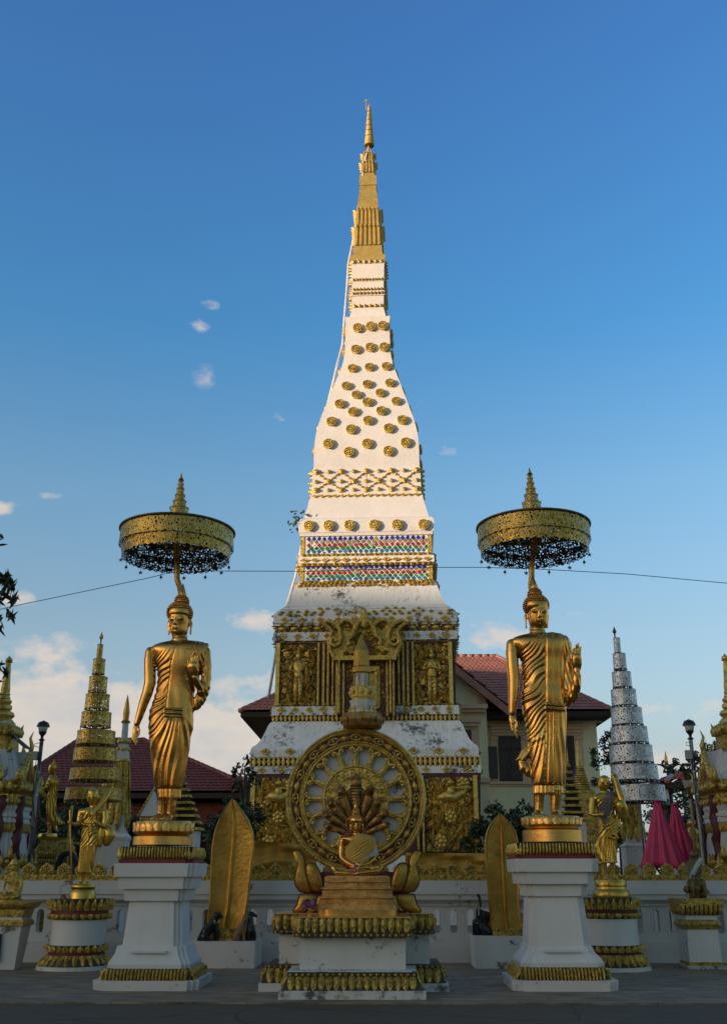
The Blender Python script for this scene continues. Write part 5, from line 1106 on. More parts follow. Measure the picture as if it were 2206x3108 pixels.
b = MB(); oct_(b, FT, 757, [(822, 72), (800, 78), (798, 84), (735, 86), (728, 78)]); b.build('collar', M['gold_relief'], FP)
b = MB()
for i in range(8):
    a = i / 8 * 2 * PI; p = FT.p(757, 765); r = 80 * FT.m(757, 765); q = p + np.array([r * math.cos(a), r * math.sin(a), 0]); b.ball(q, (.035, .035, .06), 4, 2)
    p = FT.p(757, 885); r = 78 * FT.m(757, 885); q = p + np.array([r * math.cos(a), r * math.sin(a), 0]); b.tube([q + (0, 0, -.05), q, q + (0, 0, .08)], [.04, .035, .004], 6)
b.build('gold_leaves', M['gold_relief'], FP)
b = MB(); oct_(b, FT, 755, [(728, 46), (640, 50)]); b.build('chamber', M['white_pedestal'], FP)
b = MB()
for i in range(8): a = i / 8 * 2 * PI + .39; p0, p1 = FT.p(755, 728), FT.p(755, 640); r = 54 * FT.m(755, 680); b.tube([p0 + (r * math.cos(a), r * math.sin(a), 0), p1 + (r * math.cos(a), r * math.sin(a), 0)], .013, 5)
b.build('chamber_posts', M['gold_old'], FP)
b = MB(); oct_(b, FT, 752, [(640, 56), (632, 64), (600, 62), (592, 54)]); oct_(b, FT, 751, [(592, 56), (492, 50), (374, 1)]); b.build('pointed_cap', M['gold_slab'], FP)
# vase of pink flowers
FV = Fr(750, 2250, .4618, 15.42); c = FV.p(411, 1155); V_ = thing('flower_vase', 'small gold vase of pink artificial flowers at the left corner of the shrine pedestal', 'vase', (c[0], c[1], ztop))
b = MB(); H = FV.p(411, 1098)[2] - ztop; b.lathe([(.035, 0), (.038, .01), (.02, H * .2), (.018, H * .3), (.038, H * .6), (.03, H * .85), (.04, H)], (c[0], c[1], ztop), 16); b.build('vase_body', M['gold_lotus'], V_, smooth=True)
b = MB(); cc = FV.p(411, 1072)
for _ in range(46):
    u = RNG.normal(size=3); u /= np.linalg.norm(u); q = cc + u * np.array((.10, .09, .075)) * random.uniform(.6, 1.0); rr_ = random.uniform(.018, .03)
    for k in range(6): a = k * 1.05; b.ball(q + rr_ * .6 * np.array((math.cos(a), -.2, math.sin(a))), (rr_ * .5, rr_ * .35, rr_ * .5), 5, 3)
b.build('blossoms', M['pink_flower'], V_)
b = MB()
for _ in range(60):
    u = RNG.normal(size=3); u /= np.linalg.norm(u); q = cc + u * np.array((.11, .10, .08)); t1 = RNG.normal(size=3) * .02; t2 = RNG.normal(size=3) * .012; b.add([q - t1, q + t2, q + t1, q - t2], [(0, 1, 2, 3)])
b.tube([np.array((c[0], c[1], ztop + H * .9)), cc], .02, 6); b.build('leaves', M['leaf_dark'], V_, fix=False)
# ------------------------------------------------------------------ court wall with oblong openings and gilded crest
FB = Fr(750, 2250, .4618, 21.0)
def zB(y, Y=21.0): return X_(FB, 720, y, Y)[2]
WL = thing('court_wall', 'long white balustrade wall with upright oblong openings and gold rosette cresting', 'wall', (0, 21.2, 0))
x0w, x1w = -11.0, 11.2
z_a, z_b, z_c, z_d, z_e, z_t = zB(1342), zB(1265 + 25), zB(1085), zB(1047), zB(975), zB(916)
b = MB(); b.box((0, 21.25, z_a / 2), (x1w - x0w, .5, z_a)); b.box((0, 21.25, z_a + .03), (x1w - x0w, .46, .06)); b.build('plinth', M['wall_white'], WL)
b = MB()
b.loft([np.array([(x0w, y0, z), (x1w, y0, z), (x1w, 21.5, z), (x0w, 21.5, z)]) for y0, z in ((21.12, z_c), (21.10, z_c + .05), (20.98, z_d + .02), (20.98, zB(1010)), (20.94, zB(1005)), (20.94, z_e + .01), (20.97, z_e), (20.97, z_t))]); b.build('ledge', M['wall_white'], WL)
def bay(xa, xb, za, zb, ya, yb, hw, hz0, hz1):
    """one wall slab pierced by an upright oblong"""
    b = MB(); cx = (xa + xb) / 2; n = 12; inn = []
    for i in range(n): a = PI * i / (n - 1); inn.append((cx + hw * math.cos(a), hz1 - hw + hw * math.sin(a)))
    for i in range(n): a = PI + PI * i / (n - 1); inn.append((cx + hw * math.cos(a), hz0 + hw + hw * math.sin(a)))
    out = []
    for (x, z) in inn:
        dx, dz = x - cx, z - (hz0 + hz1) / 2; k = min((xb - cx) / max(abs(dx), 1e-6), (zb - za) / 2 / max(abs(dz), 1e-6)); out.append((cx + dx * k, (za + zb) / 2 + dz * k))
    for cxx, czz in ((xa, za), (xb, za), (xa, zb), (xb, zb)):
        j = min(range(len(out)), key=lambda i: (out[i][0] - cxx) ** 2 + (out[i][1] - czz) ** 2); out[j] = (cxx, czz)
    N_ = 2 * n; V = [(x, ya, z) for x, z in inn] + [(x, ya, z) for x, z in out] + [(x, yb, z) for x, z in inn] + [(x, yb, z) for x, z in out]
    f = [(i, (i + 1) % N_, N_ + (i + 1) % N_, N_ + i) for i in range(N_)] + [(2 * N_ + i, 3 * N_ + i, 3 * N_ + (i + 1) % N_, 2 * N_ + (i + 1) % N_) for i in range(N_)] + [(i, 2 * N_ + i, 2 * N_ + (i + 1) % N_, (i + 1) % N_) for i in range(N_)] + [(N_ + i, N_ + (i + 1) % N_, 3 * N_ + (i + 1) % N_, 3 * N_ + i) for i in range(N_)]
    b.add(V, f); return b
pw = .335; first = None; xs = x0w; k = 0
while xs < x1w - pw:
    if k % 9 == 8: MB().box((xs + .12, 21.2, (z_a + z_c) / 2 + .03), (.24, .34, z_c - z_a - .07)).build('pier', M['wall_white'], WL); xs += .24
    elif first is None: first = bay(xs, xs + pw, z_a + .06, z_c, 21.15, 21.35, .072, zB(1265), zB(1105)).build('pierced_slab', M['wall_white'], WL); fx0 = xs; xs += pw
    else:
        o = first.copy(); COL.objects.link(o); o.parent = WL; o.location.x = xs - fx0; xs += pw
    k += 1
b = MB(); b.box((0, 21.24, z_t + .055), (x1w - x0w, .2, .11)); 
for i in range(int((x1w - x0w) / .35 * 2)): x = x0w + .1 + i * .175; b.tube([(x - .06, 21.12, z_t + .03), (x, 21.11, z_t + .10), (x + .06, 21.12, z_t + .03)], .014, 5)
b.build('crest_band', M['gold_old'], WL)
lf = MB(); zc_ = z_t + .18
lf.prism([(.135 * math.cos(a) * (1 if math.sin(a) > -.6 else .8), zc_ + .13 * math.sin(a) + (.03 if abs(a - PI / 2) < .2 else 0)) for a in np.linspace(0, 2 * PI, 20)[:-1]], 21.17, 21.27)
for rr_, n_ in ((.10, 12), (.055, 7)):
    for i in range(n_): a = i / n_ * 2 * PI; lf.ball((rr_ * math.cos(a), 21.165, zc_ + rr_ * math.sin(a)), (.026, .022, .026), 6, 4)
lf.ball((0, 21.16, zc_), (.03, .03, .03), 7, 5)
first = None; x = x0w + .2
while x < x1w - .2:
    if first is None: first = lf.build('crest_rosette', M['gold_old'], WL)
    else: first2 = first.copy(); COL.objects.link(first2); first2.parent = WL; first2.location = (x, first.location[1], first.location[2])
    if x == x0w + .2: first.location.x = x
    x += .352
# yellow cloth stretched round the foot of the tower
b = MB(); YB = 33.0
def sheet(b, x0, x1, yt0, yt1, yb0, yb1, Y, n=60, m=16):
    for s, o in ((0, 0), (1, .03)):
        pass
    V = []; 
    for j in range(m + 1):
        for i in range(n + 1):
            u, v = i / n, j / m; px = x0 + (x1 - x0) * u; py = (yt0 + (yt1 - yt0) * u) * (1 - v) + (yb0 + (yb1 - yb0) * u) * v; w_ = W(px, py, Y)
            V.append((w_[0], Y - .10 * math.sin(v * 11 + u * 5 * v + 2 * math.sin(u * 4)) - .05 * math.sin(v * 23 + u * 9) + .03 * math.sin(u * 31), w_[2]))
    f = [(j * (n + 1) + i, j * (n + 1) + i + 1, (j + 1) * (n + 1) + i + 1, (j + 1) * (n + 1) + i) for j in range(m) for i in range(n)]
    N_ = len(V); V2 = [(x, y + .04, z) for x, y, z in V]; b.add(V + V2, f + [tuple(reversed([q + N_ for q in g])) for g in f])
sheet(b, 745, 960, 2549, 2568, 2680, 2690, YB); o = rooted('cloth_band', b, M['gold_cloth'], 'wrinkled yellow cloth stretched along the foot of the tower left of the wheel', 'cloth', W(850, 2640, YB), smooth=True, fix=False)
b = MB(); sheet(b, 1230, 1475, 2588, 2590, 2690, 2690, YB); o = rooted('cloth_band', b, M['gold_cloth'], 'narrower yellow cloth stretched along the foot of the tower right of the wheel', 'cloth', W(1350, 2640, YB), smooth=True, fix=False)
# ------------------------------------------------------------------ gilded sema slabs on planters
def sema(F, out, cx, top, x0, x1, yb, yl, plx0, plx1, ply0, plfY, depth, side, lab1, lab2):
    """out: right/left outline points from the tip down"""
    p0 = F.p(plx0, ply0); p1 = F.p(plx1, ply0); b = MB(); zt = Fr(F.ox, F.oy, F.s, plfY).p(cx, ply0)[2]
    a0 = Fr(F.ox, F.oy, F.s, plfY).p(plx0, ply0)[0]; a1 = Fr(F.ox, F.oy, F.s, plfY).p(plx1, ply0)[0]
    P = [(a0, plfY + .0), (a1, plfY), (a1 + side * .02, plfY + depth), (a0, plfY + depth)]
    b.loft([np.array([(x, y, 0) for x, y in P]), np.array([(x, y, zt) for x, y in P])]); rooted('planter_block', b, M['white_pedestal'], lab2, 'block', ((a0 + a1) / 2, plfY + depth / 2, 0), 'white blocks under the gold slabs')
    T = thing('boundary_slab', lab1, 'slab', F.p(cx, yb), 'pointed gold slabs beside the shrine')
    L = [q for q in out]; n = len(L); cxs = [(q[1] + q[2]) / 2 for q in L]
    b = MB(); rings = []
    for (y, xl, xr) in sorted(L, key=lambda q: -q[0]):
        c = (xl + xr) / 2; h = (xr - xl) / 2; prof = [(-1, -14), (-1, 14), (-.94, 24), (-.84, 16), (-.14, 14), (-.07, 30), (0, 36), (.07, 30), (.14, 14), (.84, 16), (.94, 24), (1, 14), (1, -14)]
        rings.append(np.array([F.p(c + h * u, y, d if h > 8 else d * .5) for u, d in prof]))
    for r in rings: r[:, 2] = r[0][2]
    zz = F.p(cx, yb)[2]; rings[0][:, 2] = zt
    b.loft(rings); b.build('leaf_slab', M['gold_slab'], T, angle=30)
    b = MB(); q0, q1 = F.p(x0, yl), F.p(x1, yl); 
    b.box(((q0[0] + q1[0]) / 2, F.Y, zt + .02), (q1[0] - q0[0], .5, .04)); hz = F.p(cx, yl)[2] - zt
    n_ = 4
    for i in range(n_):
        x = q0[0] + (q1[0] - q0[0]) * (i + .5) / n_; w_ = (q1[0] - q0[0]) / n_ * .5
        for k_ in (1.0, .62): b.tube([(x - w_ * .2 * k_, F.Y - .25, zt + .04), (x - w_ * k_, F.Y - .26, zt + hz * .5 * k_), (x - w_ * .6 * k_, F.Y - .26, zt + hz * .95 * k_), (x, F.Y - .26, zt + hz * .78 * k_), (x + w_ * .6 * k_, F.Y - .26, zt + hz * .95 * k_), (x + w_ * k_, F.Y - .26, zt + hz * .5 * k_), (x + w_ * .2 * k_, F.Y - .25, zt + .04)], .018, 6)
    b.box(((q0[0] + q1[0]) / 2, F.Y - .1, zt + hz * .45), (q1[0] - q0[0], .26, hz * .8)); b.build('lotus_foot', M['gold_old'], T)
    return zt
FG = Fr(260, 2450, .3694, 20.3)
zt1 = sema(FG, [(-72, 1204, 1206), (-50, 1185, 1232), (0, 1152, 1268), (35, 1132, 1293), (110, 1092, 1345), (200, 1060, 1378), (330, 1038, 1387), (470, 1030, 1370), (620, 1025, 1352), (760, 1018, 1337), (880, 1005, 1318), (950, 1002, 1290), (1105, 1005, 1290)], 1190, -72, 1085, 1300, 1100, 985, 873, 1392, 1105, 19.75, 1.0, 1, 'taller gold pointed slab on the block left of the wheel shrine', 'white block with stained rim under the left gold slab')
FG2 = Fr(1400, 2450, .4963, 20.3)
zt2 = sema(FG2, [(38, 234, 236), (60, 208, 266), (100, 176, 300), (140, 156, 326), (180, 144, 340), (250, 139, 349), (340, 143, 352), (450, 154, 352), (560, 166, 352), (650, 170, 358), (700, 168, 368), (735, 170, 378), (795, 185, 372)], 265, 38, 182, 378, 792, 738, 80, 400, 792, 19.75, 1.0, -1, 'gold pointed slab on the block behind the right standing Buddha pedestal', 'white block under the right gold slab')
# glossy black animal figures
def beast(F, name, label, cat, parts_, mat, zt, grp='small animal figures beside the gold slabs', extra=None, vox=.008):
    xs_ = [q[0] for t_ in parts_ for q in t_]; ys_ = [q[1] for t_ in parts_ for q in t_]; c = F.p(sum(xs_) / len(xs_), max(ys_)); T = thing(name, label, cat, (c[0], F.Y, zt), grp)
    mb = MB()
    for t_ in parts_: ftube(mb, F, t_, 10)
    def cl(V, Nn): V[:, 2] = np.maximum(V[:, 2], zt); return V
    remeshed('body', mb, M[mat], T, vox, 2, cl)
    for nm, mt, tt in (extra or []):
        b = MB()
        for t_ in tt: ftube(b, F, t_, 8)
        b.build(nm, M[mt], T, smooth=True)
    return T
FC = Fr(560, 2700, .18473, 20.0)
beast(FC, 'cat_figure', 'black glossy seated big cat figure with pale collar, left foot of the taller gold slab', 'figurine', [[(300, 790, 0, 80), (360, 690, 0, 90), (450, 580, 0, 70), (510, 480, 0, 55)], [(530, 430, 0, 58), (575, 430, 10, 52), (600, 440, 14, 36)], [(515, 370, 10, 16), (525, 390, 10, 22)], [(590, 365, 10, 14), (585, 385, 10, 20)], [(520, 560, 30, 45), (545, 680, 40, 34), (550, 850, 40, 30)], [(490, 560, -30, 45), (500, 700, -40, 34), (505, 850, -40, 30)], [(340, 770, 50, 70), (420, 830, 60, 36), (480, 850, 60, 26)], [(240, 800, 0, 30), (215, 850, 0, 24), (300, 860, 40, 20)]], 'black_gloss', zt1,
      extra=[('collar', 'ivory', [[(490, 470, 35, 9), (500, 520, 55, 9), (545, 545, 50, 9), (590, 520, 40, 9)]])])
beast(FC, 'dog_figure', 'brown and black seated dog figure at the right foot of the gold slab', 'figurine', [[(850, 800, 0, 70), (900, 690, 0, 72), (960, 580, 0, 52), (990, 500, 0, 44)], [(990, 470, 10, 42), (1010, 500, 50, 28)], [(975, 440, 0, 14), (968, 415, 0, 8)], [(960, 620, 30, 34), (985, 740, 36, 26), (990, 850, 36, 24)], [(930, 640, -30, 34), (950, 850, -30, 24)], [(860, 800, 40, 55), (900, 850, 50, 30)]], 'brown_fur', zt1)
beast(FC, 'horse_figure', 'black seated horse figure facing right behind the brown dog figure', 'figurine', [[(1060, 800, -60, 80), (1080, 680, -60, 80), (1080, 540, -60, 55), (1080, 440, -60, 42)], [(1075, 400, -60, 45), (1130, 410, -55, 32), (1175, 440, -50, 24)], [(1060, 370, -60, 12), (1055, 340, -60, 5)], [(1110, 640, -40, 40), (1150, 720, -30, 28), (1150, 850, -30, 24)], [(1000, 820, -60, 50), (1120, 850, -60, 30)]], 'black_gloss', zt1,
      extra=[('forelock', 'gold_old', [[(1035, 360, -45, 10), (1060, 350, -30, 14), (1090, 358, -35, 9)]])])
beast(FG2, 'elephant_figure', 'black elephant figure with raised trunk and white tusks left of the right gold slab', 'figurine', [[(115, 770, -10, 42), (125, 700, -10, 42), (120, 660, 0, 34)], [(105, 655, 16, 20), (100, 620, 30, 13), (112, 585, 34, 10), (108, 555, 34, 9), (98, 535, 34, 8)], [(150, 660, -10, 26), (160, 690, -14, 18)], [(80, 700, 10, 16), (78, 790, 12, 13)], [(100, 710, 22, 16), (102, 790, 22, 13)], [(160, 740, -10, 24), (165, 790, -10, 16)]], 'black_gloss', zt2,
      extra=[('tusk', 'ivory', [[(76, 655, 26, 4), (72, 625, 34, 4), (76, 600, 36, 1.5)]]), ('tusk', 'ivory', [[(102, 658, 40, 4), (100, 628, 46, 4), (104, 602, 48, 1.5)]])])
beast(FG2, 'lion_figure', 'small black crouching lion figure with curly mane in front of the right gold slab', 'figurine', [[(170, 770, 40, 22), (150, 765, 42, 26), (130, 740, 46, 26)], [(122, 725, 52, 20), (112, 735, 62, 12)], [(130, 770, 50, 10), (128, 795, 54, 8)], [(150, 775, 50, 9), (150, 795, 54, 7)], [(180, 760, 44, 14), (186, 795, 44, 8)]] + [[(126 + 18 * math.cos(a), 728 + 18 * math.sin(a), 44, 6), (126 + 25 * math.cos(a), 728 + 25 * math.sin(a), 42, 4)] for a in np.arange(0, 6.2, .6)], 'black_gloss', zt2)
beast(FG2, 'lion_figure', 'small black lion figure at the right foot of the right gold slab', 'figurine', [[(384, 775, 30, 20), (380, 745, 30, 20)], [(378, 735, 40, 16)] * 2, [(376, 795, 36, 8), (378, 770, 36, 9)]] + [[(380 + 14 * math.cos(a), 738 + 14 * math.sin(a), 36, 5), (380 + 20 * math.cos(a), 738 + 20 * math.sin(a), 34, 3)] for a in np.arange(0, 6.2, .7)], 'black_gloss', zt2)
# ------------------------------------------------------------------ pierced parasols
def shell(name, c, r0, r1, z0, z1, reps, mat, parent, n=64, lean=(0, 0), wave=0.0):
    """thin pierced band: open cylinder with UVs for the cut-out pattern"""
    off = OFF.get(parent, np.zeros(3)); me = bpy.data.meshes.new(name); V = []; f = []; uv = []
    for i in range(n + 1):
        a = 2 * PI * i / n; ww = wave * abs(math.sin(a * reps))
        V.append((c[0] + r0 * math.cos(a), c[1] + r0 * math.sin(a), z0 - ww)); V.append((c[0] + lean[0] + r1 * math.cos(a), c[1] + lean[1] + r1 * math.sin(a), z1))
    for i in range(n): f.append((2 * i, 2 * i + 2, 2 * i + 3, 2 * i + 1)); uv += [(i / n * reps, 0.01), ((i + 1) / n * reps, 0.01), ((i + 1) / n * reps, .99), (i / n * reps, .99)]
    me.from_pydata((np.array(V) - off).tolist(), [], f); l = me.uv_layers.new(name='UVMap'); l.data.foreach_set('uv', np.array(uv).ravel()); me.materials.append(mat)
    me.polygons.foreach_set('use_smooth', [True] * n); me.update(); o = bpy.data.objects.new(name, me); COL.objects.link(o); o.parent = parent; OFF[o] = off; return o
def torus(b, c, r, t_, n=48, k=6):
    b.tube([(c[0] + r * math.cos(i / n * 2 * PI), c[1] + r * math.sin(i / n * 2 * PI), c[2]) for i in range(n + 1)], t_, k)
def bell(b, p, s, star=False):
    b.tube([p, p - np.array((0, 0, s * 1.2))], s * .05, 4)
    q = p - np.array((0, 0, s * 1.2))
    if star:
        P = [(q[0] + s * (.75 if i % 2 == 0 else .3) * math.cos(i * PI / 5 + .3), q[2] - s * .4 + s * (.75 if i % 2 == 0 else .3) * math.sin(i * PI / 5 + .3)) for i in range(10)]; b.prism(P, q[1] - s * .12, q[1] + s * .12)
    else:
        b.lathe([(s * .08, 0), (s * .3, -s * .15), (s * .36, -s * .5), (s * .5, -s * .8), (s * .1, -s * .78)], tuple(q), 8); b.tube([q - (0, 0, s * .7), q - (0, 0, s * 1.5)], [s * .04, s * .07], 4)
def big_parasol(F, cx, U, rows, spire, tip, stem, label, loc):
    """rows: rim left,right px at side heights"""
    T = thing('parasol', label, 'parasol', loc, 'pierced gold parasols over the standing Buddhas')
    (x0, x1, yt, yb), (u0, u1, ut, ub) = rows; m = F.m(cx, yt); c = F.p((x0 + x1) / 2, yt); c = np.array([c[0], F.Y + .25, 0]); G = Fr(F.ox, F.oy, F.s, F.Y + .25)
    m = G.m(cx, yt); cxw = G.p((x0 + x1) / 2, yt)[0]; c[0] = cxw; R1 = (x1 - x0) / 2 * m; R2 = (u1 - u0) / 2 * m; z = lambda y: G.p(cx, y)[2]
    zt, zm, zu, zb_ = z(yt), z(yb), z(ut), z(ub)
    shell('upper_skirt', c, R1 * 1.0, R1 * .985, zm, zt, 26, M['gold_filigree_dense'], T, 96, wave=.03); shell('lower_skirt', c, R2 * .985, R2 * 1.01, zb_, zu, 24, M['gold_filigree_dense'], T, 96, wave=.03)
    # pierced canopy top and ribs
    me = MB(); n = 72; ring = lambda r, zz: np.stack([c[0] + r * np.cos(np.arange(n) / n * 2 * PI), c[1] + r * np.sin(np.arange(n) / n * 2 * PI), np.full(n, zz)], 1)
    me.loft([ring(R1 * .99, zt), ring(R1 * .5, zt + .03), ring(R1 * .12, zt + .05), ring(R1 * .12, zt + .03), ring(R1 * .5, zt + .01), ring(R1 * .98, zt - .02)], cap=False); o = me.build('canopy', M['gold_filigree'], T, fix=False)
    l = o.data.uv_layers.new(name='UVMap')
    for lp in o.data.loops: v = o.data.vertices[lp.vertex_index].co; l.data[lp.index].uv = (v.x * 2.2 + 10.37, v.y * 2.2 + .13)
    b = MB(); torus(b, (c[0], c[1], zt), R1, .022, 72); b.build('rim', M['dark_bronze'], T, smooth=True)
    for i in range(8): a = i * PI / 4 + .2; MB().tube([(c[0], c[1], zb_ + (zt - zb_) * .35), (c[0] + R2 * math.cos(a), c[1] + R2 * math.sin(a), zb_ + (zt - zb_) * .15)], .014, 6).build('rib', M['dark_bronze'], T)
    b = MB(); b.lathe([(.05, z(ub)), (.075, z(ub) + .06), (.05, z(ub) + .12), (.09, (zb_ + zt) / 2 - .1), (.05, (zb_ + zt) / 2), (.06, zt + .02)], (c[0], c[1], 0), 16)
    P = [np.array([c[0], c[1], z(ub) + .2])] + [Fr(F.ox, F.oy, F.s, F.Y + dY).p(x, y) for x, y, dY in stem]; b.tube(P, [.05] * (len(P)), 12); b.build('stem', M['gold_slab'], T, smooth=True)
    for i in range(14):
        a = i / 14 * 2 * PI + .25; q = MB(); bell(q, np.array([c[0] + R2 * .985 * math.cos(a), c[1] + R2 * .985 * math.sin(a), zb_ - .0]), .062, i % 2 == 1); q.build('bell', M['dark_bronze'], T)
    for (a0, a1, t0, t1) in spire:
        r = (a1 - a0) / 2 * m * .98; shell('spire_tier', c, r, r * .95, z(t1), z(t0), 7, M['gold_filigree_dense'], T, 32); b = MB(); torus(b, (c[0], c[1], z(t0)), r * .96, .010, 28); torus(b, (c[0], c[1], z(t1) + .005), r * 1.0, .008, 28)
        for i in range(14): a = i / 14 * 2 * PI; b.tube([(c[0] + r * math.cos(a), c[1] + r * math.sin(a), z(t0)), (c[0] + r * math.cos(a), c[1] + r * math.sin(a), z(t0) + .035)], [.008, .001], 4)
        b.build('spire_ring', M['gold_old'], T)
    b = MB(); b.lathe([(.035, z(spire[-1][2]) - .3), (.02, z(spire[-1][2])), (.018, z(tip[1])), (.05, z(tip[1]) + .02), (.03, z((tip[0] + tip[1]) / 2) - .02), (.055, z((tip[0] + tip[1] * 1.6) / 2.6) - .04), (.02, z((tip[0] + tip[1] * .8) / 1.8)), (.002, z(tip[0]))], (c[0], c[1], 0), 12); b.build('finial', M['gold_slab'], T, smooth=True)
    return T
FQ1 = Fr(340, 1420, .2463, 16.8)
big_parasol(FQ1, 812, 1, ((118, 1505, 790, 975), (155, 1470, 930, 1112)), [(705, 945, 505, 615), (745, 915, 420, 505), (772, 897, 345, 420), (792, 885, 265, 345), (808, 880, 205, 265)], (60, 178),
            [(805, 1300, .25), (806, 1380, .25), (836, 1460, .25), (850, 1543, .28), (862, 1700, .35), (860, 1900, .42), (760, 3000, .36), (650, 4320, .3)], 'round pierced gold parasol on a bent stem above the left standing Buddha', (-3.0, 17.1, 2.5))
FQ2 = Fr(1400, 1400, .5028, 16.8)
big_parasol(FQ2, 432, 1, ((94, 768, 400, 488), (112, 758, 470, 552)), [(370, 488, 255, 315), (388, 474, 208, 255), (402, 463, 170, 208), (411, 456, 135, 170), (417, 451, 105, 135)], (35, 92),
            [(423, 645, .25), (424, 690, .25), (418, 740, .28), (424, 820, .36), (440, 1000, .42), (450, 1500, .36), (455, 2140, .3)], 'round pierced gold parasol on a straight stem above the right standing Buddha', (3.1, 17.1, 2.5))
def tiered(F, tiers, tipx, tipy, by0, by1, mat, solid, label, pole_end, grp=None, name='tiered_parasol'):
    base = F.p(*pole_end); base[2] = 0; T = thing(name, label, 'parasol', base, grp); z = lambda x, y: F.p(x, y)[2]; prev = None; b = MB(); P = []
    for (x0, x1, yt, yb) in tiers:
        cx = (x0 + x1) / 2; m = F.m(cx, yt); r = (x1 - x0) / 2 * m; ct = F.p(cx - (0), yt); zb_, zt = z(cx, yb) + r * (.17 if solid != M['silver_solid'] else .09), z(cx, yt); P.append(np.array([ct[0], F.Y, (zb_ + zt) / 2]))
        shell('tier', (ct[0], F.Y, 0), r, r * .975, zb_, zt, max(3, round(2 * PI * r / (zt - zb_) * .8)), mat, T, 48)
        q = MB(); torus(q, (ct[0], F.Y, zb_), r, .009, 40, 5); torus(q, (ct[0], F.Y, zt), r * .975, .007, 40, 5)
        q.lathe([(r * .97, zt - .012), (r * .97, zt - .004)], (ct[0], F.Y, 0), 40)
        for k in range(2): q.tube([(ct[0] + r * math.cos(k * 1.571 + .4), F.Y + r * math.sin(k * 1.571 + .4), zt - .02), (ct[0] - r * math.cos(k * 1.571 + .4), F.Y - r * math.sin(k * 1.571 + .4), zt - .02)], .008, 5)
        q.build('tier_hoop', solid, T)
        nb = max(6, int(r * 2 * PI / .16)); q = MB(); torus(q, (ct[0], F.Y, zb_ - .012), r * .99, .006, 32, 4)
        for i in range(nb): a = i / nb * 2 * PI; q.tube([(ct[0] + r * math.cos(a), F.Y + r * math.sin(a), zb_), (ct[0] + r * math.cos(a), F.Y + r * math.sin(a), zb_ - .05)], .005, 4); q.ball((ct[0] + r * math.cos(a), F.Y + r * math.sin(a), zb_ - .055), .014, 5, 4)
        q.build('tassel_fringe', solid, T)
    e = F.p(*pole_end); b.tube([F.p(tipx, by1)] + P + [np.array([e[0], F.Y, 0])], [.012] + [.02] * (len(P)) + [.032], 8); b.build('pole', M['silver_solid'] if solid == M['silver_solid'] else M['bamboo'], T, smooth=True)
    b = MB(); c = F.p(tipx, by1); H = F.p(tipx, tipy)[2] - c[2]; b.lathe([(.015, -.12), (.02, 0), (.045, H * .12), (.05, H * .3), (.03, H * .55), (.01, H * .8), (.002, H)], tuple(c), 10); b.build('bud_finial', M['dark_bronze'] if solid == M['silver_solid'] else solid, T, smooth=True)
    return T
FA = Fr(0, 1900, .3448, 24.5)
tiered(FA, [(860, 912, 165, 290), (825, 932, 295, 430), (792, 950, 452, 590), (760, 970, 607, 752), (724, 985, 765, 910), (686, 1020, 930, 1075), (658, 1035, 1085, 1225), (625, 1070, 1262, 1400), (585, 1085, 1435, 1580)], 893, 45, 0, 118, M['gold_filigree'], M['gold_old'], 'tall nine-tiered pierced gold parasol rising behind the left monk statue', (820, 2200))
FZ = Fr(1650, 1880, .3424, 24.5)
tiered(FZ, [(612, 672, 168, 300), (607, 722, 308, 448), (600, 768, 472, 612), (590, 812, 628, 780), (590, 864, 792, 950), (588, 912, 960, 1115), (575, 955, 1125, 1290), (588, 1000, 1295, 1450), (610, 1065, 1475, 1640)], 625, 58, 0, 125, M['silver_filigree'], M['silver_solid'], 'tall nine-tiered pierced silver parasol leaning slightly left behind the right monk statue', (880, 2150))
# ------------------------------------------------------------------ overhead wire
pts = [(-60, 1866), (27, 1843), (448, 1755), (520, 1737), (640, 1733), (950, 1734), (1330, 1722), (1460, 1722), (1630, 1727), (1900, 1742), (2280, 1777)]
b = MB(); b.tube([W(x, y, 19.5) for x, y in pts], .0075, 6); rooted('overhead_wire', b, M['blue_wire'], 'thin blue overhead wire crossing behind both parasols', 'wire', W(1103, 1730, 19.5), smooth=True)
# ------------------------------------------------------------------ round pedestals and the monk statues
def drum(F, name, label, cx, rows, zbase=True, n=56, sq_=False, cat='pedestal', grp=None):
    """rows: list of (name, mat, [(y, halfwidth)]) from the bottom up; optional petals"""
    yb = rows[0][2][0][0]; m = F.m(cx, yb); c = F.p(cx, yb); T = thing(name, label, cat, (c[0], F.Y, 0), grp)
    for nm, mat, pts, pet in rows:
        P = [(h * F.m(cx, y), F.p(cx, y)[2]) for y, h in pts]
        if nm == rows[0][0]: P[0] = (P[0][0], 0)
        b = MB()
        if sq_: b.loft([sq(r, r, z, (c[0], F.Y)) for r, z in P])
        else: b.lathe([(r * .9, P[0][1])] + P + [(P[-1][0] * .9, P[-1][1])], (c[0], F.Y, 0), n)
        if pet:
            k, d = pet; (r0, z0), (r1, z1) = (P[0], P[-1]) if d == 'up' else (P[-1], P[0])
            if sq_: petals_square(b, c[0], F.Y, r0, r0, r1, r1, z0, z1, k, .03)
            else: petals_ring(b, (c[0], F.Y, 0), r0 + .01, r1 + .015, z0, z1, k, .96, .045); petals_ring(b, (c[0], F.Y, 0), r0 + .02, r0 + (r1 - r0) * .8 + .03, z0, z0 + (z1 - z0) * .8, k, .5, .05)
        b.build(nm, [M['gap_shade' if pet else mat], M[mat]], T, angle=40)
    return T
Y2 = 1595
FM = Fr(0, 1900, .3448, 19.7)
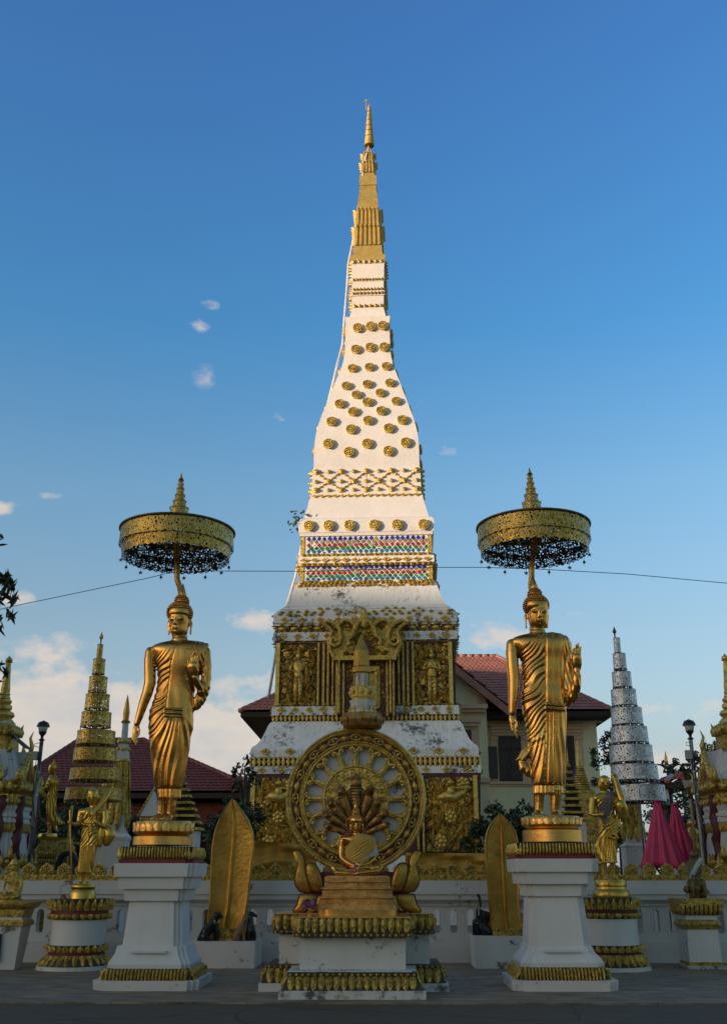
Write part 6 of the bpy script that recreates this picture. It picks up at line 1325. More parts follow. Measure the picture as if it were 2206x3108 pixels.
drum(FM, 'round_pedestal', 'round white pedestal with gold petal bands and rust-stained base under the left monk statue', 660, [
    ('footing', 'white_grimy', [(Y2 + 1458, 335), (Y2 + 1385, 330)], None), ('petal_skirt', 'gold_old', [(Y2 + 1385, 300), (Y2 + 1340, 285), (Y2 + 1292, 235)], (26, 'down')),
    ('red_band', 'deep_red', [(Y2 + 1292, 240), (Y2 + 1264, 242)], None), ('petal_band', 'gold_old', [(Y2 + 1264, 236), (Y2 + 1206, 240)], (24, 'up')),
    ('drum', 'white_paint', [(Y2 + 1262, 231), (Y2 + 965, 232)], None), ('petal_fringe', 'gold_old', [(Y2 + 984, 243), (Y2 + 935, 243)], (24, 'down')), ('red_band', 'deep_red', [(Y2 + 936, 246), (Y2 + 902, 246)], None),
    ('lotus_cap', 'gold_old', [(Y2 + 902, 246), (Y2 + 850, 252), (Y2 + 806, 258)], (26, 'up'))], grp='round white pedestals of the monk statues')
def monk(F, name, label, cx, hd, torso, tubes, legs, feet, hands, headp, seat, seaty, mat, U, foldfn, cloth=None, hair=None, grp=None, vox=.009, fin=None):
    base = F.p(cx, seaty[-1]); T = thing(name, label, 'statue', base, grp); mb = MB(); bloft(mb, F, torso)
    for t_ in tubes: ftube(mb, F, t_[0], 12, t_[1])
    for L in legs: ftube(mb, F, L, 12)
    for (ax, ay, tx, ty, w_) in feet:
        ftube(mb, F, [(ax, ay - 22 * U, 0, w_ * .7), (ax, ay, 6 * U, w_ * .8), (tx, ty, 40 * U, w_ * .8)], 9, .6)
        for k in range(5): ftube(mb, F, [(tx + (k - 2) * w_ * .38, ty + 2, 42 * U, w_ * .2), (tx + (k - 2) * w_ * .42, ty + 4, 58 * U, w_ * .2)], 5)
    for h in hands: hand(mb, F, *h)
    if headp: head(mb, F, U, cx, *headp)
    mm = F.m(cx, seaty[0])
    def post(V, Nn):
        x, y = F.inv(V); return V + Nn * (foldfn(x, y, (F.Y - V[:, 1]) / mm) * mm)[:, None]
    remeshed('body', mb, M[mat], T, vox, 1, post)
    if hair: curls('hair', F, *hair[:2], *hair[2:4], T, M[mat], *hair[4:])
    if fin: b = MB(); ftube(b, F, fin, 10); b.build('flame_finial', M[mat], T, smooth=True)
    if seat:
        b = MB(); b.lathe([(h * F.m(cx, y), F.p(cx, y)[2]) for y, h in seat] , (F.p(seatcx(seat, cx), seat[0][0])[0], F.Y, 0), 32); b.build('base', M[mat], T, angle=40)
    return T
def seatcx(s, c): return SEATC if SEATC is not None else c
SEATC = 727
def foldm(x, y, d):
    r = (y > interp(x, [(690, 1680), (740, 1650), (800, 1605), (960, 1600)])) & (y < 2172) & (x > 705) & (x < 905)
    a = ridge((y + 1.1 * x) / 34 + warp(x, y, .6)) * 7 - 4; c = ridge(np.arctan2(x - 800, y - 1500) / .05 + warp(x, y * .4, .6)) * 7 - 4; k = sstep(1880, 1960, y)
    return np.where(r, a * (1 - k) * (x < 860) + c * k, 0)
T = monk(FM, 'monk_statue', 'gold monk statue with long staff and rolled umbrella, on the left round pedestal', 775, None,
    [(1592, 795, 850, .8), (1603, 760, 885, .5), (1615, 720, 920, .4), (1640, 705, 935, .42), (1690, 722, 905, .48), (1755, 730, 880, .5), (1800, 722, 870, .5), (1900, 712, 862, .5), (2000, 702, 850, .5), (2080, 694, 836, .5), (2150, 686, 820, .5), (2172, 684, 816, .5)],
    [([(718, 1635, 0, 28), (710, 1690, 4, 27), (702, 1735, 14, 25), (680, 1748, 40, 19), (655, 1742, 60, 14)], 1), ([(925, 1635, 0, 30), (930, 1700, 6, 30), (915, 1765, 22, 28), (880, 1745, 50, 22), (850, 1715, 66, 15)], 1),
     ([(890, 1770, -20, 30), (880, 1850, -20, 36), (872, 1920, -20, 32)], .5), ([(740, 1748, 36, 12), (800, 1755, 46, 12), (860, 1750, 34, 12)], 1), ([(815, 1755, 50, 16), (812, 1800, 50, 20), (806, 1850, 44, 10)], .5), ([(822, 1600, 0, 30), (822, 1575, 2, 26)], 1)],
    [[(722, 2150, 0, 26), (720, 2210, 0, 20), (718, 2250, 0, 19)], [(775, 2150, 0, 26), (772, 2210, 0, 20), (770, 2250, 0, 19)]], [(716, 2254, 712, 2262, 24), (768, 2254, 768, 2262, 24)],
    [(656, 1742, 60, (648, 1738, 72), [[(632, 1722, 78), (628, 1724, 96), (645, 1724, 104)], [(630, 1732, 78), (626, 1734, 96), (645, 1734, 104)], [(631, 1742, 78), (627, 1744, 96), (645, 1744, 102)], [(634, 1752, 76), (630, 1753, 92), (645, 1753, 98)]], [(655, 1725, 76), (660, 1715, 90), (650, 1712, 98)], 5, 14),
     (848, 1712, 66, (838, 1690, 76), [[(818, 1672, 84), (822, 1655, 90), (835, 1650, 90)], [(828, 1668, 86), (834, 1650, 92), (846, 1648, 90)], [(840, 1668, 86), (846, 1652, 92), (856, 1650, 88)], [(850, 1674, 84), (856, 1660, 90), (864, 1658, 86)]], [(816, 1692, 82), (806, 1680, 88), (812, 1668, 90)], 5.5, 17)],
    (820, 1430, 1590, [(1588, 806, 836, .8, 8), (1580, 796, 846, .9, 5), (1562, 785, 857, .95), (1535, 779, 864, 1.0), (1500, 777, 868, 1.05), (1465, 777, 868, 1.05), (1445, 785, 862, 1), (1432, 800, 846, .9), (1427, 812, 834, .8)], ((802, 1503), (841, 1503)), (820, 1497, 1532), (820, 1550, 13), ((775, 1500, 1545), (869, 1500, 1545))),
    [(2402, 112), (2398, 118), (2350, 112), (2330, 104), (2320, 96), (2312, 104), (2295, 108), (2276, 102), (2268, 90), (2266, 1)], (1700, 2266), 'gold_monk', .52, foldm, grp='gold monk statues')
b = MB(); ftube(b, FM, [(646, 1630, 98, 7), (650, 2010, 80, 7), (652, 2268, 60, 7)], 8); b.build('staff', M['gold_monk'], T, smooth=True)
b = MB(); ftube(b, FM, [(838, 1668, 84, 15), (880, 1600, 40, 24), (925, 1520, 0, 30), (955, 1460, -20, 22), (966, 1444, -22, 10)], 12)
for k in (.3, .6): ftube(b, FM, [(838 + 120 * k - 14, 1668 - 210 * k - 18, 80 - 90 * k, 6), (838 + 120 * k + 26, 1668 - 210 * k + 14, 80 - 90 * k, 6)], 6)
b.build('rolled_umbrella', M['gold_monk'], T, smooth=True)
b = MB(); ftube(b, FM, [(905, 1760, -50, 30), (945, 1800, -50, 52), (950, 1850, -50, 56), (930, 1900, -50, 40)], 14, .7); b.build('alms_bowl', M['gold_monk'], T, smooth=True)
b = MB()
for (x, h, mt) in ((560, 40, 0), (592, 44, 1)): w_ = FM.p(x, Y2 + 806, 60); k = FM.m(x, 2400); b.lathe([(10 * k, 0), (12 * k, 10 * k), (5 * k, 22 * k), (7 * k, 30 * k), (2 * k, h * k)], tuple(w_), 8, mi=mt)
w_ = FM.p(576, Y2 + 806, 60); b.box((w_[0], w_[1], w_[2] + .003), (.09, .04, .006)); rooted('figurine_pair', b, [M['gold_old'], M['deep_red']], 'two tiny offering figurines on the rim of the left round pedestal', 'figurine', w_)
# right monk
FN = Fr(1660, 2100, .3497, 19.7)
drum(FN, 'round_pedestal', 'round white pedestal with dark-stained gold petal bands under the right monk statue', 570, [
    ('footing', 'white_pedestal', [(2430, 325), (2372, 322)], None), ('petal_skirt', 'gold_old', [(2372, 288), (2330, 280), (2268, 250)], (26, 'down')),
    ('red_band', 'maroon', [(2268, 250), (2246, 252)], None), ('petal_band', 'gold_old', [(2246, 248), (2190, 250)], (24, 'up')), ('drum', 'white_paint', [(2246, 242), (1950, 236)], None),
    ('petal_fringe', 'gold_old', [(1962, 240), (1915, 240)], (24, 'down')), ('red_band', 'maroon', [(1916, 242), (1882, 244)], None), ('lotus_cap', 'gold_old', [(1882, 242), (1830, 246), (1786, 248)], (26, 'up'))], grp='round white pedestals of the monk statues')
def foldn(x, y, d):
    r = (y > interp(x, [(430, 930), (500, 880), (600, 870)])) & (y < 1484) & (x > 425) & (x < 620)
    a = ridge((y + 1.1 * x) / 32 + warp(x, y, .6)) * 5 - 3; c = ridge((x - .04 * y) / 24 + warp(x, y * .4, .6)) * 8 - 4; k = sstep(1230, 1290, y)
    return np.where(r, a * (1 - k) + c * k, 0)
SEATC = 560
T = monk(FN, 'monk_statue', 'gold monk statue with grey cloth sash and shoulder bag, on the right round pedestal', 540, None,
    [(868, 462, 515, .8), (880, 435, 545, .5), (893, 400, 585, .4), (925, 385, 602, .42), (990, 420, 590, .48), (1060, 432, 585, .5), (1140, 440, 598, .5), (1230, 445, 606, .5), (1330, 452, 606, .5), (1430, 460, 608, .5), (1486, 462, 612, .5)],
    [([(395, 925, 0, 27), (385, 1000, 4, 26), (382, 1065, 16, 24), (405, 1072, 40, 19), (432, 1070, 60, 14)], 1), ([(590, 930, 0, 30), (612, 1000, 6, 30), (640, 1075, 24, 26), (650, 1040, 50, 20), (645, 1015, 66, 16)], 1),
     ([(610, 1080, -10, 26), (618, 1160, -10, 28), (622, 1215, -10, 20)], .5), ([(520, 1120, 50, 10), (560, 1240, 56, 16), (600, 1270, 46, 12)], 1), ([(520, 1255, 52, 9), (560, 1275, 58, 10), (600, 1268, 50, 9)], 1), ([(488, 878, 0, 30), (488, 855, 2, 26)], 1), ([(470, 1300, -30, 40), (465, 1400, -30, 42), (470, 1480, -30, 30)], .6)],
    [[(492, 1470, 0, 26), (492, 1540, 0, 20), (494, 1600, 0, 18)], [(565, 1470, 0, 26), (566, 1540, 0, 20), (570, 1600, 0, 18)]], [(496, 1606, 506, 1616, 22), (572, 1604, 590, 1612, 22)],
    [(432, 1070, 60, (450, 1068, 74), [[(462, 1050, 80), (470, 1052, 84), (468, 1054, 70)], [(462, 1060, 82), (472, 1062, 86), (470, 1064, 72)], [(462, 1070, 82), (472, 1072, 86), (470, 1074, 72)], [(460, 1080, 80), (469, 1082, 84), (467, 1084, 70)]], [(445, 1052, 78), (448, 1040, 82), (456, 1036, 82)], 5, 14),
     (645, 1015, 66, (640, 1000, 76), [[(620, 992, 84), (615, 1005, 92), (622, 1015, 92)], [(630, 988, 86), (628, 1000, 94), (632, 1012, 94)], [(642, 986, 86), (640, 998, 94), (643, 1012, 94)], [(654, 990, 84), (652, 1000, 92), (654, 1012, 90)]], [(616, 1010, 80), (612, 1022, 86), (620, 1030, 88)], 5.5, 17)],
    (490, 725, 862, [(866, 474, 506, .8, 10), (856, 462, 518, .9, 6), (838, 452, 528, .95), (812, 447, 534, 1.0), (785, 446, 536, 1.05), (758, 446, 536, 1.05), (738, 452, 530, 1), (728, 466, 514, .9), (723, 480, 500, .8)], ((476, 786), (514, 786)), (497, 780, 812), (498, 830, 12), ((444, 785, 828), (538, 785, 828))),
    [(1792, 158), (1788, 160), (1740, 156), (1722, 146), (1712, 132), (1690, 128), (1682, 136), (1650, 136), (1640, 130), (1632, 128), (1630, 1)], (1000, 1630), 'gold_monk', .5, foldn, grp='gold monk statues')
b = MB(); ftube(b, FN, [(568, 705, -20, 14), (590, 760, -10, 26), (612, 850, 10, 32), (635, 930, 40, 36), (640, 965, 60, 24)], 14); ftube(b, FN, [(560, 722, -10, 8), (590, 715, 10, 8), (608, 735, 0, 6)], 6); b.build('shoulder_bag', M['gold_monk'], T, smooth=True)
b = MB(); ftube(b, FN, [(626, 985, 60, 46), (640, 1040, 50, 50), (640, 1085, 50, 30)], 14, .7); b.build('alms_bowl', M['gold_monk'], T, smooth=True)
mb = MB(); bloft(mb, FN, [(866, 520, 575, .5, 4), (885, 470, 592, .5, 4), (920, 436, 596, .52, 4), (1000, 428, 575, .58, 4), (1080, 445, 556, .66, 6), (1150, 462, 530, .8, 12), (1205, 478, 500, 1.0, 24)], 32)
def fz(V, Nn): x, y = FN.inv(V); return V + Nn * ((ridge((y + .6 * x) / 24 + warp(x, y, .4)) * 7 - 4 + 2 * np.sin(x * 1.3) * np.cos(y * .9)) * FN.m(500, 1000))[:, None]
remeshed('cloth_sash', mb, M['grey_cloth'], T, .009, 1, fz)
# ------------------------------------------------------------------ walking figure seen in profile, behind the wall on the left
FD = Fr(0, 1900, .3448, 24.0); SEATC = 425
drum(FD, 'figure_pedestal', 'gold stepped pedestal with petal bands under the figure seen in profile', 415, [
    ('core', 'gold_old', [(Y2 + 1200, 130), (Y2 + 500, 125)], None), ('petal_band', 'gold_relief', [(Y2 + 500, 132), (Y2 + 455, 132)], (12, 'down')), ('petal_band', 'gold_relief', [(Y2 + 450, 134), (Y2 + 392, 134)], (12, 'down')),
    ('block', 'gold_old', [(Y2 + 390, 132), (Y2 + 350, 132), (Y2 + 322, 112), (Y2 + 290, 108)], None), ('top_block', 'gold_slab', [(Y2 + 290, 112), (Y2 + 272, 114)], None)], sq_=True)
def foldp(x, y, d):
    r = (y > 1345) & (y < 1745) & (x > 375) & (x < 560); return np.where(r, ridge((x - .12 * (y - 1400)) / 22 + warp(x, y * .5, .5)) * 6 - 3, 0)
monk(FD, 'walking_figure', 'small gold standing Buddha turned left holding a dark alms bowl, behind the left lamp post', 470, None,
    [(1312, 455, 488, .8), (1325, 438, 505, .75), (1345, 428, 516, .8), (1380, 425, 522, .8), (1430, 430, 512, .75), (1480, 424, 505, .7), (1560, 415, 500, .65), (1640, 412, 510, .6), (1700, 418, 540, .5), (1730, 425, 556, .4), (1750, 430, 548, .4)],
    [([(455, 1350, 20, 22), (425, 1420, 30, 20), (390, 1440, 34, 15), (368, 1440, 30, 12)], 1), ([(460, 1350, -20, 22), (430, 1420, -20, 20), (395, 1442, -10, 15), (372, 1442, 0, 12)], 1), ([(385, 1450, 10, 12), (400, 1490, 14, 16), (425, 1520, 10, 14)], .6), ([(478, 1300, 0, 20), (476, 1280, 0, 18)], 1)],
    [[(440, 1740, 0, 20), (440, 1790, 0, 16), (436, 1825, 0, 14)], [(485, 1740, 0, 20), (495, 1790, 0, 15), (505, 1800, 0, 12)]], [(432, 1825, 405, 1832, 14)], [(368, 1441, 12, (352, 1443, 14), [[(342, 1440, 14), (334, 1438, 14)], [(342, 1443, 18), (334, 1442, 18)], [(342, 1446, 12), (335, 1446, 12)], [(344, 1449, 8), (337, 1449, 8)]], [(350, 1434, 14), (344, 1430, 14)], 3, 8)],
    (460, 1200, 1310, [(1312, 446, 476, .7, 0), (1303, 438, 488, .9), (1288, 434, 496, .95), (1265, 433, 503, 1.0), (1240, 434, 508, 1.0), (1222, 442, 506, .95), (1212, 455, 496, .9)], ((437, 1262), (446, 1262)), (436, 1258, 1278), (438, 1290, 5), ((470, 1255, 1300), (474, 1255, 1300))),
    [(1872, 78), (1866, 84), (1850, 86), (1830, 80), (1826, 70), (1824, 1)], (1500, 1826), 'gold_monk', .36, foldp, hair=((474, 1248), (37, 34, 36), 1238, (482, 1215, 20, 20), 4, 9, 1275), fin=[(480, 1205, 0, 12), (478, 1190, 0, 7), (476, 1180, 0, 2)], vox=.010)
b = MB(); c = FD.p(382, 1450, 10); k = FD.m(380, 1440); b.lathe([(8 * k, -10 * k), (30 * k, 2 * k), (38 * k, 25 * k), (34 * k, 50 * k), (26 * k, 58 * k), (20 * k, 56 * k)], tuple(c), 16); rooted('alms_bowl', b, M['black_gloss'], 'dark alms bowl held by the gold figure in profile', 'bowl', c, smooth=True)
# ------------------------------------------------------------------ seated deity at the far left edge
FE = Fr(0, 2450, .3448, 19.6)
T = drum(FE, 'square_pedestal', 'tapered white pedestal with gold cornice and black plaque at the far left edge', 60, [
    ('shaft', 'white_pedestal', [(1455, 98), (1440, 95), (1045, 130), (1044, 132)], None), ('gold_moulding', 'gold_old', [(1045, 132), (1040, 145), (1005, 150), (985, 138)], None), ('neck', 'white_pedestal', [(985, 128), (965, 128)], None),
    ('gold_cornice', 'gold_old', [(965, 130), (895, 142), (885, 165), (840, 190), (832, 190)], None)], sq_=True)
b = MB(); m_ = FE.m(40, 1200); q = [FE.p(-60, 1350, 118), FE.p(42, 1350, 118), FE.p(70, 1108, 134), FE.p(-60, 1108, 134)]; b.loft([np.array(q), np.array(q) - (0, .03, 0)]); b.build('plaque', M['plaque'], T)
b = MB()
for r_ in range(9):
    for k_ in range(7): 
        w_ = FE.p(-40 + k_ * 14 + random.uniform(-2, 2), 1150 + r_ * 20, 132 - r_ * 1.2 + 5); b.box(tuple(w_), (m_ * random.uniform(4, 9), .012, m_ * 5))
b.build('plaque_lettering', M['plaque_text'], T)
SEATC = 80
Td = monk(FE, 'deity_figure', 'gold seated crowned deity statue with several faces at the far left edge', 110, None,
    [(568, 100, 150, .8), (585, 85, 165, .5), (600, 60, 185, .42), (640, 62, 188, .45), (700, 80, 175, .5), (760, 78, 176, .55)],
    [([(66, 610, 0, 16), (44, 680, 6, 15), (40, 725, 20, 13), (70, 740, 50, 10)], 1), ([(182, 610, 0, 18), (196, 680, 6, 17), (188, 740, 20, 15), (160, 760, 50, 12)], 1), ([(80, 770, 30, 34), (10, 775, 50, 26), (-10, 785, 70, 18), (60, 790, 100, 18), (130, 790, 100, 12)], 1), ([(150, 770, 30, 34), (185, 775, 46, 28), (160, 790, 90, 18), (60, 795, 110, 16)], 1), ([(125, 580, 0, 18), (125, 560, 2, 17)], 1)],
    [], [], [(70, 740, 50, (95, 745, 60), [[(108, 742, 64), (118, 744, 64)], [(108, 746, 66), (118, 748, 66)], [(108, 750, 66), (118, 752, 66)], [(106, 754, 64), (115, 756, 64)]], [(98, 736, 62), (106, 732, 64)], 3.5, 10), (160, 760, 50, (140, 766, 62), [[(128, 762, 66), (118, 764, 66)], [(128, 766, 68), (118, 768, 68)], [(128, 770, 68), (118, 772, 68)], [(130, 774, 66), (120, 776, 66)]], [(138, 756, 62), (130, 752, 64)], 3.5, 10)],
    (122, 480, 572, [(572, 112, 138, .8, 5), (560, 102, 148, .95), (540, 95, 154, 1), (520, 92, 156, 1), (505, 94, 154, 1), (495, 102, 148, .9)], ((111, 528), (134, 528)), (122, 525, 543), (122, 553, 8), ((92, 522, 560), (157, 522, 560))),
    [(832, 122), (826, 122), (812, 112), (805, 118), (800, 1)], (700, 800), 'gold_old', .32, lambda x, y, d: np.where((y > 600) & (y < 640), 3 * np.sin(x * .6) * np.sin(y * .5), 0))
b = MB(); c = FE.p(124, 505); k = FE.m(124, 505); b.lathe([(38 * k, -4 * k), (40 * k, 4 * k), (30 * k, 12 * k), (33 * k, 20 * k), (22 * k, 28 * k), (24 * k, 34 * k), (10 * k, 44 * k), (2 * k, 52 * k)], tuple(c), 12)
for s in (-1, 1):
    for j in range(3): ftube(b, FE, [(124 + s * (38 + j * 12), 540 + j * 20, -10, 6), (124 + s * (48 + j * 14), 505 + j * 28, -10, 2)], 5)
b.build('crown', M['gold_relief'], Td, smooth=True)
# ------------------------------------------------------------------ dark seated monk at the right
FJ = Fr(1400, 2450, .4963, 20.0)
drum(FJ, 'square_pedestal', 'tapered white pedestal with gold cornice under the dark seated monk at the right', 1470, [
    ('footing', 'white_grimy', [(998, 112), (962, 118)], None), ('gold_skirting', 'gold_old', [(962, 98), (940, 104)], None), ('shaft', 'white_pedestal', [(942, 98), (741, 92)], None), ('gold_moulding', 'gold_old', [(741, 100), (712, 116), (690, 100), (684, 92)], None),
    ('neck', 'white_pedestal', [(684, 92), (656, 92)], None), ('gold_cornice', 'gold_old', [(656, 104), (612, 122), (596, 124)], (9, 'down')), ('top_slab', 'gold_old', [(596, 128), (558, 132), (556, 132)], None)], sq_=True)
SEATC = 1436
Tm = monk(FJ, 'seated_monk_figure', 'dark bronze old monk statue seated on a rock with staff and white shoulder sash', 1430, None,
    [(312, 1405, 1428, .8), (320, 1390, 1444, .5), (332, 1378, 1460, .45), (360, 1380, 1460, .5), (400, 1384, 1458, .55), (440, 1380, 1462, .6), (470, 1372, 1470, .6)],
    [([(1385, 340, 0, 13), (1378, 380, 8, 12), (1390, 415, 30, 10), (1400, 425, 44, 8)], 1), ([(1456, 340, 0, 13), (1464, 380, 8, 12), (1450, 415, 30, 10), (1430, 425, 44, 8)], 1), ([(1400, 450, 10, 22), (1390, 460, 50, 20), (1395, 500, 56, 14), (1400, 540, 56, 10)], 1), ([(1440, 450, 10, 22), (1460, 465, 50, 20), (1468, 500, 52, 14), (1470, 535, 54, 10)], 1), ([(1415, 440, 40, 24), (1430, 500, 40, 26), (1430, 530, 30, 18)], .6), ([(1416, 318, 0, 11), (1416, 308, 2, 11)], 1)],
    [], [(1402, 540, 1404, 546, 11), (1472, 538, 1476, 546, 11)], [(1400, 425, 44, (1408, 428, 50), [[(1414, 424, 52), (1418, 430, 54)], [(1414, 428, 54), (1418, 434, 56)], [(1412, 432, 54), (1416, 437, 56)], [(1410, 435, 52), (1413, 440, 54)]], [(1406, 420, 50), (1410, 416, 52)], 2.4, 6), (1430, 425, 44, (1424, 430, 50), [[(1418, 426, 52), (1414, 432, 54)], [(1418, 430, 54), (1414, 436, 56)], [(1419, 434, 54), (1416, 439, 56)], [(1421, 437, 52), (1418, 441, 54)]], [(1424, 422, 50), (1420, 418, 52)], 2.4, 6)],
    (1416, 258, 318, [(318, 1408, 1424, .8, 4), (310, 1402, 1431, .95), (298, 1398, 1436, 1), (285, 1397, 1438, 1), (272, 1399, 1437, 1), (262, 1406, 1430, .9)], ((1408, 288), (1426, 288)), (1417, 286, 298), (1417, 305, 6), ((1397, 286, 302), (1438, 286, 302))),
    None, (450, 556), 'dark_bronze', .24, lambda x, y, d: np.where((y > 330) & (y < 530), ridge((y + x) / 13 + warp(x, y, .2)) * 2.4 - 1.2, 0), vox=.009)
b = MB()
for i in range(14): fball(b, FJ, 1436 + random.uniform(-52, 52), 515 + random.uniform(-50, 36), random.uniform(-25, 12), 26, 24, 26, 9, 6)
b2 = MB(); b2.join(b); remeshed('rock_seat', b2, M['dark_bronze'], Tm, .012, 1)
b = MB(); ftube(b, FJ, [(1385, 310, 40, 3.2), (1372, 430, 56, 3.2), (1356, 548, 60, 3.2)], 7); b.build('staff', M['dark_bronze'], Tm, smooth=True)
b = MB(); P = [(1462, 310, 12), (1448, 325, 26), (1420, 365, 34), (1400, 400, 40), (1370, 455, 48)]; b.loft([np.array([FJ.p(x - 10, y - 8, d), FJ.p(x + 14, y + 12, d), FJ.p(x + 14, y + 12, d - 3), FJ.p(x - 10, y - 8, d - 3)]) for x, y, d in P]); b.build('white_sash', M['white_cloth'], Tm, smooth=True)
# ------------------------------------------------------------------ ornate spired shrines at both frame edges
FX = Fr(0, 1900, .3448, 22.6); AXX = W(31.0, 1985, 22.6)[0]
def sh_z(y): return FX.p(60, y)[2]
def axpx(y): return 92 - .12 * (y - 260)
def rr(y, x): return (x - axpx(y)) * FX.m(60, y)
def shrine(label):
    T = thing('spired_shrine', label, 'shrine', (AXX, 22.6, 0), 'spired shrines at both edges of the court'); c = (AXX, 22.6, 0)
    def T_(name, pts, mat, sqr=True, n=24, red=.0, ang=30):
        b = MB()
        P = [(rr(y, x), sh_z(y)) for y, x in sorted(pts, reverse=True)]
        if sqr: b.loft([sq(max(r, .02), max(r, .02), z, (c[0], c[1]), max(r, .02) * .1, 2) for r, z in P])
        else: b.lathe(P, c, n)
        return b.build(name, M[mat], T, angle=ang)
    T_('spire_bud', [(258, 92.5), (275, 100), (292, 118), (305, 118), (312, 108), (318, 120), (324, 108)], 'gold_relief', False)
    T_('spire', [(322, 104), (380, 103), (480, 99), (560, 99), (592, 93)], 'gold_relief', False, 8)
    T_('spire_rings', [(592, 96), (605, 98), (612, 88), (625, 96), (640, 97), (645, 88), (652, 108), (668, 110), (685, 100), (690, 92), (700, 110), (715, 113), (735, 108), (742, 92), (755, 112), (765, 128), (790, 133), (805, 120), (815, 105), (850, 132)], 'gold_relief', False)
    T_('white_neck', [(845, 118), (880, 122), (930, 128)], 'wall_white')
    T_('gold_crown_tier', [(870, 132), (890, 150), (925, 158), (950, 162), (962, 150), (975, 140)], 'gold_old'); T_('upper_chamber', [(970, 138), (1100, 134), (1128, 145)], 'gold_old'); T_('upper_roof', [(1100, 146), (1130, 160), (1160, 180), (1250, 205), (1370, 232), (1385, 236)], 'wall_white')
    T_('cornice', [(1375, 235), (1385, 262), (1400, 285), (1440, 290), (1462, 275), (1480, 255), (1500, 240)], 'gold_old'); T_('red_frieze', [(1480, 240), (1510, 238)], 'deep_red'); T_('gold_frieze', [(1500, 248), (1550, 250), (1590, 240)], 'gold_relief')
    T_('white_moulding', [(1588, 238), (1600, 240), (1618, 238), (1640, 222), (1660, 222), (1665, 238), (1690, 238), (1700, 225), (1720, 232), (1740, 232), (1750, 218)], 'wall_white'); T_('red_wall', [(1640, 218), (1690, 218)], 'deep_red')
    T_('lower_gold_band', [(1745, 222), (1770, 226), (1800, 224), (1820, 212)], 'gold_old'); T_('white_body', [(1815, 200), (2050, 200)], 'wall_white'); T_('gold_plinth', [(2040, 202), (2060, 222), (2120, 225), (2135, 215)], 'gold_old'); T_('white_base', [(2130, 212), (2260, 212), (2900, 214)], 'wall_white')
    # projecting gables, flame finials at the corners
    for a in range(4):
        ca, sa = math.cos(a * PI / 2), math.sin(a * PI / 2); rot = lambda v: np.stack([c[0] + ca * v[:, 0] - sa * v[:, 1], c[1] + sa * v[:, 0] + ca * v[:, 1], v[:, 2]], 1)
        d = rr(1380, 240); zt, zb_ = sh_z(1110), sh_z(1385); hw = d * .42
        q = MB(); q.prism([(-hw, zb_), (hw, zb_), (0, zt)], -d * 1.02, -d * .3); g = MB(); g.join(q, rot); g.build('gable_roof', M['wall_white'], T)
        q = MB(); q.prism([(-hw * .62, zb_ + .02), (hw * .62, zb_ + .02), (0, zt - (zt - zb_) * .36)], -d * 1.035, -d * 1.0); g = MB(); g.join(q, rot); g.build('tympanum', M['deep_red'], T)
        q = MB()
        for s in (-1, 1):
            q.tube([(s * hw * 1.05, -d * 1.03, zb_), (s * hw * .5, -d * 1.03, (zt + zb_) / 2), (0, -d * 1.03, zt)], [.07, .055, .05], 6)
            for k in range(8): t_ = k / 8; p = np.array((s * hw * 1.05 * (1 - t_), -d * 1.03, zb_ + (zt - zb_) * t_)); q.tube([p, p + (s * .06, 0, .05), p + (s * .05, 0, .13)], [.05, .035, .004], 5)
            q.tube([(s * hw * 1.1, -d * 1.03, zb_), (s * hw * 1.35, -d * 1.03, zb_ + .12), (s * hw * 1.3, -d * 1.03, zb_ + .35)], [.08, .06, .005], 6)
        q.tube([(0, -d * 1.03, zt), (0, -d * 1.06, zt + .12), (0, -d * .98, zt + .3), (0, -d * 1.06, zt + .45)], [.05, .05, .03, .005], 6); g = MB(); g.join(q, rot); g.build('gable_edge', M['gold_relief'], T, smooth=True)
        q = MB()
        for (y, x, s_) in ((960, 150, .22), (1120, 158, .20), (1400, 275, .26), (2060, 215, .26)):
            r = rr(y, x); z = sh_z(y)
            q.tube([(r * .92, -r * .92, z), (r * 1.0, -r * 1.0, z + s_ * .4), (r * .97, -r * .97, z + s_ * .8), (r * 1.04, -r * 1.04, z + s_ * 1.25)], [s_ * .22, s_ * .26, s_ * .14, .004], 6); g = MB(); g.join(q, rot); g.build('corner_flame', M['gold_old'], T, smooth=True); q = MB()
        for (y, x, n_, s_) in ((940, 152, 5, .16), (1440, 280, 9, .16), (1560, 246, 9, .12), (2080, 218, 7, .18)):
            r = rr(y, x); z = sh_z(y)
            for k in range(n_): u = (-1 + (2 * k + 1) / n_) * r * .9; q.tube([(u, -r * 1.0, z - s_ * .5), (u, -r * 1.03, z), (u, -r * 1.01, z + s_)], [s_ * .35, s_ * .42, .004], 6); q.ball((u + r / n_, -r * 1.0, z), (s_ * .3, .05, s_ * .3), 6, 4)
            q.box((0, -r * .98, z - s_ * .4), (2 * r * .9, .04, .03)); g = MB(); g.join(q, rot); g.build('flame_row', M['gold_old'], T, smooth=True); q = MB()
        q = MB(); d2 = rr(1640, 236)
        for s in (-1, 1):
            P = [(s * d2 * .62 + .05 * math.sin(k * 1.7), -d2 * 1.03, sh_z(1520 + k * 60)) for k in range(10)]; q.tube(P, [.10 + .02 * math.sin(k * 2.3) for k in range(10)], 8)
            g = MB(); g.join(q, rot); g.build('red_column', M['maroon'], T, smooth=True); q = MB()
    return T
S1 = shrine('ornate white, gold and red spired shrine at the left edge, beside the blue solar panel')
S2 = copy_tree(S1, None, (W(2196, 1975, 22.6)[0] - AXX, 0, -.0), 'ornate white, gold and red spired shrine at the right edge, beside the floodlight')
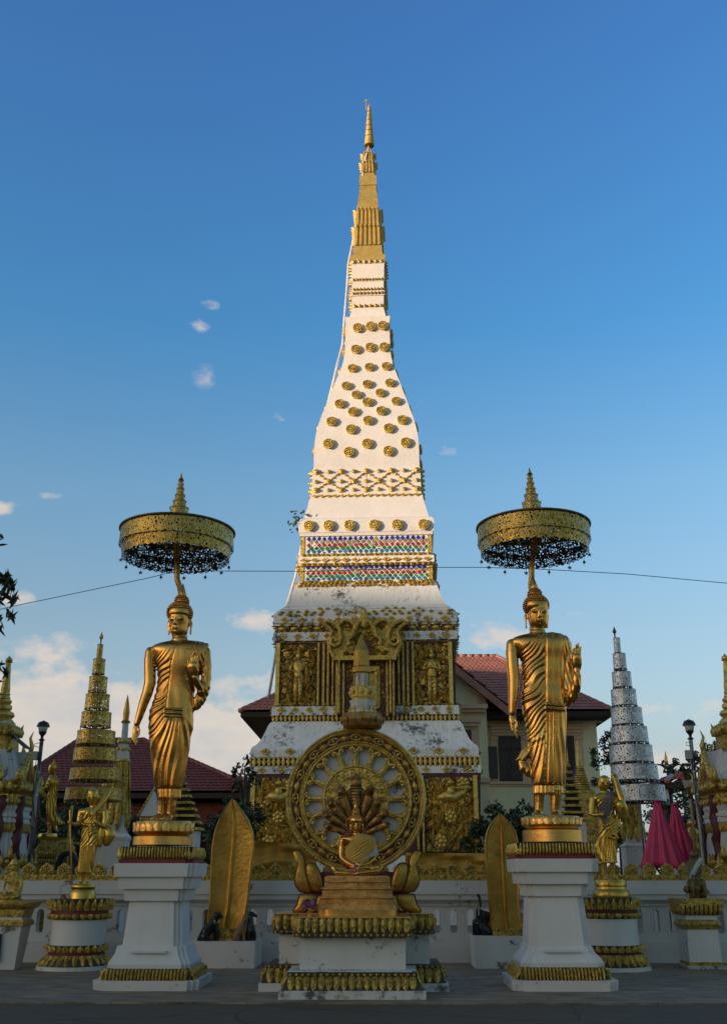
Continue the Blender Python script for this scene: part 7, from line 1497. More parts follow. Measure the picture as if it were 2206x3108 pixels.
b = MB(); P = [FX.p(105, 945, 60), FX.p(150, 955, 100), FX.p(305, 1092, 60), FX.p(215, 1062, 10)]; b.loft([np.array(P), np.array(P) - (0, 0, .03)]); o = rooted('solar_panel', b, M['panel_blue'], 'tilted blue solar panel bracketed to the left spired shrine', 'solar panel', P[0])
b = MB(); b.tube([FX.p(80, 1030, 60), FX.p(180, 1005, 60)], .018, 6); q = b.build('bracket', M['wall_white'], None); q.parent = o; q.matrix_parent_inverse = Matrix.Translation(-o.location)
# ------------------------------------------------------------------ lamp posts
FLp = Fr(0, 1900, .3448, 22.0); lx = FLp.p(386, 862)[0]
def lamp(label):
    T = thing('lamp_post', label, 'lamp post', (lx, 22.0, 0), 'black domed lamp posts'); z = lambda y: FLp.p(386, y)[2]; k = FLp.m(386, 860); c = (lx, 22.0, 0)
    b = MB(); b.lathe([(.045, 0), (.042, z(1012))], c, 12); b.build('post', M['pole_grime'], T, smooth=True)
    b = MB(); b.lathe([(16 * k, z(1012)), (26 * k, z(1006)), (26 * k, z(1000)), (12 * k, z(990)), (14 * k, z(968)), (26 * k, z(955)), (32 * k, z(940)), (36 * k, z(932))], c, 16); b.build('socket', M['lamp_black'], T, smooth=True)
    b = MB(); b.lathe([(32 * k, z(936)), (41 * k, z(892)), (40 * k, z(888))], c, 20); b.build('glass_shade', M['lamp_glass'], T, smooth=True)
    b = MB(); b.lathe([(40 * k, z(890)), (56 * k, z(888)), (54 * k, z(874)), (42 * k, z(850)), (22 * k, z(840)), (8 * k, z(838)), (8 * k, z(832)), (1 * k, z(831))], c, 20); b.build('dome_cap', M['lamp_black'], T, angle=40)
    b = MB(); b.box((lx - .1, 21.93, z(1145)), (.13, .1, .18)); b.build('junction_box', M['beige_box'], T)
    b = MB()
    for j in range(3): b.tube([(lx - .05 + .04 * j, 21.94, z(1150)), (lx + random.uniform(-.08, .08), 21.93, z(1300)), (lx + random.uniform(-.07, .07), 21.93, z(1500)), (lx + random.uniform(-.09, .09), 21.93, z(1750)), (lx, 21.93, .8)], .008, 5)
    b.tube([(lx - .02, 21.95, z(1030)), (lx - .12, 21.95, z(1040)), (lx - .13, 21.95, z(1060)), (lx - .03, 21.95, z(1070))], .007, 5); b.build('cable_loop', M['lamp_black'], T, smooth=True)
    for zz in (1300, 1500): b = MB(); b.lathe([(.05, z(zz)), (.05, z(zz) + .05)], c, 12); b.build('clamp', M['silver_solid'], T)
    return T
L1 = lamp('black domed lamp post on a grimy pole beside the left spired shrine')
rx = W(2089, 2192, 22.0)[0]; L2 = copy_tree(L1, None, (rx - lx, 0, 0), 'black domed lamp post on a grimy pole beside the folded pink umbrellas')
FU = Fr(1780, 2280, .2623, 22.6)
b = MB(); b.loft([np.array([FU.p(x, y, d) for x, y, d in ((1095, 330, 20), (1210, 360, 60), (1225, 395, 60), (1130, 430, 20))]), np.array([FU.p(x, y, d) for x, y, d in ((1100, 325, -25), (1200, 345, -10), (1215, 385, -10), (1135, 420, -25))])]); fl = rooted('floodlight', b, M['beige_box'], 'small grey floodlight clamped to the right lamp post', 'floodlight', FU.p(1160, 430, 10))
b = MB(); b.tube([FU.p(1170, 380, 0), FU.p(1260, 370, 0)], .015, 6); q = b.build('arm', M['lamp_black'], None); q.parent = fl; q.matrix_parent_inverse = Matrix.Translation(-fl.location)
# ------------------------------------------------------------------ folded pink umbrellas
def fold_umb(F, tip, lef, rig, ybot, label, n=12):
    pf = F.p((lef[0] + rig[0]) / 2, ybot); T = thing('folded_umbrella', label, 'umbrella', (pf[0], F.Y, 0), 'folded pink umbrellas behind the wall'); mb = MB(); rings = []; N_ = 72; th = np.arange(N_) / N_ * 2 * PI
    for k in range(15):
        t_ = k / 14; y = tip[1] + 40 + (ybot - tip[1] - 40) * t_; xl = tip[0] + (lef[0] - tip[0]) * t_ ** 1.0 - 30 * (1 - t_); xr = tip[0] + (rig[0] - tip[0]) * t_ ** 1.15 + 34 * (1 - t_)
        c = (xl + xr) / 2; a = (xr - xl) / 2; g = 1 + (.10 + .10 * t_) * np.cos(n * th + 1.2 * np.sin(2 * th) + t_) + .05 * np.cos(5 * th); p = F.p(c, y); m = F.m(c, y); sag = (.10 * t_ * np.sin(3 * th + 1)) * m * a
        rings.append(np.stack([p[0] + a * m * g * np.cos(th), p[1] + a * m * g * .55 * np.sin(th), p[2] + sag * (t_ > .9)], 1))
    mb.loft(rings[::-1], cap=True); mb.build('canopy', M['pink_cloth'], T, smooth=True)
    b = MB(); p = F.p(*tip); k = F.m(*tip); b.lathe([(4 * k, -45 * k), (34 * k, -42 * k), (46 * k, -36 * k), (30 * k, -26 * k), (8 * k, -22 * k)], tuple(p), 14); b.build('crown_patch', M['pink_cloth'], T, smooth=True)
    b = MB(); b.lathe([(6 * k, -26 * k), (12 * k, -20 * k), (10 * k, -6 * k), (3 * k, 2 * k)], tuple(p), 10); b.build('cap', M['ivory'], T, smooth=True)
    b = MB(); b.tube([p - (0, 0, 30 * k), np.array((pf[0], F.Y, 0.0))], .025, 8); b.build('pole', M['silver_solid'], T); return T
fold_umb(FU, (812, 540), (655, 1340), (1140, 1300), 1340, 'nearer, larger folded pink umbrella between the silver parasol and the right lamp post')
fold_umb(Fr(1780, 2280, .2623, 23.4), (1010, 578), (930, 1330), (1330, 1270), 1330, 'farther, slimmer folded pink umbrella behind the larger one')
b = MB(); b.tube([FU.p(1195, 555, 0), FU.p(1225, 800, 0), FU.p(1260, 1300, 0)], .035, 8); rooted('bamboo_pole', b, M['bamboo'], 'yellowish bamboo pole standing beside the right lamp post', 'pole', FU.p(1260, 1300), smooth=True)
# ------------------------------------------------------------------ pinnacle posts of the inner enclosure (white base, gold buds, hanging gold leaves)
def pinnacle(F, cx, ytop, ycap, yneck, ybody, ybase, s, label):
    p = F.p(cx, ybase); T = thing('pinnacle_post', label, 'pinnacle', (p[0], F.Y, 0), 'white and gold pinnacle posts of the inner enclosure'); z = lambda y: F.p(cx, y)[2]; k = F.m(cx, ybody) * s; c = (p[0], F.Y, 0)
    b = MB(); b.lathe([(26 * k, z(ycap)), (30 * k, z(ycap) + (z(ytop) - z(ycap)) * .3), (20 * k, z(ycap) + (z(ytop) - z(ycap)) * .6), (1 * k, z(ytop))], c, 8); b.lathe([(38 * k, z(ycap + 25)), (42 * k, z(ycap + 12)), (28 * k, z(ycap))], c, 8); b.build('gold_bud', M['gold_slab'], T)
    b = MB(); b.lathe([(30 * k, z(yneck)), (28 * k, z(ycap + 25))], c, 8); b.loft([sq(48 * k, 48 * k, z(ybody), c), sq(44 * k, 44 * k, z(yneck + 60), c), sq(34 * k, 34 * k, z(yneck), c)]); b.build('white_neck', M['wall_white'], T)
    b = MB()
    for i in range(8):
        a = i * PI / 4; b.tube([(c[0] + 44 * k * math.cos(a), c[1] + 44 * k * math.sin(a), z(yneck)), (c[0] + 50 * k * math.cos(a), c[1] + 50 * k * math.sin(a), z(yneck - 20)), (c[0] + 46 * k * math.cos(a), c[1] + 46 * k * math.sin(a), z(yneck - 55))], [14 * k, 12 * k, 1 * k], 6)
        b.ball((c[0] + 50 * k * math.cos(a), c[1] + 50 * k * math.sin(a), z(yneck + 50)), (16 * k, 16 * k, 20 * k), 8, 5)
    b.loft([sq(58 * k, 58 * k, z(ybody), c), sq(56 * k, 56 * k, z(ybody) + .08, c)]); b.build('gold_collar', M['gold_relief'], T, smooth=True)
    b = MB(); zt, zb_ = z(ybody), z(ybase); h = zt - zb_
    b.loft([sq(95 * k, 95 * k, zb_ - 0 if zb_ < .3 else 0, c), sq(95 * k, 95 * k, zb_ + h * .18, c), sq(75 * k, 75 * k, zb_ + h * .24, c), sq(70 * k, 70 * k, zb_ + h * .42, c)]); b.build('white_body', M['wall_white'], T)
    b = MB(); b.loft([sq(73 * k, 73 * k, zb_ + h * .42, c), sq(70 * k, 70 * k, zb_ + h * .55, c), sq(54 * k, 54 * k, zt, c)]); b.build('gold_body', M['gold_old'], T)
    b = MB(); b.loft([sq(100 * k, 100 * k, zb_ + h * .17, c), sq(106 * k, 106 * k, zb_ + h * .2, c), sq(80 * k, 80 * k, zb_ + h * .24, c)]); b.build('cornice', M['white_paint'], T)
    for i in range(8):
        a = i * PI / 4 + .2; r = 82 * k; q = MB(); x, y = c[0] + r * math.cos(a), c[1] + r * math.sin(a); q.tube([(x, y, zb_ + h * .62), (x, y, zb_ + h * .5), (x, y, zb_ + h * .36), (x, y, zb_ + h * .26)], [8 * k, 26 * k, 28 * k, 3 * k], 9, flat=.5)
        q.tube([(c[0] + 60 * k * math.cos(a), c[1] + 60 * k * math.sin(a), zt), (c[0] + 72 * k * math.cos(a), c[1] + 72 * k * math.sin(a), zb_ + h * .8), (x, y, zb_ + h * .6)], [9 * k, 12 * k, 8 * k], 6); q.build('hanging_leaf', M['gold_old'], T, smooth=True)
    return T
FPn = Fr(0, 1900, .3448, 26.5)
pinnacle(FPn, 1015, 600, 830, 1035, 1200, 2030, 1.0, 'white and gold pinnacle post behind the tall gold parasol')
FPm = Fr(1780, 2280, .2623, 25.6)
pinnacle(FPm, 560, 250, 350, 470, 600, 1220, 1.35, 'white and gold pinnacle post behind the tall silver parasol')
pinnacle(Fr(0, 1900, .3448, 26.5), 900, 1240, 1330, 1420, 1520, 2060, .9, 'lower white and gold pinnacle post behind the left monk statue')
# ------------------------------------------------------------------ small tiered stands (gold strips on dark) and a small gold stupa
def stand(F, cx0, cx1, y0, y1, w0, w1, n, tip, label):
    p = F.p(cx1, y1); T = thing('tiered_stand', label, 'stand', (p[0], F.Y, 0), 'small tiered gold offering stands'); 
    for i in range(n):
        t_ = i / (n - 1); y = y0 + (y1 - y0) * t_; cx = cx0 + (cx1 - cx0) * t_; h = (w0 + (w1 - w0) * t_) * F.m(cx, y); dz = (y1 - y0) / n * F.m(cx, y); c = F.p(cx, y); c = (c[0], F.Y); z = F.p(cx, y)[2]
        b = MB(); b.loft([sq(h * 1.06, h * 1.06, z, c, h * .12), sq(h, h, z + dz * .08, c, h * .12), sq(h * .97, h * .97, z + dz * .42, c, h * .12)])
        for k in range(9): u = (-1 + (2 * k + 1) / 9) * h * .9; b.ball((c[0] + u, c[1] - h, z + dz * .24), (h * .07, .02, dz * .12), 5, 3)
        b.build('tier', M['gold_old'], T); MB().loft([sq(h * .72, h * .72, z - dz * .55, c), sq(h * .68, h * .68, z + .01, c)]).build('core', M['dark_gap'], T)
    b = MB(); c = F.p(cx0, y0); zt = F.p(cx0, tip)[2] - c[2]; k = F.m(cx0, y0); b.lathe([(w0 * .5 * k, 0), (w0 * .3 * k, zt * .25), (w0 * .45 * k, zt * .3), (w0 * .25 * k, zt * .5), (w0 * .3 * k, zt * .56), (w0 * .1 * k, zt * .8), (.002, zt)], tuple(c), 10); b.build('top_spire', M['gold_old'], T, smooth=True)
    b = MB(); b.box((p[0], F.Y, p[2] / 2), (w1 * F.m(cx1, y1) * 1.5, w1 * F.m(cx1, y1) * 1.5, p[2] - .02)); b.build('base', M['wall_white'], T); return T
F3 = Fr(340, 1700, .3584, 23.4)
stand(F3, 612, 640, 1900, 2290, 24, 130, 8, 1700, 'small tiered gold stand behind the legs of the left standing Buddha')
F6 = Fr(1380, 1950, .3202, 23.4)
stand(F6, 1072, 1130, 1180, 1690, 20, 120, 9, 975, 'small tiered gold stand behind the legs of the right standing Buddha')
F6b = Fr(1380, 1950, .3202, 25.0)
p = F6b.p(1245, 1600); T = thing('small_stupa', 'small gold and white pointed stupa between the right standing Buddha and the right monk', 'stupa', (p[0], 25.0, 0)); z = lambda y: F6b.p(1245, y)[2]; k = F6b.m(1245, 1300)
b = MB(); b.lathe([(40 * k, z(1180)), (28 * k, z(1165)), (26 * k, z(1120)), (14 * k, z(985)), (10 * k, z(960)), (13 * k, z(945)), (1 * k, z(925))], (p[0] - .1, 25.0, 0), 12); b.build('spire', M['gold_relief'], T, smooth=True)
b = MB()
P = []
for i, y in enumerate(range(1180, 1400, 22)): r = (38 + i * 6) * k; P += [(r * .85, z(y + 21)), (r * 1.05, z(y + 14)), (r, z(y + 4))]
P.sort(key=lambda q: q[1]); b.lathe(P, (p[0] - .08, 25.0, 0), 20); b.build('rings', M['gold_old'], T, angle=40)
b = MB(); b.loft([sq(100 * k, 100 * k, 0, (p[0], 25.0)), sq(95 * k, 95 * k, z(1500), (p[0], 25.0)), sq(72 * k, 72 * k, z(1400), (p[0], 25.0))]); b.build('body', M['gold_old'], T)
b = MB(); b.tube([F6b.p(1150, 1155), F6b.p(1160, 1320), F6b.p(1166, 1620)], [.02, .16, .14], 10, flat=.3); rooted('furled_banner', b, M['purple_cloth'], 'furled purple banner between the small tiered stand and small gold stupa', 'banner', F6b.p(1166, 1620), smooth=True)
# little gabled spirit house behind the left Buddha's feet
F5 = Fr(340, 1700, .3584, 22.9); p = F5.p(315, 2230); T = thing('spirit_house', 'small white and gold gabled spirit house behind the left standing Buddha', 'shrine', (p[0], 22.9, 0)); k = F5.m(315, 2200); z = lambda y: F5.p(315, y)[2]
b = MB(); b.loft([sq(70 * k, 60 * k, 0, (p[0], 22.9)), sq(70 * k, 60 * k, z(2215), (p[0], 22.9))]); b.build('body', M['gold_old'], T)
b = MB(); b.prism([(p[0] - 78 * k, z(2170)), (p[0] + 78 * k, z(2170)), (p[0] + 30 * k, z(1960))], 22.9 - 50 * k, 22.9 + 50 * k); b.build('roof', M['wall_white'], T)
b = MB(); b.tube([(p[0] - 80 * k, 22.9 - 52 * k, z(2170)), (p[0] + 30 * k, 22.9 - 52 * k, z(1950)), (p[0] + 40 * k, 22.9 - 52 * k, z(1915))], [7 * k, 7 * k, 1 * k], 6)
for t_ in range(8): q0 = np.array((p[0] - 80 * k + 110 * k * t_ / 8, 22.9 - 52 * k, z(2170) + (z(1955) - z(2170)) * t_ / 8)); b.tube([q0, q0 + (-8 * k, 0, 8 * k), q0 + (-4 * k, 0, 24 * k)], [8 * k, 6 * k, .003], 5)
for i in range(7): b.ball((p[0] - 60 * k + i * 20 * k, 22.9 - 62 * k, z(2195)), (9 * k, 6 * k, 12 * k), 7, 4)
b.build('gold_edge', M['gold_relief'], T, smooth=True)
# wooden frame by the profile figure
b = MB(); FO = Fr(0, 1900, .3448, 23.2)
for (a, c) in (((505, 2140), (520, 1900)), ((520, 1905), (700, 1915)), ((640, 1580), (592, 1990)), ((500, 2050), (560, 1900)), ((610, 1900), (600, 2100))): b.tube([FO.p(*a), FO.p(*c)], .03, 6)
rooted('timber_frame', b, M['gold_old'], 'gold painted timber trestle frame left of the monk with the staff', 'frame', FO.p(580, 2140))
b = MB(); P = []
for i in range(13): a = PI * i / 12; P.append(FO.p(600 - 92 * math.cos(a), 2150 - 150 * math.sin(a), 0))
b.tube(P, [.06] * 13, 8); b.loft([np.array(P), np.array(P) + (0, .05, 0)]); rooted('black_arch', b, M['plaque'], 'dark arched object standing behind the crest left of the monk with the staff', 'arch', FO.p(600, 2160), smooth=False)
# seated gold figure behind the umbrellas
FV2 = Fr(1780, 2280, .2623, 24.6); SEATC = None
monk(FV2, 'seated_figure', 'gold seated Buddha half hidden behind the folded pink umbrellas', 1215, None,
     [(880, 1180, 1240, .8), (900, 1160, 1262, .5), (935, 1140, 1290, .42), (1000, 1145, 1290, .45), (1100, 1150, 1285, .5), (1190, 1150, 1290, .55)],
     [([(1150, 950, 0, 22), (1135, 1040, 10, 22), (1150, 1120, 40, 18), (1200, 1150, 70, 14)], 1), ([(1280, 950, 0, 22), (1300, 1040, 10, 22), (1285, 1120, 40, 18), (1240, 1150, 70, 14)], 1), ([(1180, 1190, 30, 36), (1090, 1200, 60, 26), (1180, 1215, 110, 20), (1260, 1215, 110, 14)], 1), ([(1260, 1190, 30, 36), (1345, 1200, 60, 26), (1260, 1215, 110, 20)], 1), ([(1205, 890, 0, 22), (1203, 870, 2, 20)], 1)], [], [], [],
     (1200, 780, 885, [(885, 1185, 1222, .8, 5), (872, 1168, 1236, .95), (845, 1158, 1246, 1), (815, 1156, 1248, 1), (795, 1165, 1240, .95), (785, 1185, 1222, .8)], ((1188, 830), (1215, 830)), (1200, 828, 848), (1200, 862, 9), ((1154, 825, 870), (1250, 825, 870))), None, (900, 1235), 'gold_monk', .35, lambda x, y, d: np.where((y > 930) & (y < 1180), ridge((y + x) / 24 + warp(x, y, .4)) * 4 - 2, 0), vox=.011)
FV2b = FV2; b = MB(); b.box((FV2.p(1215, 1230)[0], 24.6, FV2.p(1215, 1230)[2] / 2 - .01), (1.0, .8, FV2.p(1215, 1230)[2])); rooted('figure_plinth', b, M['wall_white'], 'white plinth under the half hidden gold seated Buddha', 'plinth', (FV2.p(1215, 1230)[0], 24.6, 0))
# ------------------------------------------------------------------ tiled roofs and houses
def tiles(b, el, er, tr, tl, pitch=.30, w=.22, amp=.035, step=.045):
    """corrugated, stepped tile surface between eave (el,er) and top (tl,tr)"""
    el, er, tr, tl = [np.array(p, float) for p in (el, er, tr, tl)]; U = (er - el); L = np.linalg.norm(U); U = U / L
    Vd = ((tl + tr) / 2 - (el + er) / 2); Nn = np.cross(U, Vd); Nn /= np.linalg.norm(Nn); Nn = Nn if Nn[2] > 0 else -Nn
    S = abs(np.cross(tl - el, U)); S = np.linalg.norm(np.cross(tl - el, U)); rows = max(2, int(S / pitch)); nc = int(L / w * 4); us = np.arange(nc + 1) / nc * L; V = []
    for r in range(rows):
        for (v, hh) in ((r / rows, step), ((r + 1) / rows, 0.0)):
            a = el + (tl - el) * v; c = er + (tr - er) * v; u0, u1 = (a - el) @ U, (c - el) @ U; o = a - U * u0
            uu = np.clip(us, u0, u1); ph = (uu / w + (.5 if r % 2 else 0)) * 2 * PI
            V.append(o + np.outer(uu, U) + np.outer(amp * np.abs(np.cos(ph / 2)) ** .7 + hh, Nn))
    n = nc + 1; f = []
    for k in range(len(V) - 1):
        for i in range(nc): f.append((k * n + i, k * n + i + 1, (k + 1) * n + i + 1, (k + 1) * n + i))
    b.add(np.concatenate(V), f)
def cap_line(b, p0, p1, r=.11, seg=.38):
    p0, p1 = np.array(p0), np.array(p1); n = max(2, int(np.linalg.norm(p1 - p0) / seg))
    for i in range(n): b.tube([p0 + (p1 - p0) * (i / n), p0 + (p1 - p0) * ((i + 1.06) / n)], [r, r * 1.22], 8)
def hip(T, x0, x1, yf, yb, ze, zr, rx0, rx1, mat, capmat, soff=.22, name='roof'):
    ym = (yf + yb) / 2; A, B, C, D_ = (x0, yf, ze), (x1, yf, ze), (x1, yb, ze), (x0, yb, ze); R0, R1 = (rx0, ym, zr), (rx1, ym, zr)
    b = MB(); tiles(b, A, B, R1, R0); tiles(b, B, C, (rx1, ym + .01, zr), (rx1, ym - .01, zr)); tiles(b, D_, A, (rx0, ym - .01, zr), (rx0, ym + .01, zr)); tiles(b, C, D_, R0, R1, 1.2, .9)
    R = b.build(name, M[mat], T, fix=False)
    b = MB(); [cap_line(b, *q) for q in ((R0, R1), (A, R0), (B, R1))]; q = b.build('ridge_tiles', M[capmat], R, smooth=True)
    b = MB(); b.box(((x0 + x1) / 2, ym, ze - soff / 2 - .03), (x1 - x0 - .1, yb - yf - .1, soff)); b.build('eaves', M['soffit'], T)
    return R
HX = lambda px, Y: W(px, 2155, Y)[0]; HZ = lambda py, Y: W(1600, py, Y)[2]
T = thing('house', 'cream two-storey house with red tiled hip roof and brown shutters behind the tower', 'house', (3, 50, 0))
ex0, ex1, ez, rz = HX(727, 45.6), HX(1862, 45.6), HZ(2156, 45.6), HZ(1992, 51.0)
hip(T, ex0, ex1, 45.6, 56.4, ez, rz, HX(1095, 51.0), HX(1512, 51.0) - .0, 'roof_red', 'roof_red')
wx0, wx1 = ex0 + 1.6, W(1816, 2300, 47.2)[0]
b = MB(); b.box(((wx0 + wx1) / 2, 51, ez / 2 - .15), (wx1 - wx0, 7.6, ez - .3)); b.build('wall', M['cream_wall'], T)
FRh = Fr(1380, 1950, .3202, 47.2)
def P_(x, y, Y=47.2): return X_(FRh, x, y, Y)
def band(x0, x1, y0, y1, d, mat, name, Y=47.2):
    a, c = P_(x0, y1, Y), P_(x1, y0, Y); MB().box(((a[0] + c[0]) / 2, Y - d / 2, (a[2] + c[2]) / 2), (c[0] - a[0], d, c[2] - a[2])).build(name, M[mat], T)
band(300, 1385, 700, 760, .12, 'cream_wall', 'frieze'); band(300, 1390, 1318, 1345, .16, 'peach_trim', 'string_course'); band(300, 1390, 1348, 1362, .10, 'peach_trim', 'string_course')
for (x0, x1, fx0, fx1) in ((400, 642, 348, 690), (1040, 1150, 990, 1200)):
    for k, (y0, y1, e, d) in enumerate(((785, 805, 22, .34), (806, 830, 12, .26), (832, 862, 6, .2), (864, 886, -4, .14))): band(fx0 - e, fx1 + e, y0, y1, d, 'peach_trim', 'window_cornice')
    for a, c in ((fx0, x0), (x1, fx1)): band(a, c, 888, 1318, .12, 'peach_trim', 'window_surround'); band(a - 8, c + 8, 900, 925, .18, 'peach_trim', 'window_surround')
    a, c = P_(x0, 1316), P_(x1, 890); wn = MB(); wn.box(((a[0] + c[0]) / 2, 47.2 - .02, (a[2] + c[2]) / 2), (c[0] - a[0], .06, c[2] - a[2])); wn = wn.build('window', M['wood_dark'], T)
    b = MB(); n_ = 2; wd = (c[0] - a[0]) / n_
    for i in range(n_):
        for z0, z1 in ((.03, .30), (.33, .70), (.74, .97)):
            zz0, zz1 = a[2] + (c[2] - a[2]) * z0, a[2] + (c[2] - a[2]) * z1; cx = a[0] + wd * (i + .5)
            for s in (-1, 1): b.box((cx + s * wd * .38, 47.12, (zz0 + zz1) / 2), (wd * .10, .06, zz1 - zz0))
            for zq in (zz0, zz1): b.box((cx, 47.115, zq), (wd * .84, .06, .05))
    b.build('shutter', M['wood_dark'], wn)
b = MB(); a, c = P_(315, 1290, 46.9), P_(398, 985, 46.9); b.box(((a[0] + c[0]) / 2, 46.95, (a[2] + c[2]) / 2), (c[0] - a[0], .06, c[2] - a[2])); b.build('open_shutter', M['wood_dark'], T)
# projecting gabled wing
gx1 = P_(300, 700, 45.4)[0]; gx0 = gx1 - 3.9; gz = ez - .1; cx = (gx0 + gx1) / 2 - .35; az = P_(30, 215, 44.9)[2] + (P_(30, 215, 44.9)[0] - cx) * .80
rx1 = P_(505, 605, 44.9)[0]; rz1 = P_(505, 605, 44.9)[2]
b = MB(); b.box(((gx0 + gx1) / 2, 47.4, gz / 2), (gx1 - gx0, 4.0, gz)); b.prism([(gx0, gz), (gx1, gz), (gx1, gz + .9), (cx, az - .5), (gx0, gz + .9)], 45.4, 49); b.build('wing_wall', M['cream_wall'], T)
b = MB()
for s in (1, -1):
    el_, er_ = np.array((cx + s * (rx1 - cx), 44.8, rz1)), np.array((cx + s * (rx1 - cx), 49.5, rz1)); tl_, tr_ = np.array((cx, 44.8, az)), np.array((cx, 49.5, az)); tiles(b, el_, er_, tr_, tl_)
b.build('wing_roof', M['roof_red'], T, fix=False)
for s in (1, -1):
    b = MB(); q = [(cx, az - .05), (cx + s * (rx1 - cx), rz1 - .05), (cx + s * (rx1 - cx), rz1 - .42), (cx, az - .45)]; b.prism(q, 44.82, 44.90); b.build('barge_board', M['roof_red'], T)
    b = MB(); b.prism([(cx, az - .12), (cx + s * (rx1 - cx) * .98, rz1 - .1), (cx + s * (rx1 - cx) * .98, rz1 - .2), (cx, az - .25)], 44.9, 49.4); b.build('soffit', M['soffit'], T)
band(40, 300, 600, 640, .5, 'peach_trim', 'wing_cornice', 45.4); band(40, 290, 645, 668, .36, 'peach_trim', 'wing_cornice', 45.4); band(225, 292, 480, 600, .14, 'peach_trim', 'wing_trim', 45.4); band(60, 238, 735, 768, .4, 'peach_trim', 'wing_cornice', 45.4); band(60, 220, 772, 800, .3, 'peach_trim', 'wing_cornice', 45.4)
band(170, 225, 800, 1290, .1, 'peach_trim', 'wing_trim', 45.4); band(60, 168, 830, 1290, .06, 'wood_dark', 'window', 45.4); band(40, 335, 1285, 1330, .2, 'peach_trim', 'wing_trim', 45.4)
p0, p1 = P_(120, 420, 45.4), P_(238, 490, 45.4); b = MB(); b.tube([(p0[0], 45.36, p0[2]), (p1[0], 45.36, p1[2])], .13, 4); b.build('gable_trim', M['peach_trim'], T)
# left house, dark roof
T = thing('house', 'low house with dark maroon tiled hip roof behind the left monk and parasol', 'house', (-12, 50, 0))
LX = lambda px, Y: W(px, 2300, Y)[0]; LZ = lambda py, Y: W(400, py, Y)[2]
ex0, ex1, ez, rz = LX(10, 44), LX(800, 44), LZ(2404, 44), LZ(2246, 49.5)
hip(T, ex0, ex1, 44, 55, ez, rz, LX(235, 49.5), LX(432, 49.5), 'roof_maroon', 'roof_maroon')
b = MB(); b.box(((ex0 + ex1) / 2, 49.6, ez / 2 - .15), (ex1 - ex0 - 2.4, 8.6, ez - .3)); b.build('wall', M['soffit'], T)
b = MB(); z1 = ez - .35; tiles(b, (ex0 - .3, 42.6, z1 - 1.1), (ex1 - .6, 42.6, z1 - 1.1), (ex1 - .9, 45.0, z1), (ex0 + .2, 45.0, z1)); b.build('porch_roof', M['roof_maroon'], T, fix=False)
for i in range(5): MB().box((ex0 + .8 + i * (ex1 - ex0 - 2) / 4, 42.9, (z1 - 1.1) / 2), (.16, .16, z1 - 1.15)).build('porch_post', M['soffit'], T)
T = thing('house', 'house with sunlit brick red ridge tiles just right of the dark maroon roof', 'house', (-6.5, 56, 0))
a0, a1 = W(594, 2338, 56), W(775, 2410, 56)
b = MB(); tiles(b, (a0[0] - .4, 53.5, a0[2] - 2.2), (a1[0] + 1.2, 53.5, a1[2] - 1.6), tuple(a1), tuple(a0)); b.build('roof', M['roof_red'], T, fix=False)
b = MB(); cap_line(b, a0, a1 + (a1 - a0) * .1, .15); b.build('ridge_tiles', M['ridge_red'], T, smooth=True)
b = MB(); b.box(((a0[0] + a1[0]) / 2, 56.2, (a1[2] - 1) / 2), (a1[0] - a0[0], 3, a1[2] - 1)); b.build('wall', M['cream_wall'], T)
# ------------------------------------------------------------------ far right: bird lamp, blue sign, red roof
FBg = Fr(1780, 2280, .2623, 42.0); p = FBg.p(950, 300); T = thing('bird_lamp_post', 'distant street lamp with gold pointed finial and dark winged bird arms, beside the blue sign', 'lamp post', (p[0], 42, 0)); z = lambda y: FBg.p(940, y)[2]; k = FBg.m(940, 150); c = (p[0], 42.0, 0)
b = MB(); b.lathe([(16 * k, 0), (22 * k, z(290)), (28 * k, z(262))], c, 12); b.build('post', M['sign_blue'], T)
b = MB(); b.lathe([(22 * k, z(262)), (30 * k, z(240)), (24 * k, z(222)), (12 * k, z(215))], c, 14); b.lathe([(20 * k, z(150)), (24 * k, z(120)), (14 * k, z(100)), (18 * k, z(80)), (8 * k, z(40)), (1 * k, z(-5))], (c[0] - .05, 42.0, 0), 12); b.build('gold_finial', M['gold_lotus'], T, smooth=True)
b = MB(); b.lathe([(14 * k, z(218)), (50 * k, z(195)), (62 * k, z(172)), (52 * k, z(160)), (20 * k, z(150))], c, 18); b.build('globe', M['silver_solid'], T, smooth=True)
b = MB()
for s in (-1, 1): ftube(b, FBg, [(940 + s * 30, 160, 0, 14), (940 + s * 75, 165, 0, 18), (940 + s * 60, 120, 0, 16), (940 + s * 52, 100, 0, 5)], 8); ftube(b, FBg, [(940 + s * 50, 165, 0, 12), (940 + s * 110, 155, 0, 9), (940 + s * 170, 155, 0, 4)], 8)
b.tube([FBg.p(1100, 155), FBg.p(1200, 157)], .06, 6); b.tube([FBg.p(1105, 155), FBg.p(1107, 230)], .05, 6); b.build('bird_arm', M['lamp_black'], T, smooth=True)
b = MB(); a, c = FBg.p(1028, 300), FBg.p(1225, 228); b.box(((a[0] + c[0]) / 2, 42.2, (a[2] + c[2]) / 2), (c[0] - a[0], .1, c[2] - a[2])); T = thing('blue_sign', 'distant blue sign with white lettering above a red roof', 'sign', ((a[0] + c[0]) / 2, 42.2, 0)); b.build('board', M['sign_blue'], T)
b = MB()
for i in range(9): b.box((a[0] + (c[0] - a[0]) * (.52 + .05 * i), 42.13, (a[2] + c[2]) / 2 + .02), (.05, .03, random.uniform(.10, .2))); b.box((a[0] + (c[0] - a[0]) * (.53 + .05 * i), 42.13, (a[2] + c[2]) / 2 + .1), (.08, .03, .03))
b.build('lettering', M['wall_white'], T); b = MB(); b.box(((a[0] + c[0]) / 2, 42.3, a[2] / 2), (.15, .1, a[2])); b.build('post', M['pole_grime'], T)
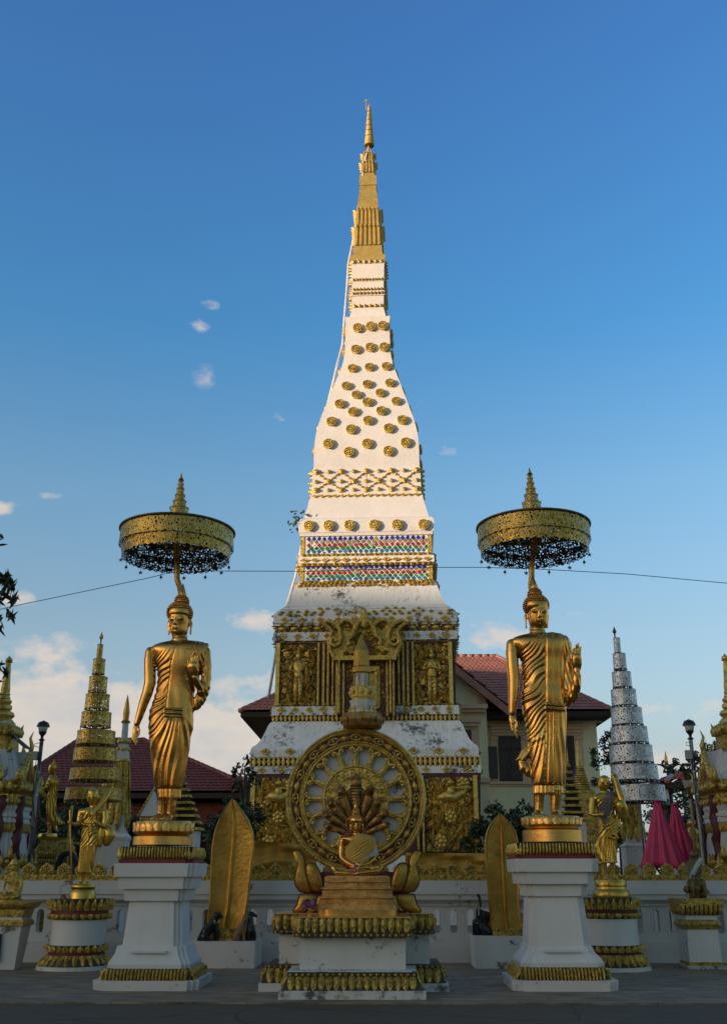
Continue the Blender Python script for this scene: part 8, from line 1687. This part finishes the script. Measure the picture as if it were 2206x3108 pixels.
T = thing('pavilion', 'small pavilion with low red roof behind the trees at the right', 'pavilion', (FBg.p(1090, 350)[0], 40, 0)); Fz = Fr(1780, 2280, .2623, 38.5)
a, c, ap = Fz.p(925, 345), Fz.p(1250, 352), X_(Fz, 1110, 262, 41)
hip(T, a[0], c[0], 38.5, 43.5, a[2], ap[2], ap[0] - .3, ap[0] + .3, 'ridge_red', 'roof_red')
for sx in (.1, .9): MB().box((a[0] + (c[0] - a[0]) * sx, 39.2, a[2] / 2 - .1), (.18, .18, a[2] - .2)).build('post', M['wall_white'], T)
# ------------------------------------------------------------------ plants
def leaves(b, c, rad, n, s, seed, clumps=26, droop=.0, asp=.38):
    g = np.random.default_rng(seed); cc = g.normal(size=(clumps, 3)); cc /= np.linalg.norm(cc, axis=1)[:, None]; cc *= (g.uniform(.25, 1, (clumps, 1)) ** .5); cc = np.array(c) + cc * np.array(rad); cr = min(rad) * g.uniform(.18, .42, clumps)
    i = g.integers(0, clumps, n); d = g.normal(size=(n, 3)); d /= np.linalg.norm(d, axis=1)[:, None]; P = cc[i] + d * (cr[i] * g.uniform(.3, 1.0, n))[:, None]
    a = g.normal(size=(n, 3)); a[:, 2] -= droop; a /= np.linalg.norm(a, axis=1)[:, None]; w_ = np.cross(a, g.normal(size=(n, 3))); w_ /= np.linalg.norm(w_, axis=1)[:, None]; L = (s * g.uniform(.6, 1.3, n))[:, None]
    V = np.stack([P - a * L * .5, P + w_ * L * asp * .5 - a * L * .1, P + w_ * L * asp * .35 + a * L * .25, P + a * L * .5, P - w_ * L * asp * .35 + a * L * .25, P - w_ * L * asp * .5 - a * L * .1], 1).reshape(-1, 3)
    f = (np.arange(n)[:, None] * 6 + np.arange(6)[None]).tolist(); b.add(V, f); return cc
def shrub(px, py, Y, rad, n, s, label, seed, name='shrub', grp='shrubs behind the court wall'):
    p = W(px, py, Y); T = thing(name, label, 'shrub' if name == 'shrub' else 'tree', (p[0], Y, 0), grp); b = MB(); cc = leaves(b, p, rad, n, s, seed); b.build('foliage' if name == 'shrub' else 'crown', M['leaf_dark'], T, fix=False)
    b = MB(); b.tube([(p[0], Y, 0), (p[0] + .05, Y, p[2] * .5), tuple(p)], [.10, .08, .04], 6)
    for q in cc[::3]: b.tube([(p[0] + .03, Y, p[2] * .55), (np.array((p[0], Y, p[2])) + q) / 2 - (0, 0, .1), q], [.04, .025, .008], 5)
    b.build('stem' if name == 'shrub' else 'trunk', M['bark'], T, smooth=True); return T
sh = [(640, 2560, 30, (1.5, .9, 1.0), 2600, .17, 'dark shrub between the left Buddha pedestal and the taller gold slab'), (725, 2490, 31, (.8, .7, .65), 1000, .17, 'dark leafy shrub rising left of the tower base'), (745, 2350, 31.5, (.45, .4, .6), 260, .17, 'thin sprays of light leaves beside the left corner of the tower'),
      (360, 2560, 32, (1.6, 1, 1.0), 2200, .18, 'dark shrub behind the base of the gold parasol'), (150, 2540, 32, (1.5, 1, 1.1), 2200, .18, 'dark shrub behind the profile gold figure'), (250, 2520, 33, (1.4, 1, 1.0), 2000, .18, 'dark shrub beneath the maroon roof eaves'),
      (1520, 2530, 36, (1.4, .9, .9), 1900, .2, 'dark shrub against the cream house wall right of the tower'), (1590, 2500, 36, (1.0, .8, .7), 1300, .2, 'dark shrub under the shuttered window of the cream house'), (1670, 2560, 36, (1.6, .8, .9), 1400, .2, 'dark shrub behind the feet of the right standing Buddha'),
      (1860, 2330, 40, (.9, .9, 1.3), 1200, .2, 'dark bush at the right end of the cream house'), (2000, 2535, 30, (1.5, 1, 1.05), 2600, .17, 'dense dark shrub behind the pink umbrellas'), (2110, 2530, 30, (1.3, 1, 1.2), 2200, .17, 'dense dark shrub behind the right lamp post'), (2100, 2325, 34, (.9, .7, .4), 420, .2, 'feathery light shrub top left of the right lamp post'), (2160, 2330, 30, (.7, .7, .7), 600, .17, 'feathery shrub top between the right lamp post and shrine')]
for i, (px, py, Y, rad, n, s, lab) in enumerate(sh): shrub(px, py, Y, rad, n, s, lab, 100 + i)
T = thing('tree', 'dark long-leaved tree leaning into the frame at the left edge', 'tree', (-10.2, 19.5, 0))
b = MB(); q = leaves(b, (-9.55, 19.5, 7.25), (2.35, 1.8, 1.9), 5200, .34, 5, 40, 1.2, .22)
for (px, py, r) in ((25, 1815, .32), (5, 1745, .25), (10, 1880, .25), (0, 2045, .28), (-10, 2090, .2)): leaves(b, W(px, py, 19.5), (r, r, r), 60, .30, int(py), 4, 1.5, .2)
b.build('crown', M['leaf_tree'], T, fix=False)
b = MB(); b.tube([(-10.2, 19.5, 0), (-10.1, 19.5, 2.5), (-9.9, 19.5, 5), (-9.4, 19.5, 7)], [.24, .2, .16, .08], 10)
for c in q[::3]: b.tube([(-9.95, 19.5, 4.6), (np.array((-9.7, 19.5, 6)) + c) / 2, c], [.07, .04, .012], 5)
b.tube([(-9.6, 19.5, 6.4), W(-40, 1850, 19.5), W(30, 1800, 19.5)], [.06, .04, .01], 5); b.build('trunk', M['bark'], T, smooth=True)
